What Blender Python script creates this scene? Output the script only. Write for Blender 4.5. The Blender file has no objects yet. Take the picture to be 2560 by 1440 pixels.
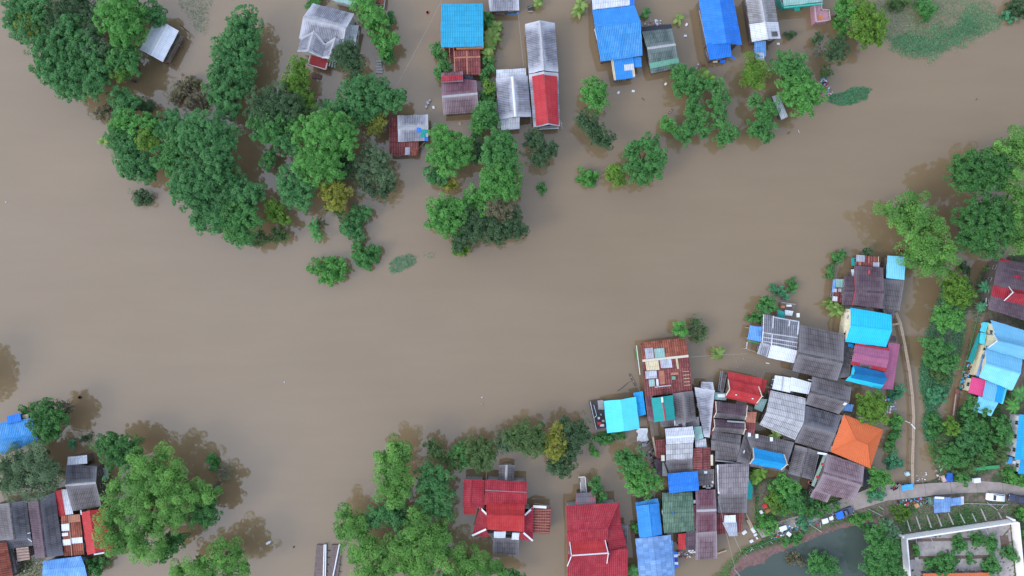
import bpy, math, random
import numpy as np
from mathutils import Vector

# ---------------------------------------------------------------- camera, sky, sun, exposure
C = bpy.context.scene.collection
SC = bpy.context.scene
H = 175.0                     # flying height of the drone above the flood
S = 0.1                       # metres per photo pixel at water level
cam = bpy.data.objects.new('camera', bpy.data.cameras.new('camera'))
C.objects.link(cam)
cam.location = (0, 0, H)
cam.rotation_euler = (0, 0, 0)
cam.data.sensor_fit = 'HORIZONTAL'
cam.data.sensor_width = 36.0
cam.data.lens = 36.0 * H / (2560 * S)
cam.data.clip_start = 1.0
cam.data.clip_end = 6000.0
SC.camera = cam

SUN_EL, SUN_AZ = math.radians(36), math.radians(245)   # azimuth clockwise from north (+Y)
W = bpy.data.worlds.new('World')
SC.world = W
W.use_nodes = True
wn, wl = W.node_tree.nodes, W.node_tree.links
wn.clear()
w_out = wn.new('ShaderNodeOutputWorld')
w_bg = wn.new('ShaderNodeBackground')
w_bg.inputs['Strength'].default_value = 0.10
sky = wn.new('ShaderNodeTexSky')
sky.sky_type = 'NISHITA'
sky.sun_disc = False
sky.sun_elevation = SUN_EL
sky.sun_rotation = SUN_AZ
sky.air_density = 1.0
sky.dust_density = 2.0
w_tc = wn.new('ShaderNodeTexCoord')
w_nz = wn.new('ShaderNodeTexNoise')
w_nz.inputs['Scale'].default_value = 2.1
w_nz.inputs['Detail'].default_value = 3.0
w_nz.inputs['Roughness'].default_value = 0.45
w_rp = wn.new('ShaderNodeValToRGB')
w_rp.color_ramp.elements[0].position = 0.36
w_rp.color_ramp.elements[0].color = (4.6, 5.6, 7.5, 1)
w_rp.color_ramp.elements[1].position = 1.0
w_rp.color_ramp.elements[1].color = (12.0, 13.6, 17.0, 1)
w_mx = wn.new('ShaderNodeMixRGB')
w_mx.inputs['Fac'].default_value = 0.86
# broad brightening of the cloud deck towards the west
w_sep = wn.new('ShaderNodeSeparateXYZ')
w_ma = wn.new('ShaderNodeMath'); w_ma.operation = 'MULTIPLY_ADD'
w_ma.inputs[1].default_value = -0.65
w_add = wn.new('ShaderNodeMath'); w_add.operation = 'ADD'
wl.new(w_tc.outputs['Generated'], w_nz.inputs['Vector'])
wl.new(w_tc.outputs['Generated'], w_sep.inputs[0])
wl.new(w_sep.outputs['X'], w_ma.inputs[0])
wl.new(w_nz.outputs['Fac'], w_ma.inputs[2])
wl.new(w_ma.outputs[0], w_rp.inputs['Fac'])
wl.new(sky.outputs['Color'], w_mx.inputs['Color1'])
wl.new(w_rp.outputs['Color'], w_mx.inputs['Color2'])
wl.new(w_mx.outputs['Color'], w_bg.inputs['Color'])
wl.new(w_bg.outputs['Background'], w_out.inputs['Surface'])

sun = bpy.data.objects.new('sun', bpy.data.lights.new('sun', 'SUN'))
C.objects.link(sun)
sun.data.energy = 0.85
sun.data.angle = math.radians(18)
sun.data.color = (1.0, 0.96, 0.90)
sd = Vector((math.sin(SUN_AZ) * math.cos(SUN_EL), math.cos(SUN_AZ) * math.cos(SUN_EL), math.sin(SUN_EL)))
sun.rotation_euler = sd.to_track_quat('Z', 'Y').to_euler()
sun.location = sd * 60 + Vector((0, 0, 40))

SC.view_settings.view_transform = 'Standard'
SC.view_settings.look = 'None'
SC.view_settings.exposure = 0.72
SC.view_settings.gamma = 1.0
SC.cycles.max_bounces = 6
SC.cycles.diffuse_bounces = 3
SC.cycles.glossy_bounces = 3
SC.cycles.transparent_max_bounces = 4

# ---------------------------------------------------------------- materials
MATS = {}
def _new(name):
    m = bpy.data.materials.new(name); m.use_nodes = True
    nt = m.node_tree; nt.nodes.clear()
    o = nt.nodes.new('ShaderNodeOutputMaterial')
    p = nt.nodes.new('ShaderNodeBsdfPrincipled')
    nt.links.new(p.outputs[0], o.inputs['Surface'])
    return m, nt.nodes, nt.links, p
def _c4(c): return (c[0], c[1], c[2], 1.0)
def _math(n, l, op, a, b=None, c=None):
    x = n.new('ShaderNodeMath'); x.operation = op
    for i, v in enumerate((a, b, c)):
        if v is None: continue
        if isinstance(v, (int, float)): x.inputs[i].default_value = v
        else: l.new(v, x.inputs[i])
    return x.outputs[0]
def _mix(n, l, f, a, b, blend='MIX'):
    x = n.new('ShaderNodeMixRGB'); x.blend_type = blend
    for i, v in zip(('Fac', 'Color1', 'Color2'), (f, a, b)):
        if isinstance(v, (int, float)): x.inputs[i].default_value = v
        elif isinstance(v, tuple): x.inputs[i].default_value = _c4(v)
        else: l.new(v, x.inputs[i])
    return x.outputs[0]
def _noise(n, l, vec, scale, detail=3, rough=0.55):
    x = n.new('ShaderNodeTexNoise'); x.inputs['Scale'].default_value = scale
    x.inputs['Detail'].default_value = detail; x.inputs['Roughness'].default_value = rough
    if vec is not None: l.new(vec, x.inputs['Vector'])
    return x.outputs['Fac']
def _ramp(n, l, f, lo, hi):
    x = n.new('ShaderNodeMapRange'); x.inputs['From Min'].default_value = lo; x.inputs['From Max'].default_value = hi
    l.new(f, x.inputs['Value']); return x.outputs['Result']

def plain(name, col, rough=0.7, var=0.25, scale=1.5, metal=0.0):
    """a painted or raw surface with mottling and some wear"""
    if name in MATS: return MATS[name]
    m, n, l, p = _new(name)
    g = n.new('ShaderNodeNewGeometry').outputs['Position']
    a = _noise(n, l, g, scale, 4, 0.6)
    k = _ramp(n, l, a, 0.25, 0.75)
    dk = tuple(c * (1 - var) for c in col); lt = tuple(min(1, c * (1 + var * .6)) for c in col)
    l.new(_mix(n, l, k, dk, lt), p.inputs['Base Color'])
    p.inputs['Roughness'].default_value = rough; p.inputs['Metallic'].default_value = metal
    p.inputs['Specular IOR Level'].default_value = 0.3
    MATS[name] = m; return m

def roofmat(name, col, alt, stripe=0.35, period=0.42, rowlen=1.3, row=0.25, sheet=0.18, stain=0.6, edge=0.0, edgecol=(.6, .6, .62), rough=0.6, nscale=0.35, stain_lo=0.42, stain_hi=0.68, dirt=0.0, bump=0.5):
    """Corrugated sheet.  UV 'm' is metres along eave / down the slope, UV 'n' runs 0..1 over the slope.
    alt = colour of moss, rust or bleaching in blotches streaked down the slope; edge = bleaching along ridge and verges"""
    if name in MATS: return MATS[name]
    m, n, l, p = _new(name)
    um = n.new('ShaderNodeUVMap'); um.uv_map = 'm'
    un = n.new('ShaderNodeUVMap'); un.uv_map = 'n'
    s = n.new('ShaderNodeSeparateXYZ'); l.new(um.outputs[0], s.inputs[0])
    s2 = n.new('ShaderNodeSeparateXYZ'); l.new(un.outputs[0], s2.inputs[0])
    u, v = s.outputs['X'], s.outputs['Y']
    pos = n.new('ShaderNodeNewGeometry').outputs['Position']
    # streaky blotches: noise on (u*1, v*0.35) offset by world position of the roof
    cb = n.new('ShaderNodeCombineXYZ'); l.new(u, cb.inputs[0]); l.new(_math(n, l, 'MULTIPLY', v, 0.45), cb.inputs[1])
    ob = n.new('ShaderNodeObjectInfo'); l.new(_math(n, l, 'MULTIPLY', ob.outputs['Random'], 37.0), cb.inputs[2])
    n1 = _noise(n, l, cb.outputs[0], nscale, 4, 0.62)
    n2 = _noise(n, l, cb.outputs[0], nscale * 5, 3, 0.6)
    f = _math(n, l, 'ADD', _math(n, l, 'MULTIPLY', n1, 0.7), _math(n, l, 'MULTIPLY', n2, 0.3))
    blot = _math(n, l, 'MULTIPLY', _ramp(n, l, f, stain_lo, stain_hi), stain)
    c = _mix(n, l, blot, tuple(col), tuple(alt))
    # single sheets differ a little
    wn_ = n.new('ShaderNodeTexWhiteNoise'); wn_.noise_dimensions = '3D'
    fl = n.new('ShaderNodeCombineXYZ')
    rowi = _math(n, l, 'FLOOR', _math(n, l, 'DIVIDE', v, rowlen))
    l.new(_math(n, l, 'FLOOR', _math(n, l, 'DIVIDE', _math(n, l, 'ADD', u, _math(n, l, 'MULTIPLY', rowi, 0.37)), 0.95)), fl.inputs[0])
    l.new(rowi, fl.inputs[1]); l.new(ob.outputs['Random'], fl.inputs[2])
    l.new(fl.outputs[0], wn_.inputs['Vector'])
    val = _math(n, l, 'MULTIPLY_ADD', wn_.outputs['Value'], 2 * sheet, 1 - sheet)
    # corrugation: dirt lies in the valleys
    sn = _math(n, l, 'SINE', _math(n, l, 'MULTIPLY', u, 2 * math.pi / period))
    st = _math(n, l, 'MULTIPLY_ADD', _math(n, l, 'MULTIPLY', sn, n2), stripe, 1.0)
    val = _math(n, l, 'MULTIPLY', val, st)
    # overlaps between the rows of sheets
    fr = _math(n, l, 'FRACT', _math(n, l, 'DIVIDE', v, rowlen))
    ln = _math(n, l, 'LESS_THAN', fr, 0.16)
    val = _math(n, l, 'MULTIPLY', val, _math(n, l, 'MULTIPLY_ADD', ln, -row, 1.0))
    vc = n.new('ShaderNodeCombineXYZ')
    for i in range(3): l.new(val, vc.inputs[i])
    c = _mix(n, l, 1.0, c, vc.outputs[0], 'MULTIPLY')
    if edge:
        a = _math(n, l, 'MINIMUM', s2.outputs['X'], _math(n, l, 'SUBTRACT', 1.0, s2.outputs['X']))
        b = _math(n, l, 'SUBTRACT', 1.0, s2.outputs['Y'])
        d = _math(n, l, 'MINIMUM', _math(n, l, 'MULTIPLY', a, 1.4), b)
        d = _math(n, l, 'ADD', d, _math(n, l, 'MULTIPLY_ADD', f, 0.5, -0.25))
        e = _math(n, l, 'MULTIPLY', _math(n, l, 'SUBTRACT', 1.0, _ramp(n, l, d, 0.0, 0.28)), edge)
        c = _mix(n, l, e, c, tuple(edgecol))
    if dirt:
        dn = _noise(n, l, pos, 0.9, 5, 0.7)
        c = _mix(n, l, _math(n, l, 'MULTIPLY', _ramp(n, l, dn, 0.55, 0.75), dirt), c, (0.09, 0.08, 0.075))
    l.new(c, p.inputs['Base Color'])
    p.inputs['Roughness'].default_value = rough
    p.inputs['Specular IOR Level'].default_value = 0.15
    bp = n.new('ShaderNodeBump'); bp.inputs['Strength'].default_value = bump; bp.inputs['Distance'].default_value = 0.05
    l.new(sn, bp.inputs['Height']); l.new(bp.outputs[0], p.inputs['Normal'])
    MATS[name] = m; return m

GREYW = (.50, .50, .54)
def R(k):
    """roof materials by everyday name"""
    t = {
     'asb_dark':  dict(col=(.068,.064,.074), alt=(.16,.15,.16), stripe=.5, row=.3, edge=.45, edgecol=(.26,.26,.29)),
     'asb_mid':   dict(col=(.098,.085,.088), alt=(.19,.168,.17), stripe=.55, row=.3, sheet=.11, edge=.5, edgecol=(.27,.25,.26)),
     'asb_pale':  dict(col=(.24,.24,.275), alt=(.12,.12,.14), stripe=.6, row=.12, stain=.75, edge=.9, edgecol=GREYW),
     'asb_white': dict(col=(.43,.42,.43), alt=(.22,.21,.22), stripe=.55, row=.35, edge=.25, edgecol=(.55,.54,.55)),
     'white':     dict(col=(.70,.72,.78), alt=(.55,.58,.66), stripe=.12, row=.1, sheet=.05, dirt=.12, rough=.45),
     'whitedirt': dict(col=(.58,.59,.63), alt=(.36,.36,.39), stripe=.4, row=.15, sheet=.10, dirt=.35),
     'cyan':      dict(col=(.026,.50,.72), alt=(.045,.54,.74), stripe=.22, row=.05, sheet=.03, stain=.5, dirt=.05, rough=.4),
     'aqua':      dict(col=(.10,.62,.76), alt=(.13,.64,.78), stripe=.10, row=.04, sheet=.03, stain=.5, rough=.4),
     'turq':      dict(col=(.025,.29,.47), alt=(.04,.34,.52), stripe=.35, row=.12, sheet=.06, stain=.6, dirt=.06, rough=.45),
     'paleaqua':  dict(col=(.20,.58,.74), alt=(.26,.64,.78), stripe=.12, row=.05, sheet=.04, rough=.5),
     'blue':      dict(col=(.022,.165,.60), alt=(.05,.23,.66), stripe=.24, row=.08, sheet=.08, stain=.8, dirt=.12, rough=.42),
     'bluelight': dict(col=(.036,.225,.60), alt=(.065,.28,.65), stripe=.2, row=.05, sheet=.06, stain=.7, dirt=.12, rough=.45),
     'bluerib':   dict(col=(.038,.225,.54), alt=(.13,.34,.62), stripe=.55, row=.08, sheet=.10, stain=.7, dirt=.10, rough=.5),
     'bluepatch': dict(col=(.135,.26,.50), alt=(.25,.38,.60), stripe=.15, row=.12, sheet=.17, stain=.9, dirt=.55, rough=.6),
     'bluegrey':  dict(col=(.11,.30,.66), alt=(.26,.45,.74), stripe=.4, row=.1, sheet=.12, stain=.7, dirt=.35, rough=.55),
     'skyblue':   dict(col=(.15,.42,.62), alt=(.20,.47,.66), stripe=.13, row=.05, sheet=.03, stain=.5, rough=.5),
     'deepblue':  dict(col=(.012,.16,.37), alt=(.02,.22,.46), stripe=.3, row=.1, sheet=.05, rough=.4),
     'azure':     dict(col=(.018,.28,.60), alt=(.03,.34,.66), stripe=.2, row=.1, sheet=.05, rough=.4),
     'red':       dict(col=(.40,.034,.042), alt=(.52,.06,.065), stripe=.3, row=.12, sheet=.07, stain=.6, dirt=.10, rough=.55),
     'redtile':   dict(col=(.285,.024,.036), alt=(.38,.05,.062), stripe=.4, period=.5, row=.2, rowlen=.7, sheet=.10, stain=.9, dirt=.25, rough=.6),
     'redpaint':  dict(col=(.41,.032,.034), alt=(.48,.055,.058), stripe=.2, row=.1, sheet=.07, stain=.8, dirt=.15, rough=.5),
     'maroon':    dict(col=(.125,.050,.066), alt=(.22,.125,.145), stripe=.5, row=.2, edge=.4, edgecol=(.36,.27,.29)),
     'maroonpale':dict(col=(.145,.088,.10), alt=(.28,.215,.23), stripe=.6, row=.25, sheet=.12, edge=.5, edgecol=(.40,.34,.36)),
     'maroondark':dict(col=(.085,.055,.068), alt=(.15,.105,.12), stripe=.4, row=.2, edge=.4, edgecol=(.22,.17,.18)),
     'rust':      dict(col=(.20,.058,.040), alt=(.34,.12,.075), stripe=.5, row=.15, sheet=.25, stain=.75, period=.55, dirt=.25, rough=.85),
     'rustdark':  dict(col=(.155,.042,.042), alt=(.26,.10,.09), stripe=.55, row=.25, sheet=.22, stain=.7, period=.6, dirt=.2, rough=.85),
     'orange':    dict(col=(.58,.135,.048), alt=(.63,.16,.058), stripe=.1, row=.12, rowlen=.6, sheet=.04, stain=.5, rough=.6),
     'greengrey': dict(col=(.075,.105,.098), alt=(.17,.20,.19), stripe=.55, row=.2, edge=.4, edgecol=(.26,.29,.28)),
     'mossgreen': dict(col=(.072,.125,.088), alt=(.21,.31,.22), stripe=.6, row=.2, stain=.8),
     'teal':      dict(col=(.022,.28,.26), alt=(.035,.33,.30), stripe=.1, row=.05, sheet=.04, rough=.5),
     'tealpale':  dict(col=(.25,.42,.38), alt=(.38,.48,.46), stripe=.2, row=.1, sheet=.1, dirt=.2),
     'magenta':   dict(col=(.34,.105,.185), alt=(.40,.145,.23), stripe=.15, row=.1, sheet=.05, rough=.55),
     'pink':      dict(col=(.66,.07,.20), alt=(.70,.10,.24), stripe=.08, row=.05, sheet=.04, rough=.5),
     'cream':     dict(col=(.60,.52,.34), alt=(.42,.30,.18), stripe=.35, row=.1, sheet=.1, stain=.6, dirt=.3),
     'tin':       dict(col=(.42,.45,.52), alt=(.27,.20,.18), stripe=.3, row=.1, sheet=.2, stain=.6, dirt=.25, rough=.45),
     'tan':       dict(col=(.40,.17,.11), alt=(.30,.10,.07), stripe=.2, row=.1, sheet=.1, dirt=.2),
     'concrete':  dict(col=(.27,.26,.25), alt=(.17,.165,.16), stripe=.0, row=.0, sheet=.04, stain=.8, dirt=.35, bump=0),
    }[k]
    return roofmat('roof_' + k, **t)

def leafmat(name, dark, light, trans=0.45, gloss=0.3):
    if name in MATS: return MATS[name]
    m, n, l, p = _new(name)
    a = n.new('ShaderNodeAttribute'); a.attribute_name = 'tint'
    c = _mix(n, l, a.outputs['Fac'], tuple(dark), tuple(light))
    l.new(c, p.inputs['Base Color'])
    p.inputs['Roughness'].default_value = 0.55
    p.inputs['Specular IOR Level'].default_value = gloss
    tr = n.new('ShaderNodeBsdfTranslucent'); l.new(c, tr.inputs['Color'])
    mx = n.new('ShaderNodeMixShader'); mx.inputs[0].default_value = trans
    l.new(p.outputs[0], mx.inputs[1]); l.new(tr.outputs[0], mx.inputs[2])
    o = [x for x in n if x.type == 'OUTPUT_MATERIAL'][0]
    l.new(mx.outputs[0], o.inputs['Surface'])
    MATS[name] = m; return m
LEAF = {
 'teal': ((0.072, 0.215, 0.076), (0.157, 0.403, 0.128)),
 'green': ((0.086, 0.270, 0.056), (0.206, 0.518, 0.121)),
 'mid': ((0.071, 0.230, 0.061), (0.161, 0.415, 0.115)),
 'lime': ((0.108, 0.223, 0.031), (0.249, 0.446, 0.070)),
 'yellow': ((0.239, 0.272, 0.044), (0.463, 0.472, 0.086)),
 'olive': ((0.090, 0.169, 0.058), (0.192, 0.300, 0.098)),
 'dark': ((0.063, 0.130, 0.060), (0.136, 0.234, 0.100)),
 'dull': ((0.099, 0.172, 0.083), (0.224, 0.334, 0.170)),
 'brown': ((0.170, 0.155, 0.080), (0.330, 0.300, 0.180)),
 'bamboo': ((0.083, 0.222, 0.053), (0.285, 0.566, 0.124)),
 'forest': ((0.055, 0.177, 0.048), (0.131, 0.342, 0.089)),
 'weed': ((0.088, 0.299, 0.143), (0.165, 0.460, 0.231)),
 'grass': ((0.150, 0.310, 0.150), (0.340, 0.540, 0.300)),
 'banana': ((0.130, 0.240, 0.045), (0.360, 0.500, 0.140)),
}
def L(k): return leafmat('leaves_' + k, *LEAF[k])
BARK = plain('bark', (.10, .085, .07), .9, .4, 3)
TWIG = plain('pale_twig', (.24, .20, .18), .9, .3, 3)
WOOD = plain('weathered_wood', (.19, .145, .115), .85, .35, 2.5)
PALEWOOD = plain('pale_wood', (.42, .31, .22), .8, .3, 2.5)
WALLWOOD = plain('wall_timber', (.13, .105, .09), .85, .35, 2.0)
WALLGREY = plain('wall_render', (.34, .34, .33), .85, .25, 1.0)
WALLWHITE = plain('wall_whitewash', (.66, .66, .64), .8, .15, 1.0)
WALLCREAM = plain('wall_cream', (.68, .60, .40), .8, .15, 1.0)
WALLORANGE = plain('wall_orange_wood', (.36, .13, .06), .7, .3, 2.0)
WALLTEAL = plain('wall_teal', (.06, .34, .28), .7, .2, 1.0)
CONC = plain('concrete', (.38, .355, .335), .9, .22, 1.2)
WHITE = plain('white_paint', (.72, .73, .75), .5, .12, 2)
CREAMTRIM = plain('cream_trim', (.62, .56, .44), .6, .15, 2)
PALETRIM = plain('pale_trim', (.38, .37, .38), .7, .2, 2)
REDTRIM = plain('red_trim', (.38, .05, .06), .6, .2, 2)
GLASS = plain('dark_window_glass', (.02, .025, .03), .12, .1, 2)
BLACK = plain('black_rubber', (.018, .018, .02), .7, .2, 3)
CLOTH_AND_SHADE = plain('dark_tarp_and_shade', (.03, .032, .045), .7, .3, 2)  # black tarpaulin cloth, also the painted shadow strip behind the green-grey house
BLUEP = plain('blue_plastic', (.03, .17, .70), .45, .15, 2)
SKYP = plain('light_blue_plastic', (.08, .38, .78), .45, .15, 2)
REDP = plain('red_plastic', (.55, .05, .05), .45, .2, 2)
TEALP = plain('teal_net', (.02, .36, .33), .6, .2, 2)
WHITEP = plain('white_plastic', (.70, .70, .72), .5, .15, 2)
METAL = plain('grey_metal', (.35, .36, .38), .4, .2, 2, 0.6)
WIRE = plain('pale_cable', (.36, .33, .31), .6, .1, 2)
GREENP = plain('green_paint', (.05, .30, .11), .6, .2, 2)
SOIL = plain('brown_soil', (.15, .105, .085), .95, .35, 1.5)

# ---------------------------------------------------------------- mesh and object helpers
def P(x, y, z=0.0):
    """photo pixel + height above the flood -> world point"""
    k = S * (H - z) / H
    return Vector(((x - 1280) * k, (720 - y) * k, z))
def world_of(o):
    v = Vector((0, 0, 0))
    while o is not None:
        v += o.location; o = o.parent
    return v
class MB:
    def __init__(s): s.v = []; s.f = []; s.uv = []; s.un = []; s.mi = []
    def add(s, verts, faces, mi=0, uv=None, un=None):
        o = len(s.v); s.v += [tuple(x) for x in verts]
        for i, f in enumerate(faces):
            s.f.append(tuple(o + j for j in f)); s.mi.append(mi)
            s.uv.append(uv[i] if uv else [(verts[j][0], verts[j][1]) for j in f])
            s.un.append(un[i] if un else [(.5, .5)] * len(f))
    def box(s, c, d, rz=0, mi=0):
        x, y, z = d[0] / 2, d[1] / 2, d[2] / 2; co, si = math.cos(rz), math.sin(rz)
        vs = [(c[0] + a * x * co - b * y * si, c[1] + a * x * si + b * y * co, c[2] + e * z) for a in (-1, 1) for b in (-1, 1) for e in (-1, 1)]
        s.add(vs, [(0, 1, 3, 2), (4, 6, 7, 5), (0, 4, 5, 1), (2, 3, 7, 6), (0, 2, 6, 4), (1, 5, 7, 3)], mi)
    def tube(s, pts, rad, n=6, mi=0, cap=True):
        pts = [Vector(p) for p in pts]
        if not isinstance(rad, (list, tuple)): rad = [rad] * len(pts)
        vs = []
        for i, p in enumerate(pts):
            d = (pts[min(i + 1, len(pts) - 1)] - pts[max(i - 1, 0)])
            d = d.normalized() if d.length > 1e-6 else Vector((0, 0, 1))
            a = d.orthogonal().normalized() if abs(d.z) > .99 else d.cross(Vector((0, 0, 1))).normalized()
            b = d.cross(a)
            for k in range(n):
                t = 2 * math.pi * k / n
                vs.append(p + (a * math.cos(t) + b * math.sin(t)) * rad[i])
        fs = [(i * n + k, i * n + (k + 1) % n, (i + 1) * n + (k + 1) % n, (i + 1) * n + k) for i in range(len(pts) - 1) for k in range(n)]
        if cap: fs += [tuple(range(n))[::-1], tuple((len(pts) - 1) * n + k for k in range(n))]
        s.add(vs, fs, mi)
    def prism(s, poly, z0, z1, mi=0):
        """poly: list of (x,y) or (x,y,z offset)"""
        n = len(poly)
        vs = [(p[0], p[1], z0) for p in poly] + [(p[0], p[1], z1) for p in poly]
        s.add(vs, [tuple(range(n))[::-1], tuple(range(n, 2 * n))] + [(i, (i + 1) % n, n + (i + 1) % n, n + i) for i in range(n)], mi)
    def beam(s, a, b, w, h, mi=0):
        a, b = Vector(a), Vector(b); d = b - a
        side = Vector((-d.y, d.x, 0)); side = side.normalized() * w / 2 if side.length > 1e-6 else Vector((w / 2, 0, 0))
        up = Vector((0, 0, h / 2)) if abs(d.normalized().z) < .9 else Vector((0, h / 2, 0))
        vs = [q + side * i + up * j for q in (a, b) for i in (-1, 1) for j in (-1, 1)]
        s.add(vs, [(0, 1, 3, 2), (4, 6, 7, 5), (0, 4, 5, 1), (2, 3, 7, 6), (0, 2, 6, 4), (1, 5, 7, 3)], mi)
    def panel(s, q, nu=None, nv=None, th=0.07, jit=0.03, mi=0, sag=0.0, rnd=None, vflip=False):
        """a roof slope from corner points q = [a, b, c, d]; a-b is the eave, d-c the ridge side"""
        a, b, c, d = [Vector(x) for x in q]
        Lu = ((b - a).length + (c - d).length) / 2; Lv = ((d - a).length + (c - b).length) / 2
        nu = nu or max(2, min(14, int(Lu / 1.0))); nv = nv or max(2, min(10, int(Lv / 1.3)))
        nrm = (b - a).cross(d - a)
        if nrm.length < 1e-6: nrm = Vector((0, 0, 1))
        nrm.normalize()
        if nrm.z < 0: nrm = -nrm
        r = rnd or random
        top = []
        for j in range(nv + 1):
            t = j / nv
            for i in range(nu + 1):
                u = i / nu
                p = a.lerp(b, u).lerp(d.lerp(c, u), t)
                e = (i in (0, nu)) or (j == 0)
                p = p + nrm * (r.gauss(0, jit * .6) - sag * 4 * t * (1 - t) * Lv)
                if e and jit: p = p + Vector((r.gauss(0, jit), r.gauss(0, jit), 0))
                top.append(p)
        W_ = nu + 1
        def uvs(i, j): return (i / nu * Lu, (1 - j / nv) * Lv)
        def uns(i, j): return (i / nu, j / nv)
        faces, uv, un = [], [], []
        flip = ((b - a).cross(d - a)).z < 0
        for j in range(nv):
            for i in range(nu):
                ij = [(i, j), (i + 1, j), (i + 1, j + 1), (i, j + 1)]
                if flip: ij = ij[::-1]
                faces.append(tuple(y * W_ + x for x, y in ij)); uv.append([uvs(*k) for k in ij]); un.append([uns(*k) for k in ij])
        N = len(top)
        bot = [p - nrm * th for p in top]
        for f in list(faces): faces.append(tuple(N + k for k in f[::-1])); uv.append([(0, 0)] * 4); un.append([(.5, .5)] * 4)
        rim = [(i, 0) for i in range(nu)] + [(nu, j) for j in range(nv)] + [(i, nv) for i in range(nu, 0, -1)] + [(0, j) for j in range(nv, 0, -1)]
        for k in range(len(rim)):
            p, q_ = rim[k], rim[(k + 1) % len(rim)]
            i0, i1 = p[1] * W_ + p[0], q_[1] * W_ + q_[0]
            f = (i0, N + i0, N + i1, i1)
            if flip: f = f[::-1]
            faces.append(f); uv.append([uvs(*p)] * 4); un.append([(.5, .5)] * 4)
        s.add(top + bot, faces, mi, uv, un)
    def build(s, name, mats, parent=None, smooth=False):
        me = bpy.data.meshes.new(name)
        off = world_of(parent) if parent else Vector((0, 0, 0))
        me.from_pydata([(x - off.x, y - off.y, z - off.z) for x, y, z in s.v], [], s.f)
        for m in (mats if isinstance(mats, (list, tuple)) else [mats]): me.materials.append(m)
        me.polygons.foreach_set('material_index', s.mi)
        for nm, dat in (('m', s.uv), ('n', s.un)):
            l_ = me.uv_layers.new(name=nm)
            l_.data.foreach_set('uv', [c for f in dat for p in f for c in p[:2]])
        if smooth: me.polygons.foreach_set('use_smooth', [True] * len(me.polygons))
        me.update()
        o = bpy.data.objects.new(name, me); C.objects.link(o); o.parent = parent
        return o
def tag(o, label=None, cat=None, group=None, kind=None):
    if label: o['label'] = label
    if cat: o['category'] = cat
    if group: o['group'] = group
    if kind: o['kind'] = kind
    return o
def empty(name, loc, label, cat, group=None):
    o = bpy.data.objects.new(name, None); C.objects.link(o); o.location = loc; o.empty_display_size = .5
    return tag(o, label, cat, group)
def rebase(o):
    """give a top-level mesh an origin at the middle of its base"""
    n = len(o.data.vertices); a = np.empty(n * 3, np.float32); o.data.vertices.foreach_get('co', a); a = a.reshape(-1, 3)
    b = np.array([(a[:, 0].min() + a[:, 0].max()) / 2, (a[:, 1].min() + a[:, 1].max()) / 2, a[:, 2].min()], np.float32)
    o.data.vertices.foreach_set('co', (a - b).ravel()); o.location = [float(q) for q in b]; o.data.update()
    return o
def solo(mb, name, mat, label, cat, group=None, kind=None, smooth=False):
    return tag(rebase(mb.build(name, mat, None, smooth)), label, cat, group, kind)

# ---------------------------------------------------------------- water and land
def water_mat(name, col, col2, ior, rough, bump, blotch=0.035):
    m, n, l, p = _new(name)
    g = n.new('ShaderNodeNewGeometry').outputs['Position']
    mp = n.new('ShaderNodeMapping'); mp.inputs['Rotation'].default_value = (0, 0, math.radians(32)); mp.inputs['Scale'].default_value = (.5, 1.3, 1)
    l.new(g, mp.inputs['Vector'])
    a = _noise(n, l, mp.outputs[0], blotch, 5, 0.6)
    m2 = n.new('ShaderNodeMapping'); m2.inputs['Rotation'].default_value = (0, 0, math.radians(28)); m2.inputs['Scale'].default_value = (.25, 1.8, 1)
    l.new(g, m2.inputs['Vector'])
    b = _noise(n, l, m2.outputs[0], .09, 6, .65)
    ff = _math(n, l, 'ADD', _math(n, l, 'MULTIPLY', a, .55), _math(n, l, 'MULTIPLY', b, .45))
    l.new(_mix(n, l, _ramp(n, l, ff, .32, .68), col, col2), p.inputs['Base Color'])
    p.inputs['IOR'].default_value = ior
    p.inputs['Roughness'].default_value = rough
    b1 = n.new('ShaderNodeTexNoise'); b1.inputs['Scale'].default_value = 1.1; b1.inputs['Detail'].default_value = 4
    l.new(mp.outputs[0], b1.inputs['Vector'])
    bp = n.new('ShaderNodeBump'); bp.inputs['Strength'].default_value = bump; bp.inputs['Distance'].default_value = 0.05
    l.new(b1.outputs['Fac'], bp.inputs['Height']); l.new(bp.outputs[0], p.inputs['Normal'])
    return m
WATER = water_mat('muddy_flood_water', (.192, .131, .072), (.222, .154, .088), 1.67, .05, .06)
mb = MB(); q = 3000
mb.add([(-q, -q, 0), (q, -q, 0), (q, q, 0), (-q, q, 0)], [(0, 1, 2, 3)])
tag(mb.build('water', WATER), 'wide sheet of muddy brown flood water', 'water', kind='structure')

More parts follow.
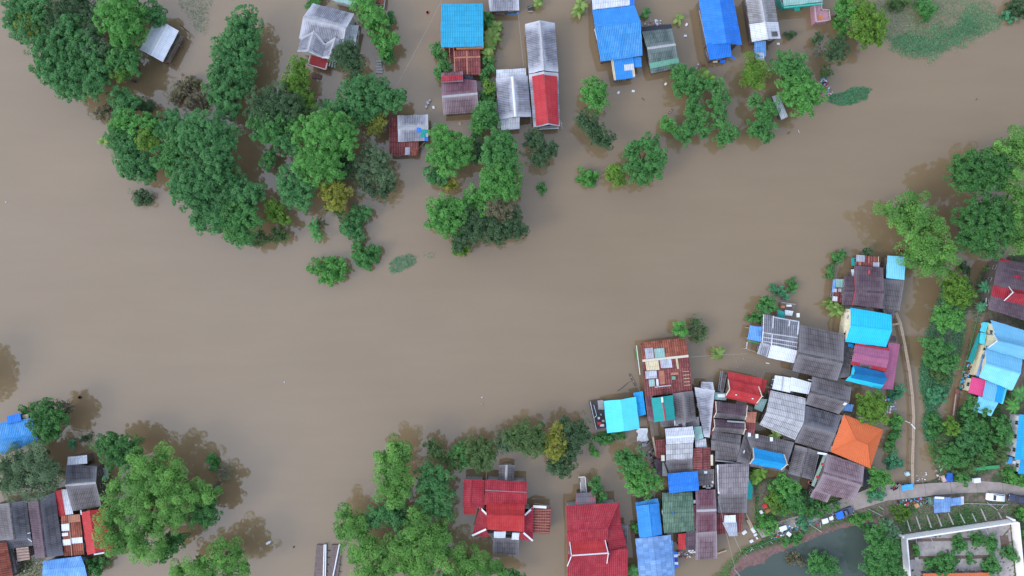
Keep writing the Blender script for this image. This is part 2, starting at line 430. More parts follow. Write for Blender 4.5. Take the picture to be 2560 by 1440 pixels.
def sdist(X, Y, poly):
    """signed distance (px) to a polygon, positive inside"""
    d = np.full(X.shape, 1e9); ins = np.zeros(X.shape, bool); n = len(poly)
    for i in range(n):
        x1, y1 = poly[i]; x2, y2 = poly[(i + 1) % n]
        dx, dy = x2 - x1, y2 - y1
        t = np.clip(((X - x1) * dx + (Y - y1) * dy) / (dx * dx + dy * dy + 1e-9), 0, 1)
        d = np.minimum(d, np.hypot(X - x1 - t * dx, Y - y1 - t * dy))
        c = ((y1 > Y) != (y2 > Y)) & (X < (x2 - x1) * (Y - y1) / (y2 - y1 + 1e-12) + x1)
        ins ^= c
    return np.where(ins, d, -d)
LAND = [(1812, 1470), (1822, 1420), (1862, 1372), (1905, 1352), (1890, 1320), (1888, 1250), (1878, 1200), (1960, 1190), (2032, 1235), (2060, 1262), (2170, 1210),
        (2190, 1190), (2222, 1212), (2283, 1214), (2312, 1206), (2350, 1192), (2338, 1150), (2330, 1110), (2352, 1080), (2372, 1040), (2412, 1000), (2428, 930), (2436, 860), (2466, 780),
        (2492, 690), (2520, 640), (2610, 632), (2690, 760), (2672, 900), (2735, 1080), (2715, 1250), (2765, 1400), (2720, 1545), (2590, 1605), (2400, 1585), (2210, 1612), (2020, 1592), (1870, 1604), (1795, 1540)]
POND = [(2090, 1530), (1960, 1545), (1870, 1525), (1838, 1480), (1842, 1438), (1870, 1420), (1910, 1411), (1926, 1393), (1979, 1373), (2051, 1342), (2105, 1323), (2180, 1308), (2194, 1318), (2185, 1345), (2190, 1380), (2170, 1410), (2160, 1470), (2140, 1510)]
BANK = [(1812, 1450), (1850, 1392), (1930, 1366), (2000, 1345), (2100, 1312), (2180, 1296), (2235, 1290), (2240, 1330), (2180, 1345), (2080, 1360), (1990, 1395), (1930, 1440), (1840, 1480)]
ROAD_TOP = [(1890, 1322), (1945, 1304), (2010, 1285), (2070, 1262), (2130, 1238), (2170, 1222), (2210, 1210), (2283, 1212), (2330, 1208), (2400, 1204), (2445, 1202), (2500, 1206), (2560, 1217), (2700, 1245)]
ROAD_BOT = [(1905, 1345), (1960, 1326), (2030, 1306), (2090, 1288), (2140, 1275), (2180, 1263), (2220, 1251), (2300, 1243), (2335, 1238), (2400, 1233), (2450, 1231), (2500, 1233), (2560, 1243), (2700, 1272)]
gx = np.arange(1770, 2800, 5.0); gy = np.arange(620, 1640, 5.0)
GX, GY = np.meshgrid(gx, gy)
rs = np.random.RandomState(5)
rough_ = rs.normal(0, .06, GX.shape)
dl = sdist(GX, GY, LAND); dp = sdist(GX, GY, POND)
hz = np.clip(dl / 14.0, -1, 1) * .55
hz = np.where(dl > 0, .10 + .55 * np.clip(dl / 14, 0, 1), -.9 * np.clip(-dl / 10, 0, 1) - .02)
hp = np.where(dp > 0, -.6, .05 + np.clip(-dp / 22, 0, 1) * .6)
hz = np.where(dp > -22, np.minimum(hz, hp), hz) + np.where(dl > 0, rough_, 0)
hz = np.where(dp > 6, -.6, hz)
kx = S * (H - hz) / H
vs = np.stack([(GX - 1280) * kx, (720 - GY) * kx, hz], -1).reshape(-1, 3)
ny, nx = GX.shape
idx = np.arange(ny * nx).reshape(ny, nx)
keep = (np.maximum.reduce([hz[:-1, :-1], hz[1:, :-1], hz[:-1, 1:], hz[1:, 1:]]) > -.75)
fs = np.stack([idx[1:, :-1], idx[1:, 1:], idx[:-1, 1:], idx[:-1, :-1]], -1)[keep]
me = bpy.data.meshes.new('ground'); me.from_pydata(vs.tolist(), [], fs.tolist())
bk = me.attributes.new('bank', 'FLOAT', 'POINT')
bk.data.foreach_set('value', np.clip(sdist(GX, GY, BANK) / 12 + .5, 0, 1).ravel().astype(np.float32))
me.polygons.foreach_set('use_smooth', [True] * len(me.polygons))
gm, gn, gl, gp = _new('muddy_ground')
pos = gn.new('ShaderNodeNewGeometry').outputs['Position']
na = _noise(gn, gl, pos, .12, 5, .6); nb = _noise(gn, gl, pos, 1.3, 4, .65)
mud = _mix(gn, gl, _ramp(gn, gl, nb, .3, .7), (.115, .085, .068), (.215, .165, .135))
grs = _mix(gn, gl, _ramp(gn, gl, nb, .35, .65), (.030, .060, .025), (.075, .105, .045))
cc = _mix(gn, gl, _ramp(gn, gl, na, .42, .56), mud, grs)
at = gn.new('ShaderNodeAttribute'); at.attribute_name = 'bank'
bank = _mix(gn, gl, _ramp(gn, gl, nb, .3, .7), (.15, .085, .075), (.235, .145, .13))
cc = _mix(gn, gl, at.outputs['Fac'], cc, bank)
gl.new(cc, gp.inputs['Base Color']); gp.inputs['Roughness'].default_value = .95; gp.inputs['Specular IOR Level'].default_value = .15
bp = gn.new('ShaderNodeBump'); bp.inputs['Strength'].default_value = .5; bp.inputs['Distance'].default_value = .12
gl.new(nb, bp.inputs['Height']); gl.new(bp.outputs[0], gp.inputs['Normal'])
me.materials.append(gm)
o = bpy.data.objects.new('ground', me); C.objects.link(o)
tag(o, 'muddy grassy land with a reddish bank around the pond', 'ground', kind='structure')
PW = water_mat('dark_pond_water', (.058, .078, .068), (.074, .092, .078), 1.38, .04, .06, .1)
mb = MB(); pp = [P(x, y, .12) for x, y in [(1855, 1535), (1828, 1485), (1836, 1428), (1900, 1403), (1975, 1365), (2100, 1314), (2190, 1302), (2203, 1330), (2200, 1480), (2150, 1525), (2095, 1545), (1955, 1558)]]
mb.add(pp, [tuple(range(len(pp)))[::-1]])
tag(mb.build('pond', PW), 'dark grey green pond below the reddish bank', 'pond', kind='structure')

def ribbon(a, b, z, th, name, mat, **kw):
    mb = MB(); n = len(a)
    t = [P(*p, z) for p in a] + [P(*p, z) for p in b]; bt = [v - Vector((0, 0, th)) for v in t]
    fs = [(i, n + i, n + i + 1, i + 1) for i in range(n - 1)] + [(2 * n + i, 2 * n + i + 1, 3 * n + i + 1, 3 * n + i) for i in range(n - 1)]
    fs += [(i, i + 1, 2 * n + i + 1, 2 * n + i) for i in range(n - 1)] + [(n + i, 3 * n + i, 3 * n + i + 1, n + i + 1) for i in range(n - 1)]
    mb.add(t + bt, fs)
    return tag(mb.build(name, mat), **kw)
rm, rn, rl, rp = _new('worn_concrete_road')
pos = rn.new('ShaderNodeNewGeometry').outputs['Position']
na = _noise(rn, rl, pos, .35, 5, .65); nb = _noise(rn, rl, pos, 2.5, 4, .7)
c = _mix(rn, rl, _ramp(rn, rl, na, .35, .7), (.36, .30, .27), (.25, .205, .18))
c = _mix(rn, rl, _math(rn, rl, 'MULTIPLY', _ramp(rn, rl, nb, .55, .75), .5), c, (.16, .13, .115))
sx = rn.new('ShaderNodeSeparateXYZ'); rl.new(pos, sx.inputs[0])
jn = _math(rn, rl, 'LESS_THAN', _math(rn, rl, 'FRACT', _math(rn, rl, 'MULTIPLY', _math(rn, rl, 'ADD', sx.outputs['X'], _math(rn, rl, 'MULTIPLY', sx.outputs['Y'], .12)), .155)), .022)
c = _mix(rn, rl, _math(rn, rl, 'MULTIPLY', jn, .6), c, (.11, .09, .08))
rl.new(c, rp.inputs['Base Color']); rp.inputs['Roughness'].default_value = .9
ribbon(ROAD_TOP, ROAD_BOT, .78, .5, 'road', rm, label='pale concrete lane along the flooded gardens', cat='road', kind='structure')
# ---------------------------------------------------------------- plants
def quads_mesh(name, mat, V, tint, parent):
    """V: (n,4,3) world quads, tint: (n,)"""
    off = world_of(parent) if parent else Vector((0, 0, 0))
    n = len(V)
    me = bpy.data.meshes.new(name)
    me.vertices.add(n * 4); me.loops.add(n * 4); me.polygons.add(n)
    co = (V.reshape(-1, 3) - np.array(off)).astype(np.float32)
    me.vertices.foreach_set('co', co.ravel())
    me.loops.foreach_set('vertex_index', np.arange(n * 4, dtype=np.int32))
    me.polygons.foreach_set('loop_start', np.arange(0, n * 4, 4, dtype=np.int32))
    me.polygons.foreach_set('loop_total', np.full(n, 4, np.int32))
    a = me.attributes.new('tint', 'FLOAT', 'FACE'); a.data.foreach_set('value', np.clip(tint, 0, 1).astype(np.float32))
    me.materials.append(mat); me.update(calc_edges=True)
    o = bpy.data.objects.new(name, me); C.objects.link(o); o.parent = parent
    return o
def unit(a): return a / (np.linalg.norm(a, axis=-1, keepdims=True) + 1e-9)
def leaf_quads(rs, pos, nrm, ln, wd):
    """bent-diamond leaf sprays at pos facing nrm"""
    n = len(pos)
    a = unit(np.cross(nrm, unit(rs.normal(size=(n, 3)))))
    b = np.cross(nrm, a)
    ln = ln[:, None]; wd = wd[:, None]
    droop = nrm * ln * -.18
    return np.stack([pos - a * ln * .5 + droop, pos - b * wd * .5 , pos + a * ln * .5 + droop, pos + b * wd * .5], 1)
#       clump radius, clumps per m2, leaves/clump, leaf length, leaf width, normal scatter
STYLE = {
 'leafy':  dict(rc=(.50, 1.0), dens=1.35, nl=40, ln=(.28, .52), wd=(.18, .32), sc=.65, zs=.35),
 'fine':   dict(rc=(.50, .95), dens=1.4, nl=34, ln=(.26, .46), wd=(.14, .26), sc=.75),
 'plume':  dict(rc=(.9, 1.75), dens=.44, nl=100, ln=(.34, .66), wd=(.12, .22), sc=.8, shell=.82, zs=1.25),
 'sparse': dict(rc=(.5, 1.1), dens=.42, nl=20, ln=(.26, .5), wd=(.10, .22), sc=.9),
}
KSTY = {'bamboo': 'plume', 'olive': 'fine', 'dark': 'fine', 'dull': 'fine', 'brown': 'sparse', 'yellow': 'fine', 'lime': 'fine'}
def crown_quads(rs, lobes, st, flat=.78, fill=True):
    QV, QT = [], []
    for (c, r) in lobes:
        c = np.array(c)
        nc = int(max(5, st['dens'] * 2.6 * r * r))
        d = unit(rs.normal(size=(nc, 3)) + np.array([0, 0, .45]))
        d[:, 2] = np.where(d[:, 2] < -.35, -d[:, 2], d[:, 2])
        rad = r * (1 - .38 * rs.uniform(0, 1, nc) ** 1.7)
        cc = c + d * rad[:, None] * np.array([1, 1, flat]); cc[:, 2] += rs.normal(0, st.get('zs', .25), nc)
        rc = rs.uniform(*st['rc'], nc) * min(1.0, .45 + r / 4.5)
        ct = rs.uniform(0, 1, nc) * .60 + .12 + rs.uniform(-.08, .12)
        nl = st['nl']
        e = unit(rs.normal(size=(nc, nl, 3)) + d[:, None, :] * .7 + np.array([0, 0, .4]))
        pos = cc[:, None, :] + e * (rc[:, None] * rs.uniform(st.get('shell', .62), 1.04, (nc, nl)))[..., None] * np.array([1, 1, .8])
        nrm = unit(e * .5 + np.array([0, 0, 1.05]) + rs.normal(size=e.shape) * st['sc'] * .75)
        t = ct[:, None] + rs.uniform(-.15, .3, (nc, nl))
        k = nc * nl
        pos = pos.reshape(-1, 3); nrm = nrm.reshape(-1, 3)
        QV.append(leaf_quads(rs, pos, nrm, rs.uniform(*st['ln'], k), rs.uniform(*st['wd'], k))); QT.append(t.ravel())
        if fill:
            m = int(16 * r * r) + 8
            p = unit(rs.normal(size=(m, 3))) * (rs.uniform(0.1, .72, m) * r)[:, None] * np.array([1, 1, flat * .9]) + c
            nn = unit(rs.normal(size=(m, 3)) * .7 + np.array([0, 0, 1]))
            QV.append(leaf_quads(rs, p, nn, rs.uniform(.7, 1.2, m) * min(1, r / 2.2 + .3), rs.uniform(.45, .8, m) * min(1, r / 2.2 + .3))); QT.append(rs.uniform(.1, .6, m))  # fill leaves tinted lower: shade inside the crown put into their colour
    return np.concatenate(QV), np.concatenate(QT)
NT = [0]
def tree(label, kind, h, spec, style=None, name='tree', cat='tree', group=None, flat=.78, fill=True, trunk=True, ground=0.0):
    """spec: 'x,y,r x,y,r ...' lobes of the crown in photo pixels; h = height of the crown top above the flood"""
    NT[0] += 1
    rs = np.random.RandomState(1000 + NT[0] * 7)
    st = STYLE[style or KSTY.get(kind, 'leafy')]
    lob = [tuple(float(q) for q in s.split(',')) for s in spec.split()]
    rmax = max(q[2] for q in lob); L3 = []
    for (x, y, r) in lob:
        rm_ = r * S * (H - h) / H * 1.13
        top = ground + (h - ground) * (.80 + .2 * r / rmax) * rs.uniform(.93, 1.0)
        z = max(ground + rm_ * .35, top - rm_ * flat)
        L3.append((P(x, y, z), rm_))
    cx = sum(p.x * r for p, r in L3) / sum(r for p, r in L3); cy = sum(p.y * r for p, r in L3) / sum(r for p, r in L3)
    root = empty(name, (cx, cy, ground), label, cat, group)
    V, T = crown_quads(rs, [(tuple(p), r) for p, r in L3], st, flat, fill)
    # keep leaves above the surface
    V[:, :, 2] = np.maximum(V[:, :, 2], ground + .03)
    quads_mesh('crown' if cat == 'tree' else 'foliage', L(kind), V, T, root)
    if trunk:
        mb = MB()
        fork = Vector((cx, cy, ground + (h - ground) * .35))
        tr = .09 + .03 * h
        mb.tube([(cx, cy, ground - .8), (cx + rs.normal() * .1, cy + rs.normal() * .1, ground + h * .18), fork], [tr * 1.3, tr, tr * .85], 7)
        for p, r in L3:
            q = Vector(p)
            mid = fork.lerp(q, .5) + Vector((rs.normal() * .3, rs.normal() * .3, .3))
            mb.tube([fork, mid, q], [tr * .6, tr * .42, tr * .16], 5)
            if st is STYLE['sparse']:
                for k in range(14):
                    d = Vector(unit(rs.normal(size=3) + np.array([0, 0, .3])).tolist()) * r * rs.uniform(.6, 1.05); d.z = abs(d.z) * .7
                    s0 = q.lerp(fork, rs.uniform(0, .6))
                    mb.tube([s0, s0.lerp(q + d, .5) + Vector((0, 0, .2)), q + d], [.07, .045, .018], 4, cap=False)
        mb.build('trunk', TWIG if st is STYLE['sparse'] else BARK, root)
    return root
def bush(label, kind, h, spec, **kw):
    kw.setdefault('trunk', False)
    r = tree(label, kind, h, spec, name=kw.pop('name', 'bush'), cat='bush', **kw)
    # a bush shows one mass of leaves: one mesh is the thing
    o = r.children[0]
    if len(r.children) == 1:
        o.name = r.name; o.parent = None; o.location = r.location
        for k in ('label', 'category', 'group'):
            if k in r: o[k] = r[k]
        nm = r.name; bpy.data.objects.remove(r); o.name = nm
        return o
    return r
def blade(rs, base, az, ln, w, rise, droop, seg=5):
    """one arching blade -> quads"""
    d = np.array([math.cos(az), math.sin(az), 0]); sd_ = np.array([-d[1], d[0], 0]); out = []
    prev = None
    for i in range(seg + 1):
        t = i / seg
        c = np.array(base) + d * ln * t * (1 - .12 * t) + np.array([0, 0, rise * math.sin(t * 1.9) - droop * t * t])
        ww = w * (.35 + 1.3 * math.sin(math.pi * min(1, t * .86 + .1))) * .5 if i < seg else w * .06
        a, b = c - sd_ * ww, c + sd_ * ww
        if prev is not None: out.append([prev[0], prev[1], b, a])
        prev = (a, b)
    return out
def banana(label, x, y, n=9, ln=2.2, h=3.2, kind='banana', w=.5, group=None, name='banana_plant', cat='plant', ground=0.0, stems=1, spread=0):
    rs = np.random.RandomState(int(x * 31 + y * 17) % 99991)
    ln *= 1.28; w *= 1.1
    b = P(x, y, h); root = empty(name, (b.x, b.y, ground), label, cat, group)
    Q, T = [], []; mb = MB()
    for s in range(stems):
        ox, oy = (rs.normal(size=2) * spread) if stems > 1 else (0, 0)
        hh = h * rs.uniform(.8, 1.0)
        mb.tube([(b.x + ox, b.y + oy, ground - .5), (b.x + ox, b.y + oy, hh - .3)], [.16, .09], 7)
        for i in range(n):
            az = 2 * math.pi * (i + rs.uniform(-.35, .35)) / n + s
            q = blade(rs, (b.x + ox, b.y + oy, hh - .3), az, ln * rs.uniform(.65, 1.1), w * rs.uniform(.7, 1.1), rs.uniform(.3, 1.2), rs.uniform(.3, 1.6))
            Q += q; T += [rs.uniform(0, 1)] * len(q)
    quads_mesh('foliage', L(kind), np.array(Q), np.array(T), root)
    mb.build('stem', plain('green_stem', (.12, .17, .06), .7, .3, 3), root)
    return root
def palm(label, x, y, n=13, ln=3.0, h=5.0, kind='mid', group=None, ground=0.0, w=.07):
    rs = np.random.RandomState(int(x * 13 + y * 7) % 99991)
    b = P(x, y, h); root = empty('palm_tree', (b.x, b.y, ground), label, 'palm tree', group)
    Q, T = [], []
    for i in range(n):
        az = 2 * math.pi * (i + rs.uniform(-.3, .3)) / n
        l_, rise, dr = ln * rs.uniform(.75, 1.1), rs.uniform(.3, 1.0), rs.uniform(.6, 1.8); tt = rs.uniform(0, .8)
        d = np.array([math.cos(az), math.sin(az), 0]); sd_ = np.array([-d[1], d[0], 0])
        for k in range(22):
            t = (k + 1) / 22
            c = np.array([b.x, b.y, h]) + d * l_ * t * (1 - .12 * t) + np.array([0, 0, rise * math.sin(t * 1.9) - dr * t * t])
            ll = .75 * math.sin(math.pi * (t * .8 + .15)) * ln / 3
            for sg in (-1, 1):
                e = c + sd_ * sg * ll * .85 + d * ll * .5 + np.array([0, 0, -.18])
                Q.append([c - d * w, c + d * w, e + d * w * .3, e - d * w * .3]); T.append(tt + rs.uniform(0, .3))
    quads_mesh('crown', L(kind), np.array(Q), np.array(T), root)
    mb = MB(); mb.tube([(b.x, b.y, ground - .6), (b.x, b.y, h * .5), (b.x, b.y, h)], [.2, .15, .12], 8); mb.build('trunk', BARK, root)
    return root
def patch(label, name, kind, poly, dens, z=(.03, .3), ln=(.25, .5), wd=(.12, .25), holes=.35, nsc=.02, cat=None, upright=.5, edge=10, ground=0.0, seed=1):
    """a carpet of small plants over a photo-pixel polygon: nobody could count it"""
    rs = np.random.RandomState(seed)
    pl = np.array(poly, float); lo, hi = pl.min(0) - edge, pl.max(0) + edge
    n = int((hi[0] - lo[0]) * (hi[1] - lo[1]) * .01 * dens)
    X = rs.uniform(lo[0], hi[0], n); Y = rs.uniform(lo[1], hi[1], n)
    d = sdist(X, Y, [tuple(p) for p in poly])
    ph = rs.uniform(0, 6.28, 8)
    f = sum(np.sin(X * nsc * k * math.cos(a) + Y * nsc * k * math.sin(a) + p) / k ** .6 for k, a, p in zip((1, 1.7, 2.3, 3.1, 4.3, 5.7, 7.9, 11), rs.uniform(0, 6.28, 8), ph)) / 2.2
    d = d + f * edge * .45 + rs.normal(0, edge * .18, n)
    keep = (d > 0) & (f + rs.normal(0, .35, n) + np.clip(d / edge, 0, 1) * 1.2 > -1.0 + holes * 2.6)
    X, Y = X[keep], Y[keep]; n = len(X)
    zz = ground + rs.uniform(*z, n); k = S * (H - zz) / H
    pos = np.stack([(X - 1280) * k, (720 - Y) * k, zz], 1)
    nrm = unit(rs.normal(size=(n, 3)) * upright + np.array([0, 0, 1]))
    V = leaf_quads(rs, pos, nrm, rs.uniform(*ln, n), rs.uniform(*wd, n)); V[:, :, 2] = np.maximum(V[:, :, 2], ground + .01)
    o = quads_mesh(name, L(kind), V, np.clip(f[keep] * .25 + .35 + rs.normal(0, .22, n), 0, 1), None)
    return tag(o, label, cat or name.replace('_', ' '), kind='stuff')
# ---------------------------------------------------------------- houses
RND = random.Random(11)
class House:
    def __init__(s, label, px, name='house', cat='house', group=None, ground=0.0, wall=None):
        s.root = empty(name, P(px[0], px[1], ground), label, cat, group); s.g = ground; s.wall = wall or WALLWOOD
        s.rs = random.Random(int(px[0] * 7 + px[1] * 13))
    # ring = list of (x, y, ztop) world
    def walls(s, ring, mat=None, windows=True, name='wall', door=False):
        mat = mat or s.wall; mb = MB(); n = len(ring); z0 = s.g - .6
        mb.add([(x, y, z0) for x, y, z in ring] + [tuple(r) for r in ring], [(i, (i + 1) % n, n + (i + 1) % n, n + i) for i in range(n)])
        mb.build(name, mat, s.root)
        if not windows: return
        cx = sum(r[0] for r in ring) / n; cy = sum(r[1] for r in ring) / n
        for i in range(n):
            a, b = Vector(ring[i]), Vector(ring[(i + 1) % n])
            a2, b2 = a.xy, b.xy; d = b2 - a2; L_ = d.length
            if L_ < 1.8: continue
            nr = Vector((d.y, -d.x)).normalized(); mid = (a2 + b2) / 2
            if nr.dot(mid - Vector((cx, cy))) < 0: nr = -nr
            if mid.length < 12 or nr.dot(-mid) < .35 * mid.length: continue
            zt = min(a.z, b.z); k = max(1, int(L_ / 2.6)); rz = math.atan2(d.y, d.x)
            zc = zt - 1.05
            if zc - .55 < s.g + .15: continue
            for j in range(k):
                p = a2 + d * ((j + .5) / k)
                w = MB()
                ww, hh = .95, 1.05
                for dx, dz, bw, bh in ((0, hh / 2, ww + .12, .08), (0, -hh / 2, ww + .12, .08), (-ww / 2, 0, .08, hh - .08), (ww / 2, 0, .08, hh - .08), (0, 0, .06, hh - .08)):
                    q = p + d.normalized() * dx + nr * .035
                    w.box((q.x, q.y, zc + dz), (bw, .09, bh), rz)
                f = w.build('window', PALETRIM, s.root)
                g_ = MB(); q = p + nr * .012; g_.box((q.x, q.y, zc), (ww - .06, .03, hh - .1), rz); g_.build('pane', GLASS, f)
    def gable(s, A, B, r1, r2, D, E, z, mat, mat2=None, cap='same', wall=True, name='roof', inset=.55, sag=0.0, windows=True, jit=.03, barge=None, ground=None, wallmat=None, capw=.30):
        """eave A-B, ridge r1-r2, eave D-E (A, r1, D at one gable end), photo pixels; z = (eave, ridge, eave)"""
        a, b = P(*A, z[0]), P(*B, z[0]); p, q = P(*r1, z[1]), P(*r2, z[1]); d, e = P(*D, z[2]), P(*E, z[2])
        mb = MB(); M = R(mat) if isinstance(mat, str) else mat; M2 = R(mat2) if isinstance(mat2, str) else M
        mb.panel([a, b, q, p], mi=0, sag=sag, rnd=s.rs, jit=jit); mb.panel([d, e, q, p], mi=1, sag=sag, rnd=s.rs, jit=jit)
        roof = mb.build(name, [M, M2], s.root)
        if cap:
            cm = {'same': None, 'pale': PALETRIM, 'white': WHITE, 'cream': CREAMTRIM, 'red': REDTRIM}.get(cap)
            c_ = MB(); up = Vector((0, 0, .05))
            nrm1 = (q - p).normalized(); s1 = ((a - p) - nrm1 * (a - p).dot(nrm1)).normalized(); s2 = ((d - p) - nrm1 * (d - p).dot(nrm1)).normalized()
            k = 8; ln_ = [p.lerp(q, i / k) + Vector((0, 0, .06 + s.rs.gauss(0, .012))) for i in range(k + 1)]
            vs = [x + s1 * capw for x in ln_] + [x + up for x in ln_] + [x + s2 * capw for x in ln_]
            n_ = k + 1
            c_.add(vs, [(i, i + 1, n_ + i + 1, n_ + i) for i in range(k)] + [(n_ + i, n_ + i + 1, 2 * n_ + i + 1, 2 * n_ + i) for i in range(k)])
            c_.build('ridge_cap', cm or M, roof)
        if barge:
            bm_ = {'white': WHITE, 'cream': CREAMTRIM}.get(barge, WHITE)
            for (u, v, w_) in ((a, p, d), (b, q, e)):
                t = MB(); o = Vector((0, 0, .14))
                f = (p - q).normalized() * (.35 if u is a else -.35)
                t.beam(u + o, v + o + f * .4, .19, .18); t.beam(v + o + f * .4, w_ + o, .19, .18)
                t.tube([v + o + f * .4, v + o + f * .9 + Vector((0, 0, .5))], [.12, .04], 6)
                t.build('bargeboard', bm_, s.root)
        if wall:
            wa = max((a - d).length / 2, .1); ln1 = max((b - a).length, .1)
            s0 = min(.3, inset / ln1); t0 = 1 - min(.5, inset / wa)
            def pt(u, t):
                rd = p.lerp(q, u); return (a.lerp(b, u).lerp(rd, 1 + t) if t <= 0 else rd.lerp(d.lerp(e, u), t)) - Vector((0, 0, .17))
            s.walls([pt(s0, -t0), pt(s0, 0), pt(s0, t0), pt(1 - s0, t0), pt(1 - s0, 0), pt(1 - s0, -t0)], mat=wallmat, windows=windows)
        s.last = roof; s.pan = ([a, b, q, p], [d, e, q, p]); s.gpan = (s.pan, roof)
        return roof
    def mono(s, A, B, D, E, z, mat, wall=True, name='lean_to_roof', inset=.4, windows=True, jit=.03, parent=None, wallmat=None, sag=0.0, bottom=None):
        """corners A-B (edge at z[0]) and then D-E (edge at z[1]), running round the outline"""
        a, b, d, e = P(*A, z[0]), P(*B, z[0]), P(*D, z[1]), P(*E, z[1])
        if z[0] > z[1]: q = [d, e, a, b]
        else: q = [a, b, d, e]
        mb = MB(); M = R(mat) if isinstance(mat, str) else mat
        mb.panel(q, rnd=s.rs, jit=jit, sag=sag)
        roof = mb.build(name, M, parent or s.root)
        if wall:
            c = (a + b + d + e) / 4
            ring = []
            for v in (a, b, d, e):
                t = min(.3, inset * 1.4 / max((v - c).length, .1)); w = v.lerp(c, t); ring.append(w - Vector((0, 0, .14)))
            s.walls(ring, mat=wallmat, windows=windows)
        s.last = roof; s.pan = (q,)
        return roof
    def posts(s, pts, z, mat=None, name='post', w=.14):
        for x, y in pts:
            p = P(x, y, z); m = MB(); m.box((p.x, p.y, (z + s.g - .8) / 2), (w, w, z - s.g + .8)); m.build(name, mat or WOOD, s.root)
    def sheet(s, i, u0, u1, t0, t1, mat, off=.09, roof=None, name='roof_sheet'):
        pans, rf = (s.pan, s.last) if i < len(s.pan) else s.gpan
        roof = roof or rf; a, b, c, d = pans[i]
        f = lambda u, t: a.lerp(b, u).lerp(d.lerp(c, u), t)
        n = (b - a).cross(d - a).normalized(); n = n if n.z > 0 else -n
        m = MB(); m.panel([f(u0, t0) + n * off, f(u1, t0) + n * off, f(u1, t1) + n * off, f(u0, t1) + n * off], nu=2, nv=2, th=.03, jit=.015, rnd=s.rs)
        return m.build(name, R(mat) if isinstance(mat, str) else mat, roof or s.last)
    def slab(s, poly, z, mat, th=.15, name='deck', parent=None):
        m = MB(); m.prism([P(x, y, z) for x, y in poly], z - th, z); return m.build(name, mat, parent or s.root)
    def rail(s, pts, z, mat=None, h=.9, name='railing', step=1.0):
        m = MB(); w = [P(x, y, z) for x, y in pts]
        for a, b in zip(w, w[1:]):
            m.beam(a + Vector((0, 0, h)), b + Vector((0, 0, h)), .10, .08)
            m.beam(a + Vector((0, 0, h * .5)), b + Vector((0, 0, h * .5)), .06, .05)
            k = max(1, int((b - a).length / step))
            for i in range(k + 1):
                p = a.lerp(b, i / k); m.box((p.x, p.y, z + h / 2 - .05), (.09, .09, h))
        return m.build(name, mat or WHITE, s.root)
    def bar(s, a, b, z0, z1, name, mat, w=.14, h=.12):
        m = MB(); m.beam(P(*a, z0), P(*b, z1), w, h); return m.build(name, mat, s.root)
    def box(s, x, y, z, d, name, mat, rz=0):
        p = P(x, y, z); m = MB(); m.box(tuple(p), d, rz); return m.build(name, mat, s.root)
    def poly(s, pts, name, mat, parent=None):
        """roof faces from ((px,py,z), ...) corner lists, thin slabs: quads or triangles"""
        mb = MB(); M = R(mat) if isinstance(mat, str) else mat
        for f in pts:
            w = [P(*p) for p in f]
            if len(w) == 3: w = [w[0], w[1], w[2], w[2]]
            mb.panel(w, rnd=s.rs, jit=.01)
        o = mb.build(name, M, parent or s.root); s.last = o; return o
# ---------------------------------------------------------------- houses along the far bank
G1 = 'flooded houses on the upper bank'
h = House('small white-roofed stilt house with a deck, beside the round bright green tree', (395, 105), group=G1, wall=WALLWOOD)
h.gable((391, 45), (349, 124), (419, 61), (378, 139), (447, 77), (407, 155), (3.6, 4.3, 3.6), 'white', cap='white', windows=True)
h.slab([(443, 80), (460, 92), (424, 158), (404, 152)], 1.7, WOOD)
h.rail([(458, 91), (424, 157)], 1.7, WOOD, step=1.6); h.posts([(458, 91), (447, 112), (424, 157), (409, 152), (450, 62), (458, 70)], 2.6)
h.bar((444, 64), (460, 74), 2.9, 2.9, 'rafter', WOOD); h.bar((399, 46), (408, 42), 3.0, 3.0, 'rafter', WOOD)

h = House('large grey gabled house with a small red balcony facing the water', (820, 80), group=G1, wall=WALLWHITE)
h.gable((782, 8), (886, 34), (758, 42), (865, 70), (748, 96), (858, 113), (4.2, 6.6, 4.2), 'asb_pale', cap='pale', windows=False)
h.gable((752, 95), (743, 129), (785, 76), (770, 129), (813, 109), (804, 145), (4.3, 5.3, 4.3), 'asb_pale', name='porch_roof', cap='pale')
h.gable((813, 109), (804, 145), (839, 93), (823, 147), (864, 109), (843, 151), (4.25, 5.3, 4.25), 'asb_pale', name='porch_roof', cap='pale')
h.mono((866, 60), (897, 63), (888, 114), (862, 101), (3.0, 2.8), 'whitedirt')
h.slab([(778, 138), (822, 148), (817, 176), (772, 163)], 1.9, plain('red_floor_tiles', (.42, .05, .05), .6, .2, 2), name='balcony_floor')
h.rail([(778, 140), (772, 163), (816, 176), (820, 160)], 1.9, WHITE)
for k in range(6): h.bar((822 + k * 3.2, 150 + k * 1.2), (820 + k * 3.2, 164 + k * 1.4), 1.8 - k * .28, 1.8 - k * .28, 'stair_step', WHITE if k % 2 else GLASS, .3, .06)

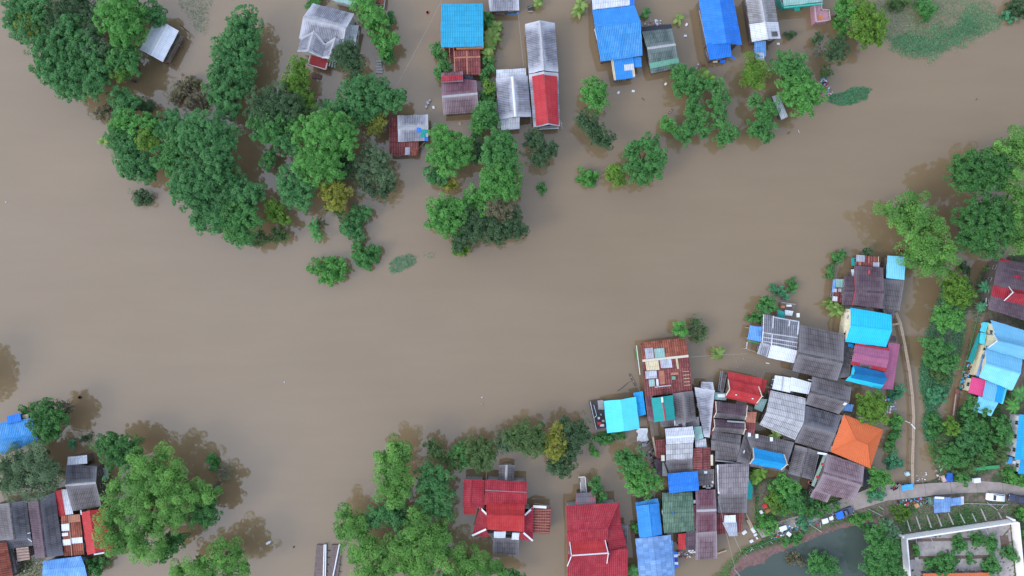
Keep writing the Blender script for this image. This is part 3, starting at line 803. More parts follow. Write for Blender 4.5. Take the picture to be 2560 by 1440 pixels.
h = House('grey corrugated hut with rusty lean-tos and blue and green patches', (1022, 340), group=G1)
h.gable((994, 289), (1070, 286), (994, 319), (1071, 317), (995, 355), (1070, 352), (3.2, 4.3, 3.2), 'asb_pale', cap='pale')
h.sheet(1, .62, .76, .62, .98, 'blue'); h.sheet(1, .77, .98, .55, .80, 'teal'); h.sheet(1, .74, .92, .25, .52, 'teal'); h.sheet(1, .88, 1.0, .02, .28, 'blue')
h.mono((973, 294), (996, 293), (996, 356), (973, 356), (2.7, 3.0), 'rustdark')
h.mono((973, 390), (1045, 388), (1047, 354), (973, 355), (2.3, 2.9), 'rustdark')
h.sheet(0, .55, .72, .05, .6, 'tin'); h.sheet(0, .8, .95, -.05, .4, 'rust')
h.bar((1046, 372), (1062, 356), 1.6, 1.6, 'pole', PALEWOOD)

h = House('pale green-grey roof edge beside an orange-brown annex at the frame edge', (850, -20), group=G1, wall=WALLWHITE)
h.gable((833, -50), (897, -34), (830, -24), (890, -10), (827, 0), (885, 14), (3.4, 4.6, 3.4), 'tealpale')
h.mono((925, -25), (962, -25), (960, 8), (924, 5), (2.4, 2.2), 'rust')
h.bar((964, -10), (957, 38), 1.4, 1.4, 'pole', WHITE)

h = House('turquoise-blue gabled house with an orange balcony and rusty porch roof', (1155, 70), group=G1, wall=WALLORANGE)
h.gable((1104, 10), (1207, 9), (1102, 65), (1208, 63), (1103, 118), (1208, 116), (4.6, 6.0, 4.6), 'turq')
h.mono((1136, 188), (1202, 186), (1200, 124), (1134, 127), (2.7, 3.4), 'rustdark')
h.sheet(0, .0, .05, .02, .98, 'tan'); h.sheet(0, .47, .53, .02, .98, 'tan'); h.sheet(0, .0, 1, .68, .75, 'tan')
h.slab([(1141, 114), (1209, 112), (1209, 123), (1141, 125)], 3.4, WALLORANGE, name='balcony_floor')
h.rail([(1142, 124), (1209, 122), (1209, 108)], 3.4, plain('orange_rail', (.62, .27, .12), .6, .2), step=.7)
h.bar((1123, 116), (1125, 147), 3.0, 2.0, 'post', plain('orange_rail', (.62, .27, .12))); h.bar((1133, 116), (1135, 130), 3.0, 2.6, 'post', plain('orange_rail', (.62, .27, .12)))
h.slab([(1123, 118), (1134, 118), (1135, 145), (1124, 145)], 2.2, plain('dark_red_boards', (.12, .035, .04), .8), name='deck')
h.slab([(1202, 138), (1224, 138), (1222, 168), (1203, 168)], .7, WOOD, name='deck')

h = House('maroon-grey corrugated house with a bright red strip on its back slope', (1150, 235), group=G1)
h.gable((1104, 193), (1191, 201), (1105, 242), (1194, 234), (1109, 287), (1197, 280), (3.4, 5.2, 3.4), 'maroon', 'maroonpale', cap='pale')
h.mono((1103, 182), (1157, 178), (1158, 204), (1104, 207), (3.6, 4.35), 'maroon', wall=False)
h.sheet(0, .02, .98, .35, .85, 'redtile')
t = MB(); t.panel([P(1157, 203, 3.2), P(1186, 200, 3.0), P(1182, 190, 2.8), P(1160, 186, 3.0)], nu=6, nv=3, jit=.12); t.build('tarpaulin', CLOTH_AND_SHADE, h.root)

h = House('grey-white gabled house with pale awnings front and back', (1283, 240), group=G1)
h.gable((1239, 196), (1248, 299), (1281, 191), (1289, 292), (1319, 189), (1328, 292), (3.6, 5.0, 3.6), 'asb_pale', cap='white')
h.mono((1241, 175), (1314, 170), (1316, 191), (1241, 197), (3.0, 3.4), 'whitedirt')
h.mono((1253, 326), (1299, 322), (1299, 292), (1251, 296), (2.6, 3.4), 'whitedirt')
h.mono((1244, 303), (1252, 303), (1252, 321), (1244, 321), (1.9, 2.1), 'tin', name='awning')

h = House('long grey gabled house with red sheets over its riverside half', (1355, 190), group=G1)
h.gable((1312, 60), (1322, 184), (1350, 51), (1360, 176), (1387, 57), (1396, 180), (4.2, 5.8, 4.2), 'asb_pale', cap='pale')
h.gable((1322, 186), (1334, 320), (1360, 178), (1371, 311), (1396, 182), (1400, 316), (3.9, 5.4, 3.9), 'asb_pale', cap=None)
h.sheet(0, .05, .98, .20, 1.0, 'red'); h.sheet(1, .07, .98, .12, 1.0, 'red')
h.slab([(1343, 315), (1397, 312), (1396, 322), (1343, 325)], 1.6, WALLGREY, name='porch_floor'); h.rail([(1343, 325), (1396, 322)], 1.6, WHITE, step=.8)
h.bar((1402, 301), (1406, 322), 3.2, 3.2, 'antenna', METAL, .08, .08); h.bar((1400, 306), (1408, 309), 3.25, 3.25, 'antenna', METAL, .06, .06)

h = House('grey corrugated roof cut by the frame above a blue boat', (1260, 0), group=G1)
h.gable((1220, -45), (1296, -45), (1221, -10), (1297, -11), (1224, 28), (1298, 26), (3.2, 4.4, 3.2), 'asb_pale', cap='pale')
h.slab([(1234, 28), (1262, 28), (1262, 37), (1236, 36)], .8, WOOD)

h = House('big bright blue house with a white rear roof and stepped extension', (1545, 85), group=G1, wall=WALLWOOD)
h.gable((1481, 23), (1584, 10), (1487, 64), (1601, 52), (1502, 154), (1607, 139), (4.4, 6.4, 4.2), 'bluelight', 'bluerib', cap='same')
h.mono((1478, -22), (1574, -30), (1575, 13), (1482, 24), (4.0, 4.7), 'whitedirt')
h.mono((1574, -25), (1584, -25), (1586, 12), (1575, 13), (3.9, 4.6), 'blue', wall=False)
h.mono((1535, 201), (1588, 194), (1583, 142), (1527, 149), (2.8, 3.6), 'bluelight')
h.sheet(0, .0, .10, .0, 1.0, 'cream'); h.sheet(0, .55, .98, .38, .68, 'whitedirt'); h.sheet(0, .9, 1.0, .05, .45, 'cream')
h.mono((1584, 169), (1605, 167), (1603, 142), (1582, 144), (2.9, 3.4), 'bluelight', wall=False)
h.bar((1598, 60), (1605, 98), 3.4, 3.4, 'fascia', PALEWOOD); h.bar((1486, 72), (1493, 99), 3.4, 3.4, 'fascia', WHITE)
h.posts([(1540, 200), (1546, 202), (1552, 200), (1558, 201), (1564, 199)], 1.4, PALEWOOD)

h = House('green-grey corrugated house with one bright green band', (1650, 125), group=G1)
h.gable((1605, 79), (1679, 71), (1618, 121), (1689, 111), (1628, 184), (1699, 169), (3.4, 5.0, 3.3), 'greengrey', cap='pale')
h.sheet(1, -.01, 1.01, .2, .42, plain('green_sheet', (.13, .32, .23), .6))
h.mono((1603, 67), (1677, 60), (1680, 72), (1605, 81), (2.7, 3.3), CLOTH_AND_SHADE, name='shade_strip_roof')  # dark strip standing in for the shadow along the back eave

h = House('plain bright blue gabled house with a notched riverside end', (1800, 70), group=G1)
h.gable((1745, -12), (1766, 112), (1797, -18), (1817, 108), (1832, -14), (1855, 112), (4.4, 6.2, 4.4), 'blue', cap=None)
h.mono((1774, 150), (1829, 142), (1825, 106), (1766, 108), (3.5, 4.9), 'blue')
h.bar((1748, 26), (1770, 128), 3.6, 3.2, 'fascia', PALETRIM)
h.box(1806, 150, .6, (1.2, 1.6, .4), 'step_crate', BLUEP); h.box(1788, 152, .8, (1.1, .9, .3), 'tub', CREAMTRIM); h.bar((1828, 140), (1838, 147), 1.2, 1.2, 'plank', BLUEP, .5)

h = House('grey-white gabled house with a blue porch and white patch', (1905, 45), group=G1)
h.gable((1862, -18), (1880, 105), (1900, -20), (1921, 98), (1934, -18), (1951, 97), (3.9, 5.4, 3.9), roofmat('roof_asb_brown', (.25, .235, .235), (.14, .13, .13), stripe=.5, row=.12, stain=.8, edge=.8, edgecol=(.5, .5, .5)), cap='pale')
h.sheet(0, .64, 1.0, .0, 1.0, 'whitedirt'); h.sheet(1, .64, 1.0, .0, 1.0, 'whitedirt'); h.sheet(1, .84, .95, .2, .7, 'asb_mid', off=.14)
h.mono((1888, 144), (1916, 141), (1915, 102), (1886, 104), (2.2, 2.9), 'bluegrey')
h.mono((1891, 151), (1911, 151), (1910, 131), (1891, 131), (1.9, 2.5), 'whitedirt', wall=False)

h = House('teal-green house with a pink terrace, cut by the frame', (2010, -20), group=G1, wall=WALLTEAL)
h.gable((1952, -50), (2055, -60), (1955, -20), (2056, -28), (1960, 15), (2057, 4), (4.4, 5.6, 4.2), 'tealpale', wallmat=WALLTEAL)
h.bar((1960, 19), (2057, 9), 4.0, 4.0, 'gutter', plain('teal_gutter', (.05, .42, .33), .6), .35, .25)
h.slab([(2034, 8), (2050, 8), (2052, 26), (2070, 27), (2073, 51), (2038, 57)], 2.2, plain('pink_terrace', (.42, .22, .27), .8, .2), th=2.8, name='terrace')
h.rail([(2050, 9), (2052, 26), (2070, 27), (2073, 52), (2038, 57), (2034, 12)], 2.2, plain('pale_pink_rail', (.60, .48, .48), .6), h=.7, step=.5)
h.slab([(2044, 40), (2056, 36), (2058, 47), (2046, 51)], 2.26, plain('orange_mat', (.55, .20, .08), .9), th=.03, name='mat')
for k in range(7): h.bar((1985 + k * .3, 14 + k * 2.2), (1999 + k * .2, 12 + k * 2.2), 2.0 - k * .28, 2.0 - k * .28, 'stair_step', plain('teal_gutter', (.05, .42, .33)), .3, .08)

h = House('white sheet shed roof half hidden under a broad bright tree', (1948, 265), name='shed', cat='shed', group=G1)
h.mono((1930, 241), (1947, 236), (1970, 292), (1954, 299), (2.0, 2.4), 'whitedirt', name='roof')

# ---------------------------------------------------------------- houses at the near corner (bottom of the west bank)
G2 = 'houses of the small corner hamlet'
h = House('blue house with a raised rear bay behind two dark trees', (35, 1085), group=G2)
h.gable((-20, 1060), (84, 1044), (-14, 1104), (92, 1084), (4, 1138), (96, 1102), (4.6, 6.2, 4.4), 'bluerib')
h.mono((17, 1040), (50, 1032), (53, 1052), (18, 1060), (4.8, 5.2), 'blue', name='bay_roof')
h.mono((52, 1038), (70, 1035), (71, 1047), (53, 1049), (3.6, 3.8), 'cream', name='awning')
for u in (.28, .36, .5, .6): h.sheet(0, u, u + .05, .80, .88, plain('roof_tear', (.05, .09, .2), .8))

h = House('dark grey gabled house with a pale rear sheet beside the big bright tree', (205, 1210), group=G2)
h.gable((166, 1160), (243, 1166), (163, 1213), (240, 1207), (181, 1278), (254, 1265), (3.8, 5.6, 3.6), 'asb_dark', 'asb_mid', cap='pale')
h.mono((170, 1142), (217, 1137), (218, 1159), (168, 1163), (3.3, 3.9), 'whitedirt')
h.sheet(0, .66, .74, .3, .45, 'white')
h.slab([(243, 1168), (270, 1172), (272, 1196), (247, 1200)], 1.0, WALLGREY); h.box(257, 1194, 1.1, (1.4, .7, .35), 'basin', SKYP); h.box(251, 1177, 1.15, (.8, .6, .4), 'crate', WHITEP); h.box(248, 1211, 1.0, (.9, .9, .8), 'water_jar', REDP)

h = House('long dark slate-grey roof beside a rusty patched strip', (115, 1320), group=G2)
h.gable((68, 1247), (88, 1397), (95, 1245), (114, 1394), (137, 1230), (159, 1388), (3.4, 4.7, 3.3), 'maroondark', 'asb_dark', cap='same')

h = House('broad dark grey roof with a low front skirt at the frame edge', (30, 1300), group=G2)
h.gable((-32, 1262), (-8, 1352), (24, 1258), (36, 1348), (66, 1250), (78, 1346), (3.5, 4.8, 3.4), 'asb_mid', 'asb_dark', cap='same')
h.mono((20, 1374), (82, 1364), (78, 1344), (14, 1350), (2.6, 3.3), 'asb_dark')
h.bar((66, 1334), (76, 1332), 3.6, 3.6, 'sheet_strip', WHITE); h.bar((68, 1345), (80, 1354), 3.5, 3.5, 'sheet_strip', WHITE)

h = House('rusty and white patchwork shed between the slate roof and the red roof', (175, 1300), name='shed', cat='shed', group=G2)
h.mono((135, 1229), (154, 1223), (186, 1287), (147, 1292), (3.2, 2.8), 'red', wall=False)
h.mono((154, 1224), (171, 1222), (183, 1285), (164, 1288), (3.3, 3.1), 'whitedirt', wall=False)
h.mono((152, 1290), (200, 1285), (211, 1387), (160, 1391), (3.3, 2.8), 'rust', name='roof')
h.sheet(0, .62, 1.0, .63, .80, 'white'); h.sheet(0, .7, 1.0, .5, .58, 'white'); h.sheet(0, .0, .58, .30, .44, 'white'); h.sheet(0, .6, 1.0, .27, .42, 'white'); h.sheet(0, .0, .6, .82, 1.0, 'tan')
h.bar((172, 1289), (180, 1390), 3.4, 3.0, 'batten', PALEWOOD)

h = House('red-roofed house half under the big bright tree', (240, 1330), group=G2)
h.gable((203, 1281), (218, 1388), (224, 1276), (239, 1382), (262, 1270), (285, 1376), (3.7, 4.8, 3.5), 'redpaint', cap=None)
h.sheet(0, -.05, .05, -.05, .1, 'whitedirt')
h.bar((235, 1386), (264, 1381), 2.9, 2.9, 'gutter', WHITE, .4)

h = House('weathered blue corrugated house touching the bottom frame edge', (160, 1425), group=G2)
h.gable((110, 1402), (202, 1390), (106, 1424), (212, 1416), (108, 1460), (220, 1452), (3.4, 4.5, 3.4), 'bluegrey', cap=None)
h.mono((106, 1409), (140, 1401), (138, 1396), (107, 1404), (3.0, 3.2), 'bluegrey', wall=False)
h.mono((201, 1391), (213, 1396), (216, 1440), (205, 1440), (2.7, 2.9), 'azure', name='awning')

h = House('rust-red corrugated roof in the frame corner', (0, 1400), group=G2)
h.gable((-60, 1365), (-40, 1460), (-25, 1360), (-6, 1458), (17, 1355), (34, 1450), (3.6, 4.6, 3.5), 'rust')
h.mono((17, 1357), (24, 1357), (42, 1430), (33, 1436), (2.6, 2.7), 'asb_mid')

h = House('little plank-roofed hut between the two dark grey roofs', (58, 1385), name='hut', cat='hut', group=G2)
h.mono((40, 1371), (71, 1367), (75, 1398), (44, 1404), (2.6, 2.2), plain('pinkish_planks', (.45, .30, .25), .85, .4, 3), name='roof')
for k in range(4): h.bar((41 + k * 1.2, 1376 + k * 7), (71 + k * 1.2, 1373 + k * 7), 2.72 - k * .1, 2.72 - k * .1, 'batten', WOOD, .12, .08)

# ---------------------------------------------------------------- red houses on the near bank
G3 = 'red Thai-style houses on the near bank'
h = House('red many-tiered house with white hip ridges and a grey porch', (1260, 1280), group=G3, wall=WALLGREY)
h.gable((1214, 1199), (1318, 1204), (1213, 1229), (1317, 1234), (1211, 1262), (1316, 1261), (4.8, 5.9, 4.8), 'redtile', cap='same')
h.sheet(0, 0, 1, .86, .93, plain('grey_ridge_course', (.30, .20, .20), .8))
h.gable((1159, 1198), (1157, 1268), (1178, 1199), (1176, 1269), (1212, 1200), (1210, 1269), (4.5, 5.1, 4.5), 'redtile')
h.mono((1159, 1286), (1190, 1286), (1191, 1267), (1159, 1267), (3.6, 4.0), 'redpaint')
for pts in ([((1199, 1268, 4.6), (1217, 1286, 4.8), (1216, 1323, 4.8), (1180, 1339, 3.7)), ((1333, 1266, 4.6), (1332, 1352, 3.7), (1311, 1331, 4.8), (1310, 1290, 4.8)), ((1180, 1339, 3.7), (1216, 1322, 4.8), (1222, 1340, 4.2), (1221, 1343, 3.7)), ((1332, 1352, 3.7), (1300, 1350, 3.9), (1300, 1332, 4.6), (1311, 1330, 4.8))]):
    h.poly([pts], 'eave_roof', 'redtile')
h.walls([tuple(P(1206, 1272, 3.9)), tuple(P(1324, 1272, 3.9)), tuple(P(1322, 1338, 3.5)), tuple(P(1192, 1332, 3.5))])
h.gable((1216, 1259), (1312, 1260), (1216, 1287), (1311, 1289), (1217, 1324), (1311, 1330), (4.9, 7.2, 4.9), 'redpaint', 'redpaint', sag=.04, cap='same')
for a, b in (((1199, 1268), (1217, 1286)), ((1333, 1268), (1312, 1288)), ((1180, 1339), (1215, 1323)), ((1332, 1352), (1309, 1332))):
    h.bar(a, b, 4.2, 5.3, 'hip_ridge', WHITE, .42, .22)
h.mono((1332, 1332), (1375, 1335), (1378, 1269), (1332, 1270), (3.2, 3.6), 'rustdark')
for k in range(9): h.sheet(0, .02, .98, .03 + k * .108, .065 + k * .108, 'tan', off=.11)
h.bar((1333, 1266), (1366, 1268), 3.9, 3.9, 'gutter', WHITE, .6, .2); h.bar((1335, 1258), (1372, 1264), 3.4, 3.4, 'pole', WOOD)
h.mono((1232, 1385), (1296, 1388), (1298, 1345), (1232, 1344), (2.6, 3.2), 'asb_mid', name='porch_roof')
h.mono((1235, 1345), (1263, 1345), (1265, 1329), (1235, 1329), (3.4, 3.8), 'white', wall=False, name='awning')
h.mono((1279, 1349), (1297, 1350), (1299, 1332), (1281, 1332), (3.4, 3.8), 'white', wall=False, name='awning')
h.gable((1247, 1163), (1246, 1201), (1267, 1162), (1265, 1201), (1287, 1163), (1284, 1202), (3.0, 3.7, 3.0), 'asb_mid', name='lean_to_roof', cap='pale')

h = House('large red-tiled house with a white-edged upper gable, near the striped flag', (1490, 1350), group=G3, wall=WALLGREY)
h.gable((1415, 1264), (1549, 1256), (1418, 1329), (1520, 1323), (1422, 1362), (1520, 1356), (4.9, 6.3, 5.0), 'redtile', wallmat=WALLGREY)
h.mono((1553, 1310), (1570, 1380), (1522, 1384), (1517, 1311), (4.2, 5.2), 'redtile', wall=False)
h.poly([((1549, 1257, 4.9), (1553, 1312, 4.3), (1517, 1313, 5.3), (1520, 1322, 6.2))], 'eave_roof', 'redtile')
h.mono((1417, 1475), (1570, 1465), (1570, 1372), (1419, 1386), (3.8, 5.4), 'redtile')
h.gable((1424, 1353), (1512, 1348), (1430, 1389), (1519, 1383), (1418, 1415), (1517, 1408), (5.0, 7.4, 5.2), 'redpaint', 'redtile', sag=.05, cap='white', barge='white', capw=.2)
h.mono((1438, 1271), (1491, 1271), (1488, 1231), (1440, 1233), (4.9, 3.9), roofmat('roof_mottled_red_grey', (.14, .125, .14), (.42, .06, .08), stripe=.1, row=.2, sheet=.1, stain=1.0, nscale=.5, stain_lo=.50, stain_hi=.56), wallmat=WALLWOOD)
h.slab([(1451, 1192), (1463, 1192), (1467, 1233), (1452, 1233)], 1.5, CONC, name='jetty'); h.rail([(1452, 1233), (1450, 1205)], 1.5, WHITE); h.rail([(1446, 1191), (1462, 1190), (1466, 1232)], 1.5, WHITE)
h.mono((1554, 1313), (1569, 1314), (1569, 1360), (1556, 1360), (3.0, 2.8), 'asb_mid')
h.bar((1418, 1330), (1421, 1425), 4.0, 4.0, 'fascia', REDTRIM, .3)
h.box(1552, 1412, 4.3, (.9, .5, .3), 'vent_box', WHITE)

# ---------------------------------------------------------------- dense village on the near bank
G4 = 'tightly packed village houses on the near bank'
h = House('large rust-red tin house patched with white and cream sheets', (1665, 920), group=G4)
h.gable((1600, 857), (1715, 844), (1606, 902), (1721, 890), (1609, 924), (1725, 917), (3.6, 4.7, 4.0), 'rust', 'rustdark', cap='cream')
h.sheet(0, .08, .26, .35, .92, 'tin'); h.sheet(0, .28, .50, .42, .95, 'tealpale'); h.sheet(1, .06, .34, -.1, .9, 'cream'); h.sheet(1, .38, .62, .05, .92, 'tin'); h.sheet(1, .72, .76, -.1, .9, 'cream')
h.mono((1613, 992), (1731, 977), (1725, 917), (1608, 924), (3.0, 3.9), 'rustdark')
h.sheet(0, .04, .28, .66, .94, 'tin'); h.sheet(0, .10, .22, .36, .62, 'tealpale'); h.sheet(0, .26, .30, .36, .62, 'white'); h.sheet(0, .33, .44, .40, .92, 'tan'); h.sheet(0, .22, .56, .30, .34, 'whitedirt'); h.sheet(0, .58, .74, .72, .82, 'tan')
for k in range(5): h.sheet(0, .84, .97, .25 + k * .14, .27 + k * .14, 'cream')
h.box(1684, 945, 4.0, (.9, .8, .12), 'roof_sheet', plain('green_sheet', (.13, .32, .23)))
h.bar((1591, 864), (1600, 937), 2.6, 2.6, 'pole', WHITE, .16); h.bar((1590, 872), (1594, 900), 1.2, 1.2, 'net', GREENP, .3)

h = House('teal-green gabled hut with a red and white ridge', (1658, 1022), group=G4)
h.gable((1628, 995), (1636, 1056), (1655, 992), (1664, 1052), (1682, 988), (1688, 1048), (4.2, 5.0, 4.2), 'teal', cap='red', capw=.22)
h.bar((1655, 993), (1656, 1006), 5.2, 5.2, 'ridge_sheet', WHITE, .45, .1)
h.mono((1612, 990), (1630, 988), (1638, 1056), (1621, 1052), (2.9, 3.2), 'maroon')
h = House('plain dark grey roof behind the teal hut', (1715, 1020), group=G4)
h.gable((1681, 984), (1690, 1062), (1709, 980), (1716, 1056), (1732, 977), (1741, 1050), (3.1, 3.9, 3.1), 'asb_mid', cap=None)
h.mono((1652, 1067), (1749, 1066), (1748, 1042), (1650, 1050), (2.6, 3.0), 'asb_mid')
h.sheet(0, .35, .45, .1, .8, 'whitedirt'); h.sheet(0, .56, .64, .0, .5, 'tin')
h = House('narrow strip of long grey roofing sheets between dark gaps', (1762, 1030), group=G4, name='shed', cat='shed')
h.mono((1736, 968), (1760, 1092), (1774, 1094), (1787, 976), (3.2, 3.7), 'asb_pale', name='roof')
h.mono((1752, 969), (1754, 954), (1782, 956), (1786, 978), (3.4, 3.6), 'asb_pale')
h.mono((1788, 981), (1818, 983), (1815, 1001), (1786, 999), (2.7, 2.9), 'tealpale')
h.box(1803, 989, 3.0, (1.8, .8, .3), 'water_tank', WHITEP)

h = House('pale cyan house with a cluttered dark deck on the water', (1555, 1040), group=G4)
h.gable((1509, 1003), (1518, 1083), (1552, 999), (1561, 1078), (1590, 992), (1599, 1072), (4.0, 4.9, 4.0), 'aqua', cap=None)
h.mono((1583, 982), (1607, 978), (1615, 1036), (1597, 1041), (3.4, 3.2), 'azure')
h.slab([(1473, 1003), (1512, 998), (1519, 1068), (1490, 1073)], .8, plain('dark_planks', (.07, .065, .07), .9, .35, 2))
h.rail([(1475, 1004), (1490, 1072)], .8, WHITE, h=.7, step=2.0); h.rail([(1484, 1012), (1491, 1038), (1485, 1043)], .8, WHITE, h=.6, step=2.0)
h.slab([(1494, 1001), (1508, 1000), (1510, 1024), (1496, 1024)], .95, CONC, th=.1, name='table')
for x, y, d, m in ((1498, 1058, (.9, .7, .5), REDP), (1505, 1063, (1.0, .6, .4), WHITEP), (1497, 1045, (.5, .5, .5), WHITEP), (1508, 1052, (.6, .5, .5), PALETRIM), (1502, 1036, (.4, .4, .6), METAL)): h.box(x, y, 1.1, d, 'crate', m)
h.bar((1600, 1040), (1620, 1050), 1.1, 1.1, 'plank', WOOD, .5); h.bar((1626, 1052), (1636, 1120), 1.6, 1.6, 'walkway', WOOD, .7)

h = House('bright red Thai roof with curved cream gable boards', (1860, 968), group=G4)
h.gable((1819, 929), (1905, 946), (1824, 972), (1903, 989), (1812, 994), (1893, 1012), (3.7, 5.2, 3.7), 'redpaint', cap=None)
h.gable((1820, 949), (1896, 966), (1825, 973), (1903, 990), (1814, 989), (1891, 1008), (5.0, 6.6, 5.0), 'redpaint', sag=.05, barge='cream', cap='same')
h.mono((1905, 948), (1917, 950), (1912, 978), (1904, 984), (3.6, 3.5), 'redpaint')
h.bar((1802, 928), (1795, 978), 2.4, 2.4, 'pole', METAL, .12); h.bar((1806, 927), (1799, 978), 2.4, 2.4, 'pole', METAL, .12)
h.mono((1806, 934), (1818, 936), (1808, 985), (1799, 982), (2.4, 2.6), 'asb_mid')
for u in (.25, .78): h.sheet(1, u, u + .05, .4, .55, 'white')

h = House('dark maroon double-ridged house with pale gable boards and box tower', (1825, 1040), group=G4)
h.gable((1789, 1003), (1868, 1013), (1792, 1030), (1864, 1039), (1784, 1044), (1862, 1051), (3.9, 5.3, 3.9), 'maroondark', 'asb_mid', cap='same', barge='cream')
h.gable((1785, 1047), (1862, 1054), (1788, 1066), (1861, 1072), (1781, 1077), (1858, 1086), (3.9, 5.2, 3.9), 'maroondark', 'asb_mid', cap='same', barge='cream')
h.mono((1866, 1029), (1892, 1030), (1889, 1058), (1865, 1056), (4.4, 4.6), 'tan', name='tower_roof')
h.mono((1865, 1056), (1889, 1058), (1886, 1083), (1863, 1080), (4.4, 4.0), 'rustdark', name='tower_roof')
h.bar((1818, 1053), (1862, 1056), 4.6, 4.6, 'gutter', METAL, .4)
h.mono((1782, 1000), (1790, 1002), (1781, 1090), (1774, 1086), (3.2, 3.4), 'rustdark', wall=False)

h = House('wide light grey roof with white awnings along its back edge', (1957, 1035), group=G4)
h.gable((1927, 976), (2015, 996), (1916, 1030), (2010, 1055), (1899, 1062), (1988, 1100), (3.5, 4.6, 3.4), 'asb_white', cap=None)
h.mono((1938, 938), (1979, 945), (1976, 982), (1930, 972), (3.3, 3.7), 'white', name='awning'); h.bar((1958, 941), (1954, 977), 3.62, 3.75, 'ridge_cap', PALETRIM, .2, .06)
h.mono((1979, 943), (2029, 957), (2022, 986), (1975, 977), (3.5, 3.9), 'white', name='awning')
h.mono((1892, 995), (1918, 998), (1906, 1030), (1886, 1022), (2.6, 2.8), 'tealpale')
h.bar((1931, 948), (1938, 950), 3.0, 3.0, 'rafter', WHITE); h.bar((1928, 962), (1936, 964), 3.0, 3.0, 'rafter', WHITE); h.bar((2020, 949), (2034, 952), 3.2, 3.2, 'rafter', WHITE)
h.box(1925, 980, 2.6, (1.0, .8, .5), 'water_tank', plain('maroon_tank', (.25, .06, .10)))

h = House('dark grey gable with a pale ridge above the olive round tree', (2070, 985), group=G4)
h.gable((2031, 941), (2129, 968), (2027, 980), (2124, 1005), (2013, 1010), (2097, 1035), (3.8, 5.1, 3.7), 'asb_mid', cap='same')
h.sheet(1, .90, .97, .7, .9, 'white')
h.mono((2112, 1008), (2134, 1012), (2130, 1030), (2108, 1026), (2.4, 2.6), 'bluegrey', name='awning')
h = House('dark slate roof beside the orange hip roof', (2045, 1072), group=G4)
h.gable((2014, 1014), (2104, 1040), (2008, 1060), (2090, 1083), (1987, 1106), (2070, 1131), (3.3, 4.3, 3.2), 'asb_dark', 'asb_mid', cap=None)
h.mono((2098, 1036), (2110, 1040), (2078, 1130), (2070, 1128), (2.6, 2.7), 'whitedirt', wall=False)

h = House('bright orange hip-roofed house beside the flooded lane', (2142, 1105), group=G4, wall=WALLWHITE)
h.poly([((2110, 1036, 4.2), (2209, 1075, 4.2), (2169, 1112, 5.7), (2139, 1099, 5.7)), ((2209, 1075, 4.2), (2176, 1171, 4.2), (2169, 1112, 5.7)), ((2176, 1171, 4.2), (2076, 1129, 4.2), (2139, 1099, 5.7), (2169, 1112, 5.7)), ((2076, 1129, 4.2), (2110, 1036, 4.2), (2139, 1099, 5.7))], 'roof', 'orange')
for a, b, za in (((2110, 1036), (2139, 1099), 4.2), ((2209, 1075), (2169, 1112), 4.2), ((2176, 1171), (2169, 1112), 4.2), ((2076, 1129), (2139, 1099), 4.2), ((2139, 1099), (2169, 1112), 5.7)):
    c_ = MB(); c_.tube([P(*a, za) + Vector((0, 0, .06)), P(*b, 5.7) + Vector((0, 0, .03))], .07, 6); c_.build('ridge_cap', R('orange'), h.last)
h.walls([tuple(P(2112, 1043, 4.1)), tuple(P(2202, 1078, 4.1)), tuple(P(2172, 1163, 4.1)), tuple(P(2083, 1127, 4.1))], WALLWHITE)

h = House('maroon-grey gabled house with whitened edges below the orange roof', (2090, 1192), group=G4, ground=.5)
h.gable((2068, 1134), (2161, 1166), (2058, 1182), (2156, 1210), (2034, 1228), (2134, 1252), (4.2, 5.7, 4.1), 'maroonpale', cap='same')
h.mono((2024, 1243), (2068, 1256), (2078, 1236), (2036, 1222), (3.6, 4.3), 'maroonpale')
h.bar((2064, 1135), (2032, 1215), 3.4, 3.2, 'gutter', plain('pale_green_trim', (.30, .42, .36)), .7, .2)
h.bar((2044, 1132), (2068, 1136), 4.0, 4.0, 'sheet_strip', WHITE, .5, .1); h.bar((2048, 1130), (2030, 1206), 3.5, 3.0, 'pole', METAL, .1)
h.mono((2162, 1172), (2176, 1176), (2170, 1222), (2158, 1218), (2.8, 2.6), CLOTH_AND_SHADE, name='awning', wall=False)
for x, y in ((2060, 1150), (2056, 1160), (2044, 1192)): h.box(x, y, 3.3, (.8, .6, .3), 'red_bucket', REDP)

h = House('narrow grey gabled roof between the blue Thai roof and orange roof', (2008, 1155), group=G4)
h.gable((1988, 1112), (1970, 1184), (2020, 1121), (2001, 1192), (2046, 1129), (2030, 1200), (3.3, 4.1, 3.2), 'asb_mid', cap='same')

h = House('grey-skirted house with a bright blue steep Thai roof', (1918, 1125), group=G4)
h.gable((1863, 1079), (1986, 1106), (1884, 1140), (1968, 1160), (1870, 1165), (1958, 1180), (3.4, 4.9, 3.6), 'asb_mid', 'asb_mid', cap=None)
h.gable((1882, 1119), (1960, 1136), (1886, 1145), (1966, 1160), (1874, 1159), (1952, 1174), (4.9, 7.0, 5.0), 'azure', sag=.05, barge='cream', cap='same')
h.mono((1862, 1082), (1882, 1119), (1874, 1160), (1842, 1155), (3.2, 4.5), 'asb_mid', wall=False)
h.sheet(0, .3, .38, .5, .62, 'white')
for u in (.05, .22, .55): h.box(1868 + u * 110, 1085 + u * 24, 3.8, (.7, 1.0, .1), 'roof_sheet', WHITE)

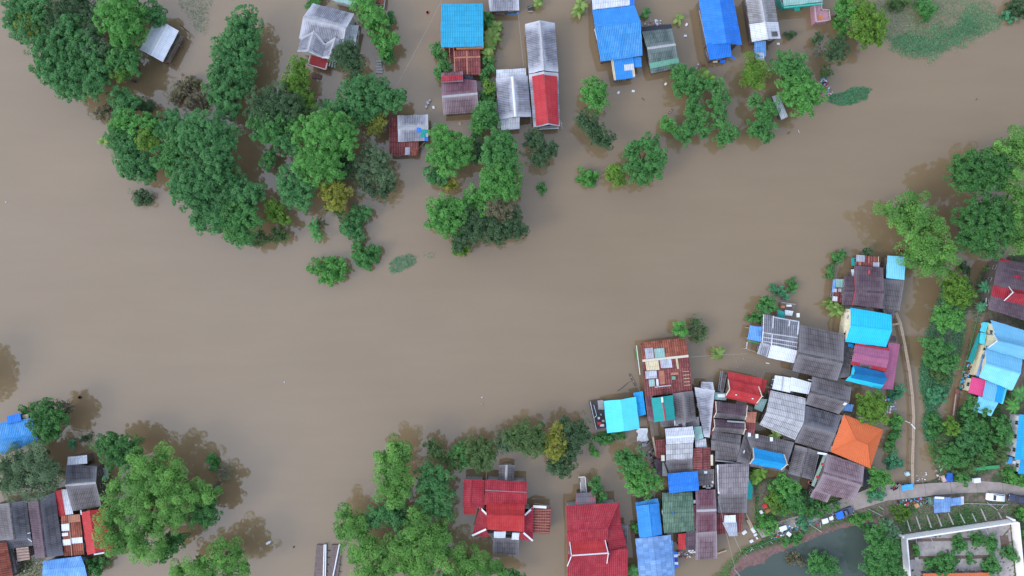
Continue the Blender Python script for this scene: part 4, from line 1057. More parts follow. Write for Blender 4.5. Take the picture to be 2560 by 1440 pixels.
h = House('grey tile-striped roof below the maroon double-ridged house', (1820, 1115), group=G4)
h.gable((1784, 1077), (1853, 1088), (1779, 1099), (1851, 1111), (1778, 1125), (1847, 1136), (3.3, 4.2, 3.4), 'asb_mid', cap='same')
h.mono((1788, 1149), (1846, 1153), (1848, 1132), (1790, 1124), (2.7, 3.4), 'asb_mid')
h.bar((1788, 1151), (1844, 1157), 2.9, 2.9, 'gutter', METAL, .3)
h = House('tall grey-brown corrugated roof beside the teal netting', (1833, 1220), group=G4)
h.gable((1797, 1161), (1873, 1157), (1796, 1196), (1872, 1193), (1797, 1236), (1869, 1233), (3.8, 4.9, 3.9), roofmat('roof_asb_brownstripe', (.20, .175, .185), (.30, .27, .28), stripe=.7, row=.2, stain=.7), cap=None)
h.mono((1795, 1282), (1867, 1282), (1869, 1231), (1797, 1234), (3.0, 3.9), 'asb_mid')
h.bar((1794, 1162), (1797, 1234), 4.0, 4.0, 'fascia', WHITE, .35)
h.poly([((1872, 1196, 3.2), (1882, 1216, 2.2), (1880, 1249, 2.0), (1868, 1247, 3.0))], 'net', TEALP)
h.mono((1789, 1163), (1797, 1164), (1794, 1280), (1787, 1280), (2.6, 2.7), 'asb_mid', wall=False)

h = House('tall white-grey corrugated roof, dark grey at its lower end', (1698, 1125), group=G4)
h.gable((1662, 1072), (1732, 1066), (1665, 1094), (1736, 1089), (1666, 1112), (1733, 1108), (3.8, 4.7, 4.1), 'whitedirt', cap='white')
h.mono((1665, 1151), (1731, 1147), (1733, 1107), (1665, 1111), (3.5, 4.2), 'asb_white')
h.mono((1668, 1186), (1733, 1181), (1731, 1146), (1664, 1150), (3.0, 3.5), 'asb_mid')
h.bar((1660, 1153), (1671, 1184), 3.4, 3.4, 'pipe', BLACK, .3); h.box(1657, 1145, 3.2, (.8, 1.4, .5), 'water_tank', CREAMTRIM)
h.bar((1662, 1156), (1662, 1190), 2.6, 2.6, 'plank', CONC, 1.2)
h = House('small blue-roofed gable house in the middle of the village', (1708, 1205), group=G4)
h.gable((1669, 1184), (1744, 1178), (1672, 1216), (1747, 1209), (1673, 1233), (1747, 1226), (4.1, 5.1, 4.4), 'blue', cap='same')
h = House('maroon shed roof between white-grey sheets', (1754, 1145), group=G4, name='shed', cat='shed')
h.gable((1731, 1122), (1732, 1173), (1754, 1120), (1756, 1173), (1776, 1119), (1777, 1172), (3.2, 3.7, 3.2), 'rustdark', name='roof', cap='same')
h.mono((1733, 1174), (1786, 1173), (1786, 1211), (1740, 1216), (2.9, 2.6), 'asb_mid'); h.sheet(0, .35, .5, .75, .9, 'white'); h.sheet(0, .05, .15, .1, .25, 'whitedirt')
h.box(1779, 1150, 3.0, (.6, 2.6, .4), 'water_tank', CREAMTRIM)
for x, y in ((1762, 1213), (1770, 1216), (1776, 1212)): h.box(x, y, 1.6, (1.1, .9, .8), 'laundry_tub', WHITEP)
h = House('little pale green and white lean-to sheets', (1750, 1092), group=G4, name='shed', cat='shed')
h.mono((1735, 1067), (1753, 1066), (1759, 1096), (1738, 1102), (2.9, 3.1), 'tealpale', name='roof'); h.mono((1738, 1101), (1765, 1096), (1766, 1119), (1739, 1119), (2.6, 2.9), 'whitedirt')
h = House('low rusty shed by the plank walkway', (1650, 1125), group=G4, name='shed', cat='shed')
h.mono((1639, 1100), (1664, 1098), (1664, 1144), (1642, 1147), (2.4, 2.8), 'rustdark', name='roof'); h.mono((1636, 1148), (1656, 1147), (1656, 1188), (1642, 1188), (1.9, 2.1), 'maroondark')
h.bar((1632, 1092), (1641, 1141), 2.3, 2.3, 'plank', PALEWOOD, .4)

h = House('moss-green corrugated roof between a blue and a maroon roof', (1695, 1280), group=G4)
h.gable((1655, 1232), (1731, 1230), (1657, 1283), (1735, 1281), (1660, 1334), (1737, 1327), (3.6, 4.9, 3.5), 'mossgreen', cap=None)
h.sheet(0, .30, .36, .92, .99, 'blue'); h.bar((1656, 1276), (1661, 1300), 3.2, 3.2, 'fascia', WHITE, .4); h.bar((1655, 1272), (1656, 1286), 2.8, 2.8, 'net', GREENP, .5)
h.bar((1736, 1262), (1741, 1322), 3.3, 3.2, 'roof_strip', plain('pinkish_strip', (.45, .14, .18)), .7, .1); h.box(1736, 1254, 3.3, (.6, .8, .3), 'vent_box', WHITE)
h = House('long maroon roof in two ridges by the mud bank', (1765, 1310), group=G4)
h.gable((1739, 1225), (1789, 1224), (1741, 1277), (1791, 1275), (1740, 1331), (1792, 1329), (3.4, 4.4, 3.2), 'maroon', cap='pale')
h.mono((1739, 1400), (1793, 1396), (1792, 1328), (1740, 1331), (2.6, 3.3), 'maroonpale')
h = House('small red roof with a dark maroon side roof', (1718, 1352), group=G4, name='shed', cat='shed')
h.mono((1695, 1335), (1714, 1333), (1714, 1373), (1696, 1374), (2.8, 2.6), 'redpaint', name='roof'); h.mono((1714, 1328), (1740, 1324), (1740, 1374), (1715, 1376), (2.5, 2.3), 'maroondark')
for k in range(4): h.box(1723 + k * 4, 1376 + (k % 2) * 3, 1.0, (.6, .5, .7), 'jerrycan', WHITEP)
h = House('bright blue vertical-ridged house by the lime bush', (1622, 1298), group=G4)
h.gable((1590, 1266), (1599, 1345), (1621, 1261), (1630, 1341), (1647, 1258), (1656, 1336), (3.8, 4.7, 3.8), 'bluelight', cap='same')
h.mono((1589, 1256), (1644, 1246), (1649, 1262), (1591, 1271), (3.3, 3.8), 'bluerib')
h = House('patchy pale blue roof with a striped flag at its eave', (1640, 1390), group=G4)
h.gable((1588, 1347), (1600, 1460), (1632, 1342), (1645, 1458), (1677, 1337), (1688, 1450), (3.8, 4.6, 3.8), 'bluepatch', cap=None)
h.mono((1676, 1352), (1682, 1352), (1688, 1428), (1682, 1432), (3.0, 3.2), 'bluegrey', wall=False)
m = MB()
for k, (c, w_) in enumerate(((0, .17), (1, .17), (2, .32), (1, .17), (0, .17))):
    y0 = 1380 + sum((.17, .17, .32, .17, .17)[:k]) * 38; y1 = y0 + w_ * 38
    m.panel([P(1682 + (y0 - 1380) * .09, y0, 2.9), P(1682 + (y1 - 1380) * .09, y1, 2.9), P(1693 + (y1 - 1380) * .09, y1, 2.3), P(1693 + (y0 - 1380) * .09, y0, 2.3)], nu=2, nv=2, jit=.01, th=.02, mi=c)
m.build('striped_flag', [BLUEP, WHITE, plain('navy_cloth', (.05, .06, .35), .8)], h.root)
h = House('rusty low roof with white and grey awning sheets beside planks', (1825, 1320), group=G4, name='shed', cat='shed')
h.mono((1792, 1283), (1858, 1281), (1856, 1330), (1792, 1336), (2.4, 2.1), 'rustdark', name='roof')
h.mono((1811, 1289), (1839, 1288), (1840, 1306), (1811, 1307), (2.9, 2.9), 'white', wall=False, name='awning'); h.mono((1807, 1307), (1842, 1305), (1844, 1340), (1823, 1341), (2.7, 2.6), 'tin', wall=False, name='awning')

h = House('white-lined dark grey roof with a white awning and blue side sheet', (1950, 830), group=G4)
h.gable((1908, 785), (2000, 802), (1907, 826), (1996, 838), (1904, 857), (1994, 874), (3.7, 4.6, 3.6), roofmat('roof_asb_lined', (.13, .13, .15), (.30, .30, .33), stripe=.75, period=.5, row=.15, sheet=.12), cap=None)
for u, v, a, b in ((.0, .03, 0, 1), (.26, .29, 0, .8)): h.sheet(0, u, v, a, b, 'whitedirt'); h.sheet(1, u, v, a, b, 'whitedirt')
for t in (.15, .45, .8): h.sheet(1, .02, .98, t, t + .07, 'whitedirt')
h.sheet(0, .26, .98, .05, .12, 'whitedirt'); h.sheet(0, .95, .99, .1, 1, 'whitedirt'); h.sheet(0, .7, .73, .1, .5, 'whitedirt')
h.mono((1919, 894), (1985, 908), (1994, 876), (1928, 861), (2.9, 3.5), 'white', name='awning')
h.mono((1893, 885), (1917, 893), (1926, 862), (1902, 856), (2.6, 3.2), 'asb_pale')
h.mono((1875, 814), (1907, 817), (1906, 856), (1869, 848), (2.7, 3.0), 'bluegrey', name='awning', wall=False); h.posts([(1872, 820), (1871, 846), (1868, 868), (1864, 872)], 2.5, PALEWOOD)
h.bar((1869, 852), (1905, 860), 2.0, 2.0, 'net', GREENP, .3); h.bar((1868, 855), (1866, 872), 2.0, 1.2, 'pole', WHITE); h.bar((1868, 873), (1894, 882), 1.0, 1.0, 'pole', PALEWOOD)
h.mono((1945, 774), (1962, 780), (1961, 796), (1945, 794), (2.6, 2.5), 'teal', name='awning', wall=False)
h.slab([(1952, 756), (1989, 760), (1984, 785), (1950, 776)], 1.0, WOOD); h.bar((1953, 756), (1989, 761), 1.6, 1.6, 'rail', PALETRIM); h.box(1957, 767, 1.3, (.8, .6, .6), 'crate', plain('orange_crate', (.55, .2, .1))); h.box(1972, 764, 1.3, (1.2, .5, .5), 'crate', WHITEP)
h.mono((1963, 775), (1984, 778), (1980, 790), (1963, 788), (2.2, 2.3), 'whitedirt', wall=False); h.box(1995, 788, 2.6, (.7, 1.0, .3), 'roof_sheet', WHITE)

h = House('huge plain dark grey roof in the middle of the waterside row', (2050, 870), group=G4)
h.gable((1998, 811), (2112, 836), (1996, 883), (2108, 906), (1981, 927), (2093, 952), (3.7, 5.6, 3.8), 'asb_mid', cap='same')
h.mono((2110, 840), (2133, 870), (2124, 942), (2096, 946), (2.8, 3.0), 'asb_mid')
h.mono((2121, 858), (2134, 860), (2133, 869), (2120, 867), (3.1, 3.2), 'azure', wall=False, name='awning')

h = House('dark maroon house with a pale aqua roof and patched rusty back shed', (2175, 720), group=G4)
h.gable((2136, 664), (2208, 669), (2137, 728), (2211, 731), (2133, 763), (2205, 772), (3.9, 5.5, 3.9), 'maroondark', cap='same')
h.gable((2111, 690), (2137, 692), (2111, 727), (2138, 728), (2104, 762), (2132, 763), (3.7, 5.2, 3.7), 'maroondark', cap='same')
h.bar((2137, 692), (2139, 728), 4.6, 5.6, 'trim', REDTRIM, .25, .08); h.bar((2139, 728), (2131, 764), 5.6, 4.0, 'trim', REDTRIM, .25, .08)
h.box(2173, 680, 4.6, (.4, .9, .12), 'roof_sheet', REDP)
h.mono((2141, 637), (2200, 642), (2199, 669), (2140, 664), (2.9, 3.4), 'rustdark'); h.sheet(0, .0, .36, .0, .62, 'tin'); h.sheet(0, .72, .98, .55, 1.0, 'tin'); h.sheet(0, .5, .56, .05, .7, 'tan'); h.sheet(0, .10, .2, .6, 1.0, 'tan'); h.sheet(0, .76, .78, .0, .6, 'tan'); h.sheet(0, .92, .95, .0, .7, 'cream')
h.mono((2219, 639), (2264, 642), (2261, 700), (2216, 695), (3.5, 3.9), 'paleaqua', name='annex_roof')
h.mono((2209, 697), (2261, 701), (2249, 776), (2203, 771), (3.1, 2.9), 'asb_mid', name='annex_roof')
h.mono((2207, 772), (2237, 776), (2233, 797), (2214, 794), (2.3, 2.2), 'asb_mid', name='annex_roof')
h.mono((2083, 700), (2092, 696), (2086, 734), (2080, 730), (2.2, 2.4), 'bluegrey', name='awning', wall=False)
h.mono((2091, 698), (2110, 698), (2109, 719), (2091, 718), (2.5, 2.8), 'tealpale', name='awning', wall=False)
h.mono((2085, 720), (2108, 722), (2105, 757), (2080, 754), (2.3, 2.7), 'rustdark', name='awning'); h.sheet(0, .0, .5, .6, .95, 'whitedirt'); h.sheet(0, .5, 1, .0, .25, 'tin'); h.sheet(0, .0, .35, .05, .3, 'whitedirt')
h.mono((2128, 674), (2136, 673), (2136, 690), (2130, 690), (2.8, 3.0), 'white', name='awning', wall=False)
h.bar((2132, 645), (2133, 664), 1.6, 1.6, 'net', TEALP, .7)
for k in range(5): h.bar((2212, 650 + k * 4), (2218, 652 + k * 4), 1.6, 1.6, 'chair_rack', WHITE, .1)
h = House('vivid cyan gabled house with a cream gable wall', (2170, 818), group=G4, wall=WALLCREAM)
h.gable((2126, 769), (2229, 787), (2127, 814), (2230, 827), (2113, 854), (2215, 868), (4.4, 6.3, 4.3), 'cyan', cap='same', inset=.3)
h.slab([(2113, 782), (2124, 779), (2124, 828), (2110, 832)], 3.4, CREAMTRIM, th=.3, name='side_eave'); h.bar((2107, 811), (2116, 812), 2.6, 2.6, 'pipe', WHITE, .15); h.box(2116, 829, 3.2, (.6, .8, .4), 'vent_box', plain('dark_red_boards', (.12, .035, .04)))
h.mono((2229, 838), (2243, 842), (2240, 856), (2224, 852), (2.4, 2.6), 'maroondark', wall=False)
h = House('pinkish magenta tiered house behind the dark blue Thai roof', (2190, 905), group=G4)
h.mono((2250, 861), (2232, 974), (2203, 972), (2222, 856), (3.2, 4.0), 'magenta', name='eave_roof')
h.gable((2138, 858), (2223, 872), (2135, 884), (2222, 899), (2128, 912), (2214, 930), (4.3, 5.6, 4.3), 'magenta', cap='same')
h.sheet(1, .0, .22, .0, .3, 'red'); h.sheet(1, .58, 1.0, .0, .3, 'red'); h.sheet(1, .24, .56, .0, .25, 'asb_mid'); h.sheet(0, .0, 1, .0, .18, 'red')
h = House('dark blue steep Thai roof with a bright cyan lower edge', (2172, 940), group=G4)
h.gable((2134, 913), (2211, 931), (2141, 934), (2219, 948), (2127, 945), (2208, 962), (4.8, 6.8, 4.8), 'deepblue', sag=.05, cap='same')
h.mono((2114, 951), (2201, 973), (2211, 959), (2126, 939), (3.9, 4.9), 'cyan', name='eave_roof'); h.mono((2126, 940), (2133, 913), (2139, 920), (2134, 938), (4.2, 4.9), 'cyan', wall=False, name='eave_roof')

# ---------------------------------------------------------------- houses by the lane on the east side
G5 = 'houses in the gardens by the lane'
h = House('dark maroon and red Thai house with a curved white gable board', (2560, 730), group=G5, ground=.3)
h.gable((2497, 645), (2640, 672), (2483, 712), (2640, 745), (2470, 773), (2640, 826), (4.2, 6.0, 4.0), 'maroondark', 'maroondark', cap=None)
h.sheet(0, .01, .99, .02, .35, 'maroondark'); h.sheet(1, .0, 1, .55, .98, 'redtile'); h.sheet(0, .0, .18, .0, .1, 'redtile'); h.sheet(0, .3, .42, .5, .6, 'redtile')
h.gable((2519, 714), (2640, 738), (2533, 731), (2640, 752), (2509, 752), (2640, 780), (5.4, 7.6, 5.4), 'redtile', sag=.05, barge='white', cap='same')
h.bar((2499, 652), (2482, 712), 3.6, 3.4, 'gutter', plain('pale_teal_trim', (.32, .50, .48)), .6); h.mono((2466, 745), (2480, 748), (2474, 768), (2464, 764), (2.6, 2.8), 'white', wall=False, name='awning')
h = House('sky blue tiered Thai house with a pink side roof', (2500, 890), group=G5, ground=.3, wall=WALLCREAM)
h.gable((2477, 800), (2640, 850), (2494, 852), (2640, 890), (2467, 872), (2640, 922), (4.6, 6.0, 4.6), 'skyblue', cap=None)
h.gable((2481, 832), (2640, 868), (2494, 852), (2640, 886), (2469, 869), (2640, 912), (5.2, 7.2, 5.2), 'skyblue', sag=.06, barge='white', cap='same')
h.gable((2466, 870), (2556, 896), (2465, 908), (2552, 933), (2448, 943), (2531, 976), (4.3, 5.6, 4.2), 'skyblue', 'paleaqua', cap='same')
h.mono((2477, 835), (2467, 872), (2446, 942), (2440, 940), (3.2, 3.9), 'bluegrey', wall=False, name='eave_roof')
h.slab([(2455, 862), (2461, 862), (2441, 938), (2434, 938)], 2.2, WALLCREAM, th=2.2, name='side_wall')
h.mono((2457, 805), (2473, 807), (2464, 832), (2450, 828), (2.8, 3.1), 'aqua', name='awning', wall=False); h.mono((2452, 831), (2466, 834), (2461, 862), (2449, 858), (2.7, 3.0), 'aqua', name='awning', wall=False)
h.mono((2446, 832), (2454, 834), (2433, 910), (2420, 902), (2.3, 2.5), 'teal', name='awning', wall=False)
h.mono((2430, 942), (2466, 950), (2456, 992), (2421, 981), (3.0, 3.2), 'pink', name='awning')
h.mono((2465, 951), (2496, 958), (2486, 1004), (2456, 994), (3.4, 3.7), 'skyblue', name='annex_roof'); h.mono((2496, 958), (2512, 961), (2503, 1008), (2486, 1004), (3.7, 3.2), 'azure', name='annex_roof', wall=False)
h.mono((2512, 966), (2518, 970), (2507, 1010), (2500, 1008), (2.9, 2.8), 'aqua', name='awning', wall=False)
h.mono((2447, 990), (2496, 1007), (2477, 1040), (2433, 1028), (3.0, 2.6), 'paleaqua', name='annex_roof')
h.slab([(2512, 960), (2532, 968), (2528, 977), (2512, 973)], 2.6, plain('pale_lilac_panel', (.55, .45, .55)), th=.1, name='awning')
h = House('blue-roofed house with a bare white wall facing the garden', (2550, 1110), group=G5, ground=.4, wall=WALLWHITE)
h.gable((2548, 1036), (2537, 1150), (2590, 1040), (2585, 1150), (2640, 1045), (2640, 1150), (4.2, 5.6, 4.2), 'azure', wallmat=WALLWHITE)
h.mono((2552, 1148), (2600, 1152), (2600, 1190), (2545, 1184), (3.4, 3.2), 'azure', name='lean_to_roof')
h.slab([(2520, 1062), (2547, 1041), (2536, 1131), (2512, 1112)], .9, plain('white_mist_render', (.55, .62, .62), .9, .15), th=.5, name='terrace')
h.slab([(2518, 1140), (2545, 1150), (2542, 1180), (2514, 1165)], .8, CONC, th=.3, name='porch_floor'); h.box(2524, 1150, 1.2, (1.0, 1.6, .6), 'table', SKYP); h.box(2534, 1155, 1.2, (.8, .7, .6), 'crate', WHITEP)
h = House('small light blue patched roof shed beside the lane', (2365, 1260), name='shed', cat='shed', ground=.5)
h.mono((2334, 1243), (2377, 1243), (2375, 1279), (2336, 1283), (2.8, 2.5), 'bluepatch', name='roof'); h.mono((2374, 1246), (2402, 1243), (2404, 1262), (2375, 1266), (2.6, 2.4), 'bluepatch')
h.mono((2322, 1243), (2336, 1245), (2338, 1262), (2322, 1262), (2.2, 2.4), 'mossgreen', wall=False, name='awning'); h.mono((2399, 1242), (2409, 1241), (2410, 1261), (2400, 1263), (2.4, 2.4), 'whitedirt', wall=False, name='awning'); h.bar((2337, 1244), (2360, 1245), 3.0, 3.0, 'tarpaulin', WHITE, .5)
h = House('orange roof end inside the walled courtyard', (2390, 1460), name='shed', cat='shed', ground=.6)
h.mono((2308, 1434), (2474, 1432), (2478, 1490), (2308, 1490), (2.6, 3.2), 'orange', name='roof')
# ---------------------------------------------------------------- trees on the west bank
T1 = 'trees of the flooded grove'
T = lambda label, kind, hh, spec, **k: tree(label, kind, hh, spec, group=k.pop('group', T1), **k)
T('dark blue-green tree in the top corner beside open water', 'teal', 10, '55,15,42 100,35,42 45,60,34 85,80,38 60,-20,40')
T('small yellow-green tree against the dark corner tree', 'yellow', 9.5, '70,62,24 82,78,16 58,76,14')
T('olive-topped tree at the upper frame edge behind the round bright tree', 'dark', 10, '195,5,38 160,25,34 150,60,30 225,40,28')
T('blue-green tree in the middle of the top grove', 'teal', 10, '185,75,42 215,110,34 160,100,30')
T('greyish tree squeezed behind the round bright tree', 'dull', 9, '235,85,26 250,120,24 228,130,20')
T('round bright green tree beside the white-roofed house', 'green', 12, '302,22,46 285,55,40 325,70,42 335,30,38 305,95,26', flat=.9)
T('dark tree tucked behind the white-roofed house', 'teal', 7.5, '382,32,28 396,48,18')
T('broad dark tree bulging over the river below the small yellow tree', 'teal', 10, '125,130,42 150,165,44 115,175,28 185,210,42 230,215,32 150,205,34')
T('dark tree between the broad riverside tree and yellow tuft', 'teal', 9.5, '200,150,40 245,150,32 255,185,28 215,180,30')
T('leafy tree with shaded underside above the yellow tuft', 'mid', 9, '305,140,32 325,165,28 295,165,26 335,145,20')
T('small yellow tuft tree below the shaded leafy tree', 'lime', 8, '298,188,16 308,180,12')
T('lone round leafy tree below the top grove', 'teal', 7.5, '305,245,28 320,265,26 300,275,20 335,258,16')
T('low dark shrub tree beside the lone round tree', 'dark', 4, '360,268,20 375,275,12')
T('thin brownish half-drowned tree leaning over the river', 'brown', 4, '252,285,24 268,272,18 285,290,16', style='sparse')
T('tall column of dense dark foliage east of the white-roofed house', 'teal', 9, '612,55,36 625,95,28 592,80,26 600,118,36 560,125,32 575,155,38 620,140,30 605,175,34 555,180,28')
T('rounded dark tree at the foot of the dense foliage column', 'teal', 8, '545,215,34 595,215,36 570,245,30 585,275,22 540,245,20 560,275,18')
T('thin yellowish drowned shrub with bare twigs west of the column', 'brown', 4, '455,225,34 480,205,24 440,245,22 490,250,24', style='sparse')
T('faded olive twiggy shrub beside the foliage column', 'brown', 3, '510,245,18 500,265,14 470,262,14', style='sparse')
# diagonal grove
T('lime-topped tree at the head of the diagonal grove', 'green', 10, '312,302,24 330,312,22 298,318,20')
T('small lime crown next to the lime-topped tree', 'green', 10, '368,300,24 380,312,18 355,308,14')
T('dark rounded tree on the river side of the diagonal grove', 'teal', 9, '298,345,30 325,350,30 300,370,22 330,325,20')
T('dark low tree at the western corner of the diagonal grove', 'teal', 8.5, '325,400,32 355,420,34 345,395,30 375,430,22 320,425,20')
T('pale yellowish crown inside the diagonal grove', 'lime', 9.5, '368,348,24 380,362,18 372,330,16', style='leafy')
T('dull blue-green tree behind the pale yellowish crown', 'teal', 9.5, '425,310,34 455,320,34 440,340,30 400,330,22 475,305,20')
T('biggest dome-shaped dark tree in the diagonal grove', 'teal', 12.5, '520,325,48 555,345,40 500,365,42 545,390,40 480,340,34 560,375,28')
T('mid green tree at the throat of the diagonal grove', 'mid', 9.5, '410,395,28 440,380,28 425,415,26 450,405,22')
T('large dark dome below the biggest tree of the diagonal grove', 'teal', 12, '480,440,42 530,440,42 470,485,40 520,495,42 500,465,44 450,460,26')
T('shadowed tree on the inner side of the diagonal grove', 'teal', 10, '575,440,34 600,480,34 575,490,30 625,500,30 640,480,24')
T('dark riverside tree with a scalloped edge', 'teal', 10, '515,535,32 545,555,28 500,560,20 535,525,30')
T('bright green tree at the lower tip of the diagonal grove', 'mid', 10.5, '595,530,38 620,550,34 590,575,32 610,595,22 570,560,24')
T('sparse olive tree hanging over the lower tip of the grove', 'olive', 5, '648,590,22 665,600,16 640,608,14', style='sparse')
bush('hazy dull green drowned bush alone in the river west of the grove', 'dull', 1.5, '352,488,24 368,500,20 345,505,14', style='sparse')
banana('small yellowing banana plant at the grove edge', 258, 352, n=7, ln=1.5, h=2.5)
T('tall tree past the frame edge whose dark reflection shows in the river', 'teal', 13, '-150,925,42 -160,990,46 -140,955,38')
# central west group
T('lime green narrow tree below the red balcony house', 'lime', 7, '748,168,22 755,190,22 735,205,26 718,218,16 740,225,18', style='leafy')
T('bright lime bush-like tree against the dark round olive tree', 'lime', 6.5, '762,245,24 775,262,18 755,268,16', style='leafy')
T('dark round olive tree in front of the red balcony house', 'dark', 10, '660,255,36 700,250,38 730,270,34 640,285,24 685,285,34')
T('mid green tree below the dark round olive tree', 'mid', 9, '655,315,30 695,310,34 675,340,26 720,310,26 650,340,18')
T('large bright round tree, broadest crown of the western group', 'green', 12.5, '800,325,46 840,330,44 815,360,42 765,340,32 860,365,32 870,340,22', flat=.85)
T('bright tree joined below the broadest crown', 'green', 11, '775,400,36 815,400,38 800,430,32 765,420,26 835,425,24')
T('dull green tree on the shaded west flank of the broadest crown', 'teal', 8, '718,360,26 700,350,18 735,375,18')
T('slender small tree standing in the shaded channel', 'mid', 5, '678,388,15 668,410,15 672,400,14')
T('dark olive tree overlapping the grey gabled house', 'dark', 8, '868,122,26 858,148,28 885,165,28 872,140,26')
T('thin brownish tree below the dark olive tree by the grey gabled house', 'olive', 5.5, '885,195,22 880,208,16', style='sparse')
T('spreading blue-green tree behind the corrugated hut', 'teal', 9, '880,235,30 912,215,28 950,225,32 945,265,32 905,265,34 985,250,26 1005,245,16')
T('dark tree filling the gap behind the olive-yellow tree', 'teal', 8, '870,275,28 900,290,22 850,270,22')
T('olive-yellow tree beside the corrugated hut', 'yellow', 7, '930,300,26 945,320,22 955,305,18 930,325,16', style='sparse')
palm('grey-green palm in the shaded channel', 790, 272, n=11, ln=2.6, h=5, kind='dull')
palm('small palm beside the spreading blue-green tree', 818, 262, n=9, ln=2.0, h=4, kind='teal')
T('bright tree against the orange-brown annex at the upper edge', 'green', 7, '905,5,26 925,30,26 945,45,22 935,65,20 960,55,16')
T('bright feathery tree above the concrete steps', 'green', 6, '938,92,15 965,105,24 985,98,16 965,125,18 950,112,14')
T('small dark tree below the feathery bright tree', 'mid', 4, '968,148,14 975,135,12')
bush('dark shrub by the pole of the annex', 'teal', 3, '975,55,14 978,42,10')
bush('green shrub hugging the back of the grey gabled house', 'mid', 3, '780,8,16 795,-2,16')
T('round pale blue-green tree with tufted leaves', 'teal', 9.5, '730,450,34 760,465,30 730,485,32 755,500,26 712,470,22', style='leafy')
T('golden olive tree between the bright joined crowns and open water', 'yellow', 8.5, '828,475,28 855,485,22 838,505,22 815,490,16 850,515,14')
T('brownish fringe tree below the golden olive tree', 'olive', 5, '850,530,18 840,520,14 820,518,14', style='sparse')
T('dull grey-green sparse tree by the rusty lean-to', 'dull', 8, '930,385,26 955,395,22 905,425,26 945,430,30 970,445,24', style='fine')
T('dark twiggy tree hanging over the channel mouth', 'dark', 7, '915,460,24 960,480,22 930,480,18 975,465,16', style='sparse')
T('dark tree in the gap under the broadest crown', 'dark', 7, '858,400,22 870,420,20 855,435,20')
T('yellow-green tree at the inner tip of the diagonal grove', 'lime', 7, '685,520,22 700,540,20 715,550,14 675,540,14')
T('small olive tree below the yellow-green tree', 'olive', 4.5, '695,580,16 708,592,14 690,596,12', style='fine')
banana('cluster of dark banana plants standing in open water', 782, 582, n=9, ln=1.9, h=2.6, kind='mid', stems=3, spread=1.1, w=.4)
banana('dark wilted banana plant north of the banana cluster', 797, 558, n=6, ln=1.6, h=2.0, kind='dark', w=.3)
bush('dense vine-covered mound below the golden olive tree', 'teal', 4, '897,540,24 875,562,24 890,585,20 915,535,14 862,575,14', style='leafy')
bush('heart-shaped vine mound in the river', 'mid', 3, '890,615,13 900,635,20 925,640,22 940,625,14 918,660,16 895,650,12', style='leafy')
bush('bright ragged bush island farthest out in the river', 'green', 3.5, '800,665,20 825,672,24 850,665,18 815,692,18 840,690,18 780,675,9 865,672,10 825,652,12', style='leafy')
# centre grove
T2 = 'trees around the flooded clearing'
T('tall bright tree at the head of the flooded clearing', 'green', 11, '1105,340,28 1130,358,32 1105,375,34 1145,385,34 1165,375,26 1120,405,34 1095,400,22', group=T2)
T('bluish small tree on the clearing west side', 'teal', 7, '1085,435,22 1100,445,20 1078,445,14', group=T2)
T('small yellow tree in the clearing', 'yellow', 6, '1118,466,13 1134,464,12', group=T2)
T('shadowed dark tree behind the clearing', 'dark', 7, '1195,365,22 1190,392,22 1205,385,16', group=T2)
T('fine-leaved tree at the clearing east side', 'mid', 10.5, '1240,355,28 1265,370,30 1245,395,32 1278,400,26 1225,385,24 1255,345,18', group=T2)
T('bright leafy tree below the fine-leaved tree', 'green', 10, '1245,440,34 1270,450,30 1235,470,32 1265,480,30 1225,455,24', group=T2)
T('bright sprawling tree on the clearing south side', 'green', 8, '1195,490,28 1215,510,28 1175,500,22 1205,530,22', group=T2)
T('round bright tree at the clearing south-west corner', 'green', 10, '1105,520,34 1135,535,34 1095,550,28 1120,565,30 1145,515,20', flat=.85, group=T2)
T('dark smoky tree at the south tip of the clearing', 'dark', 9, '1170,545,30 1190,575,32 1160,590,28 1145,610,20 1200,545,22', group=T2)
T('dark tree at the south-east corner of the clearing', 'dark', 9, '1225,570,30 1260,580,30 1290,572,26 1280,540,24 1240,595,20 1300,580,16', group=T2)
T('brown-tinged olive tree among the dark clearing trees', 'brown', 10, '1240,520,26 1265,525,20 1255,540,16', style='fine', group=T2)
bush('yellow-green fringe bush at the south tip of the clearing', 'lime', 3, '1140,625,15 1155,630,12 1165,622,10')
T('pair-crowned dark olive tree below the red-sheeted house', 'dark', 8, '1335,352,26 1365,372,26 1345,395,24 1380,375,14')
T('bright young tree beside the grey-white house', 'green', 6, '1198,322,18 1188,332,12')
T('leafy tree between the maroon house and clearing', 'mid', 7, '1205,285,26 1225,275,20 1215,305,22 1190,295,16 1235,300,16')
T('slim lime tree in the row behind the maroon house', 'lime', 5, '1226,214,13 1222,222,11', style='leafy')
bush('low bush row between maroon and grey-white houses', 'mid', 3, '1218,235,14 1215,250,14 1228,245,11 1222,262,12')
bush('narrow bush by the rusty porch roof', 'mid', 3, '1222,160,13 1225,178,12 1215,192,12 1208,180,8')
bush('leafy bush at the corner of the turquoise house', 'mid', 4, '1092,118,14 1098,138,15 1090,130,10')
bush('leafy bush between turquoise and maroon houses', 'mid', 3.5, '1110,165,13 1100,180,14 1118,170,10 1096,190,9')
banana('tall clump of banana and reeds beside the turquoise house', 1230, 92, n=10, ln=2.4, h=3.0, kind='banana', stems=3, spread=1.4)
banana('lower banana clump beside the turquoise house deck', 1226, 120, n=9, ln=2.2, h=2.6, kind='banana', stems=2, spread=.8)
bush('dark shrub at the back corner of the turquoise house', 'mid', 3, '1222,45,13 1220,62,13 1215,52,10')
T('dark olive tree of two joined crowns standing in the channel', 'dark', 7, '1462,300,24 1485,318,24 1490,340,20 1515,352,22 1500,350,16')
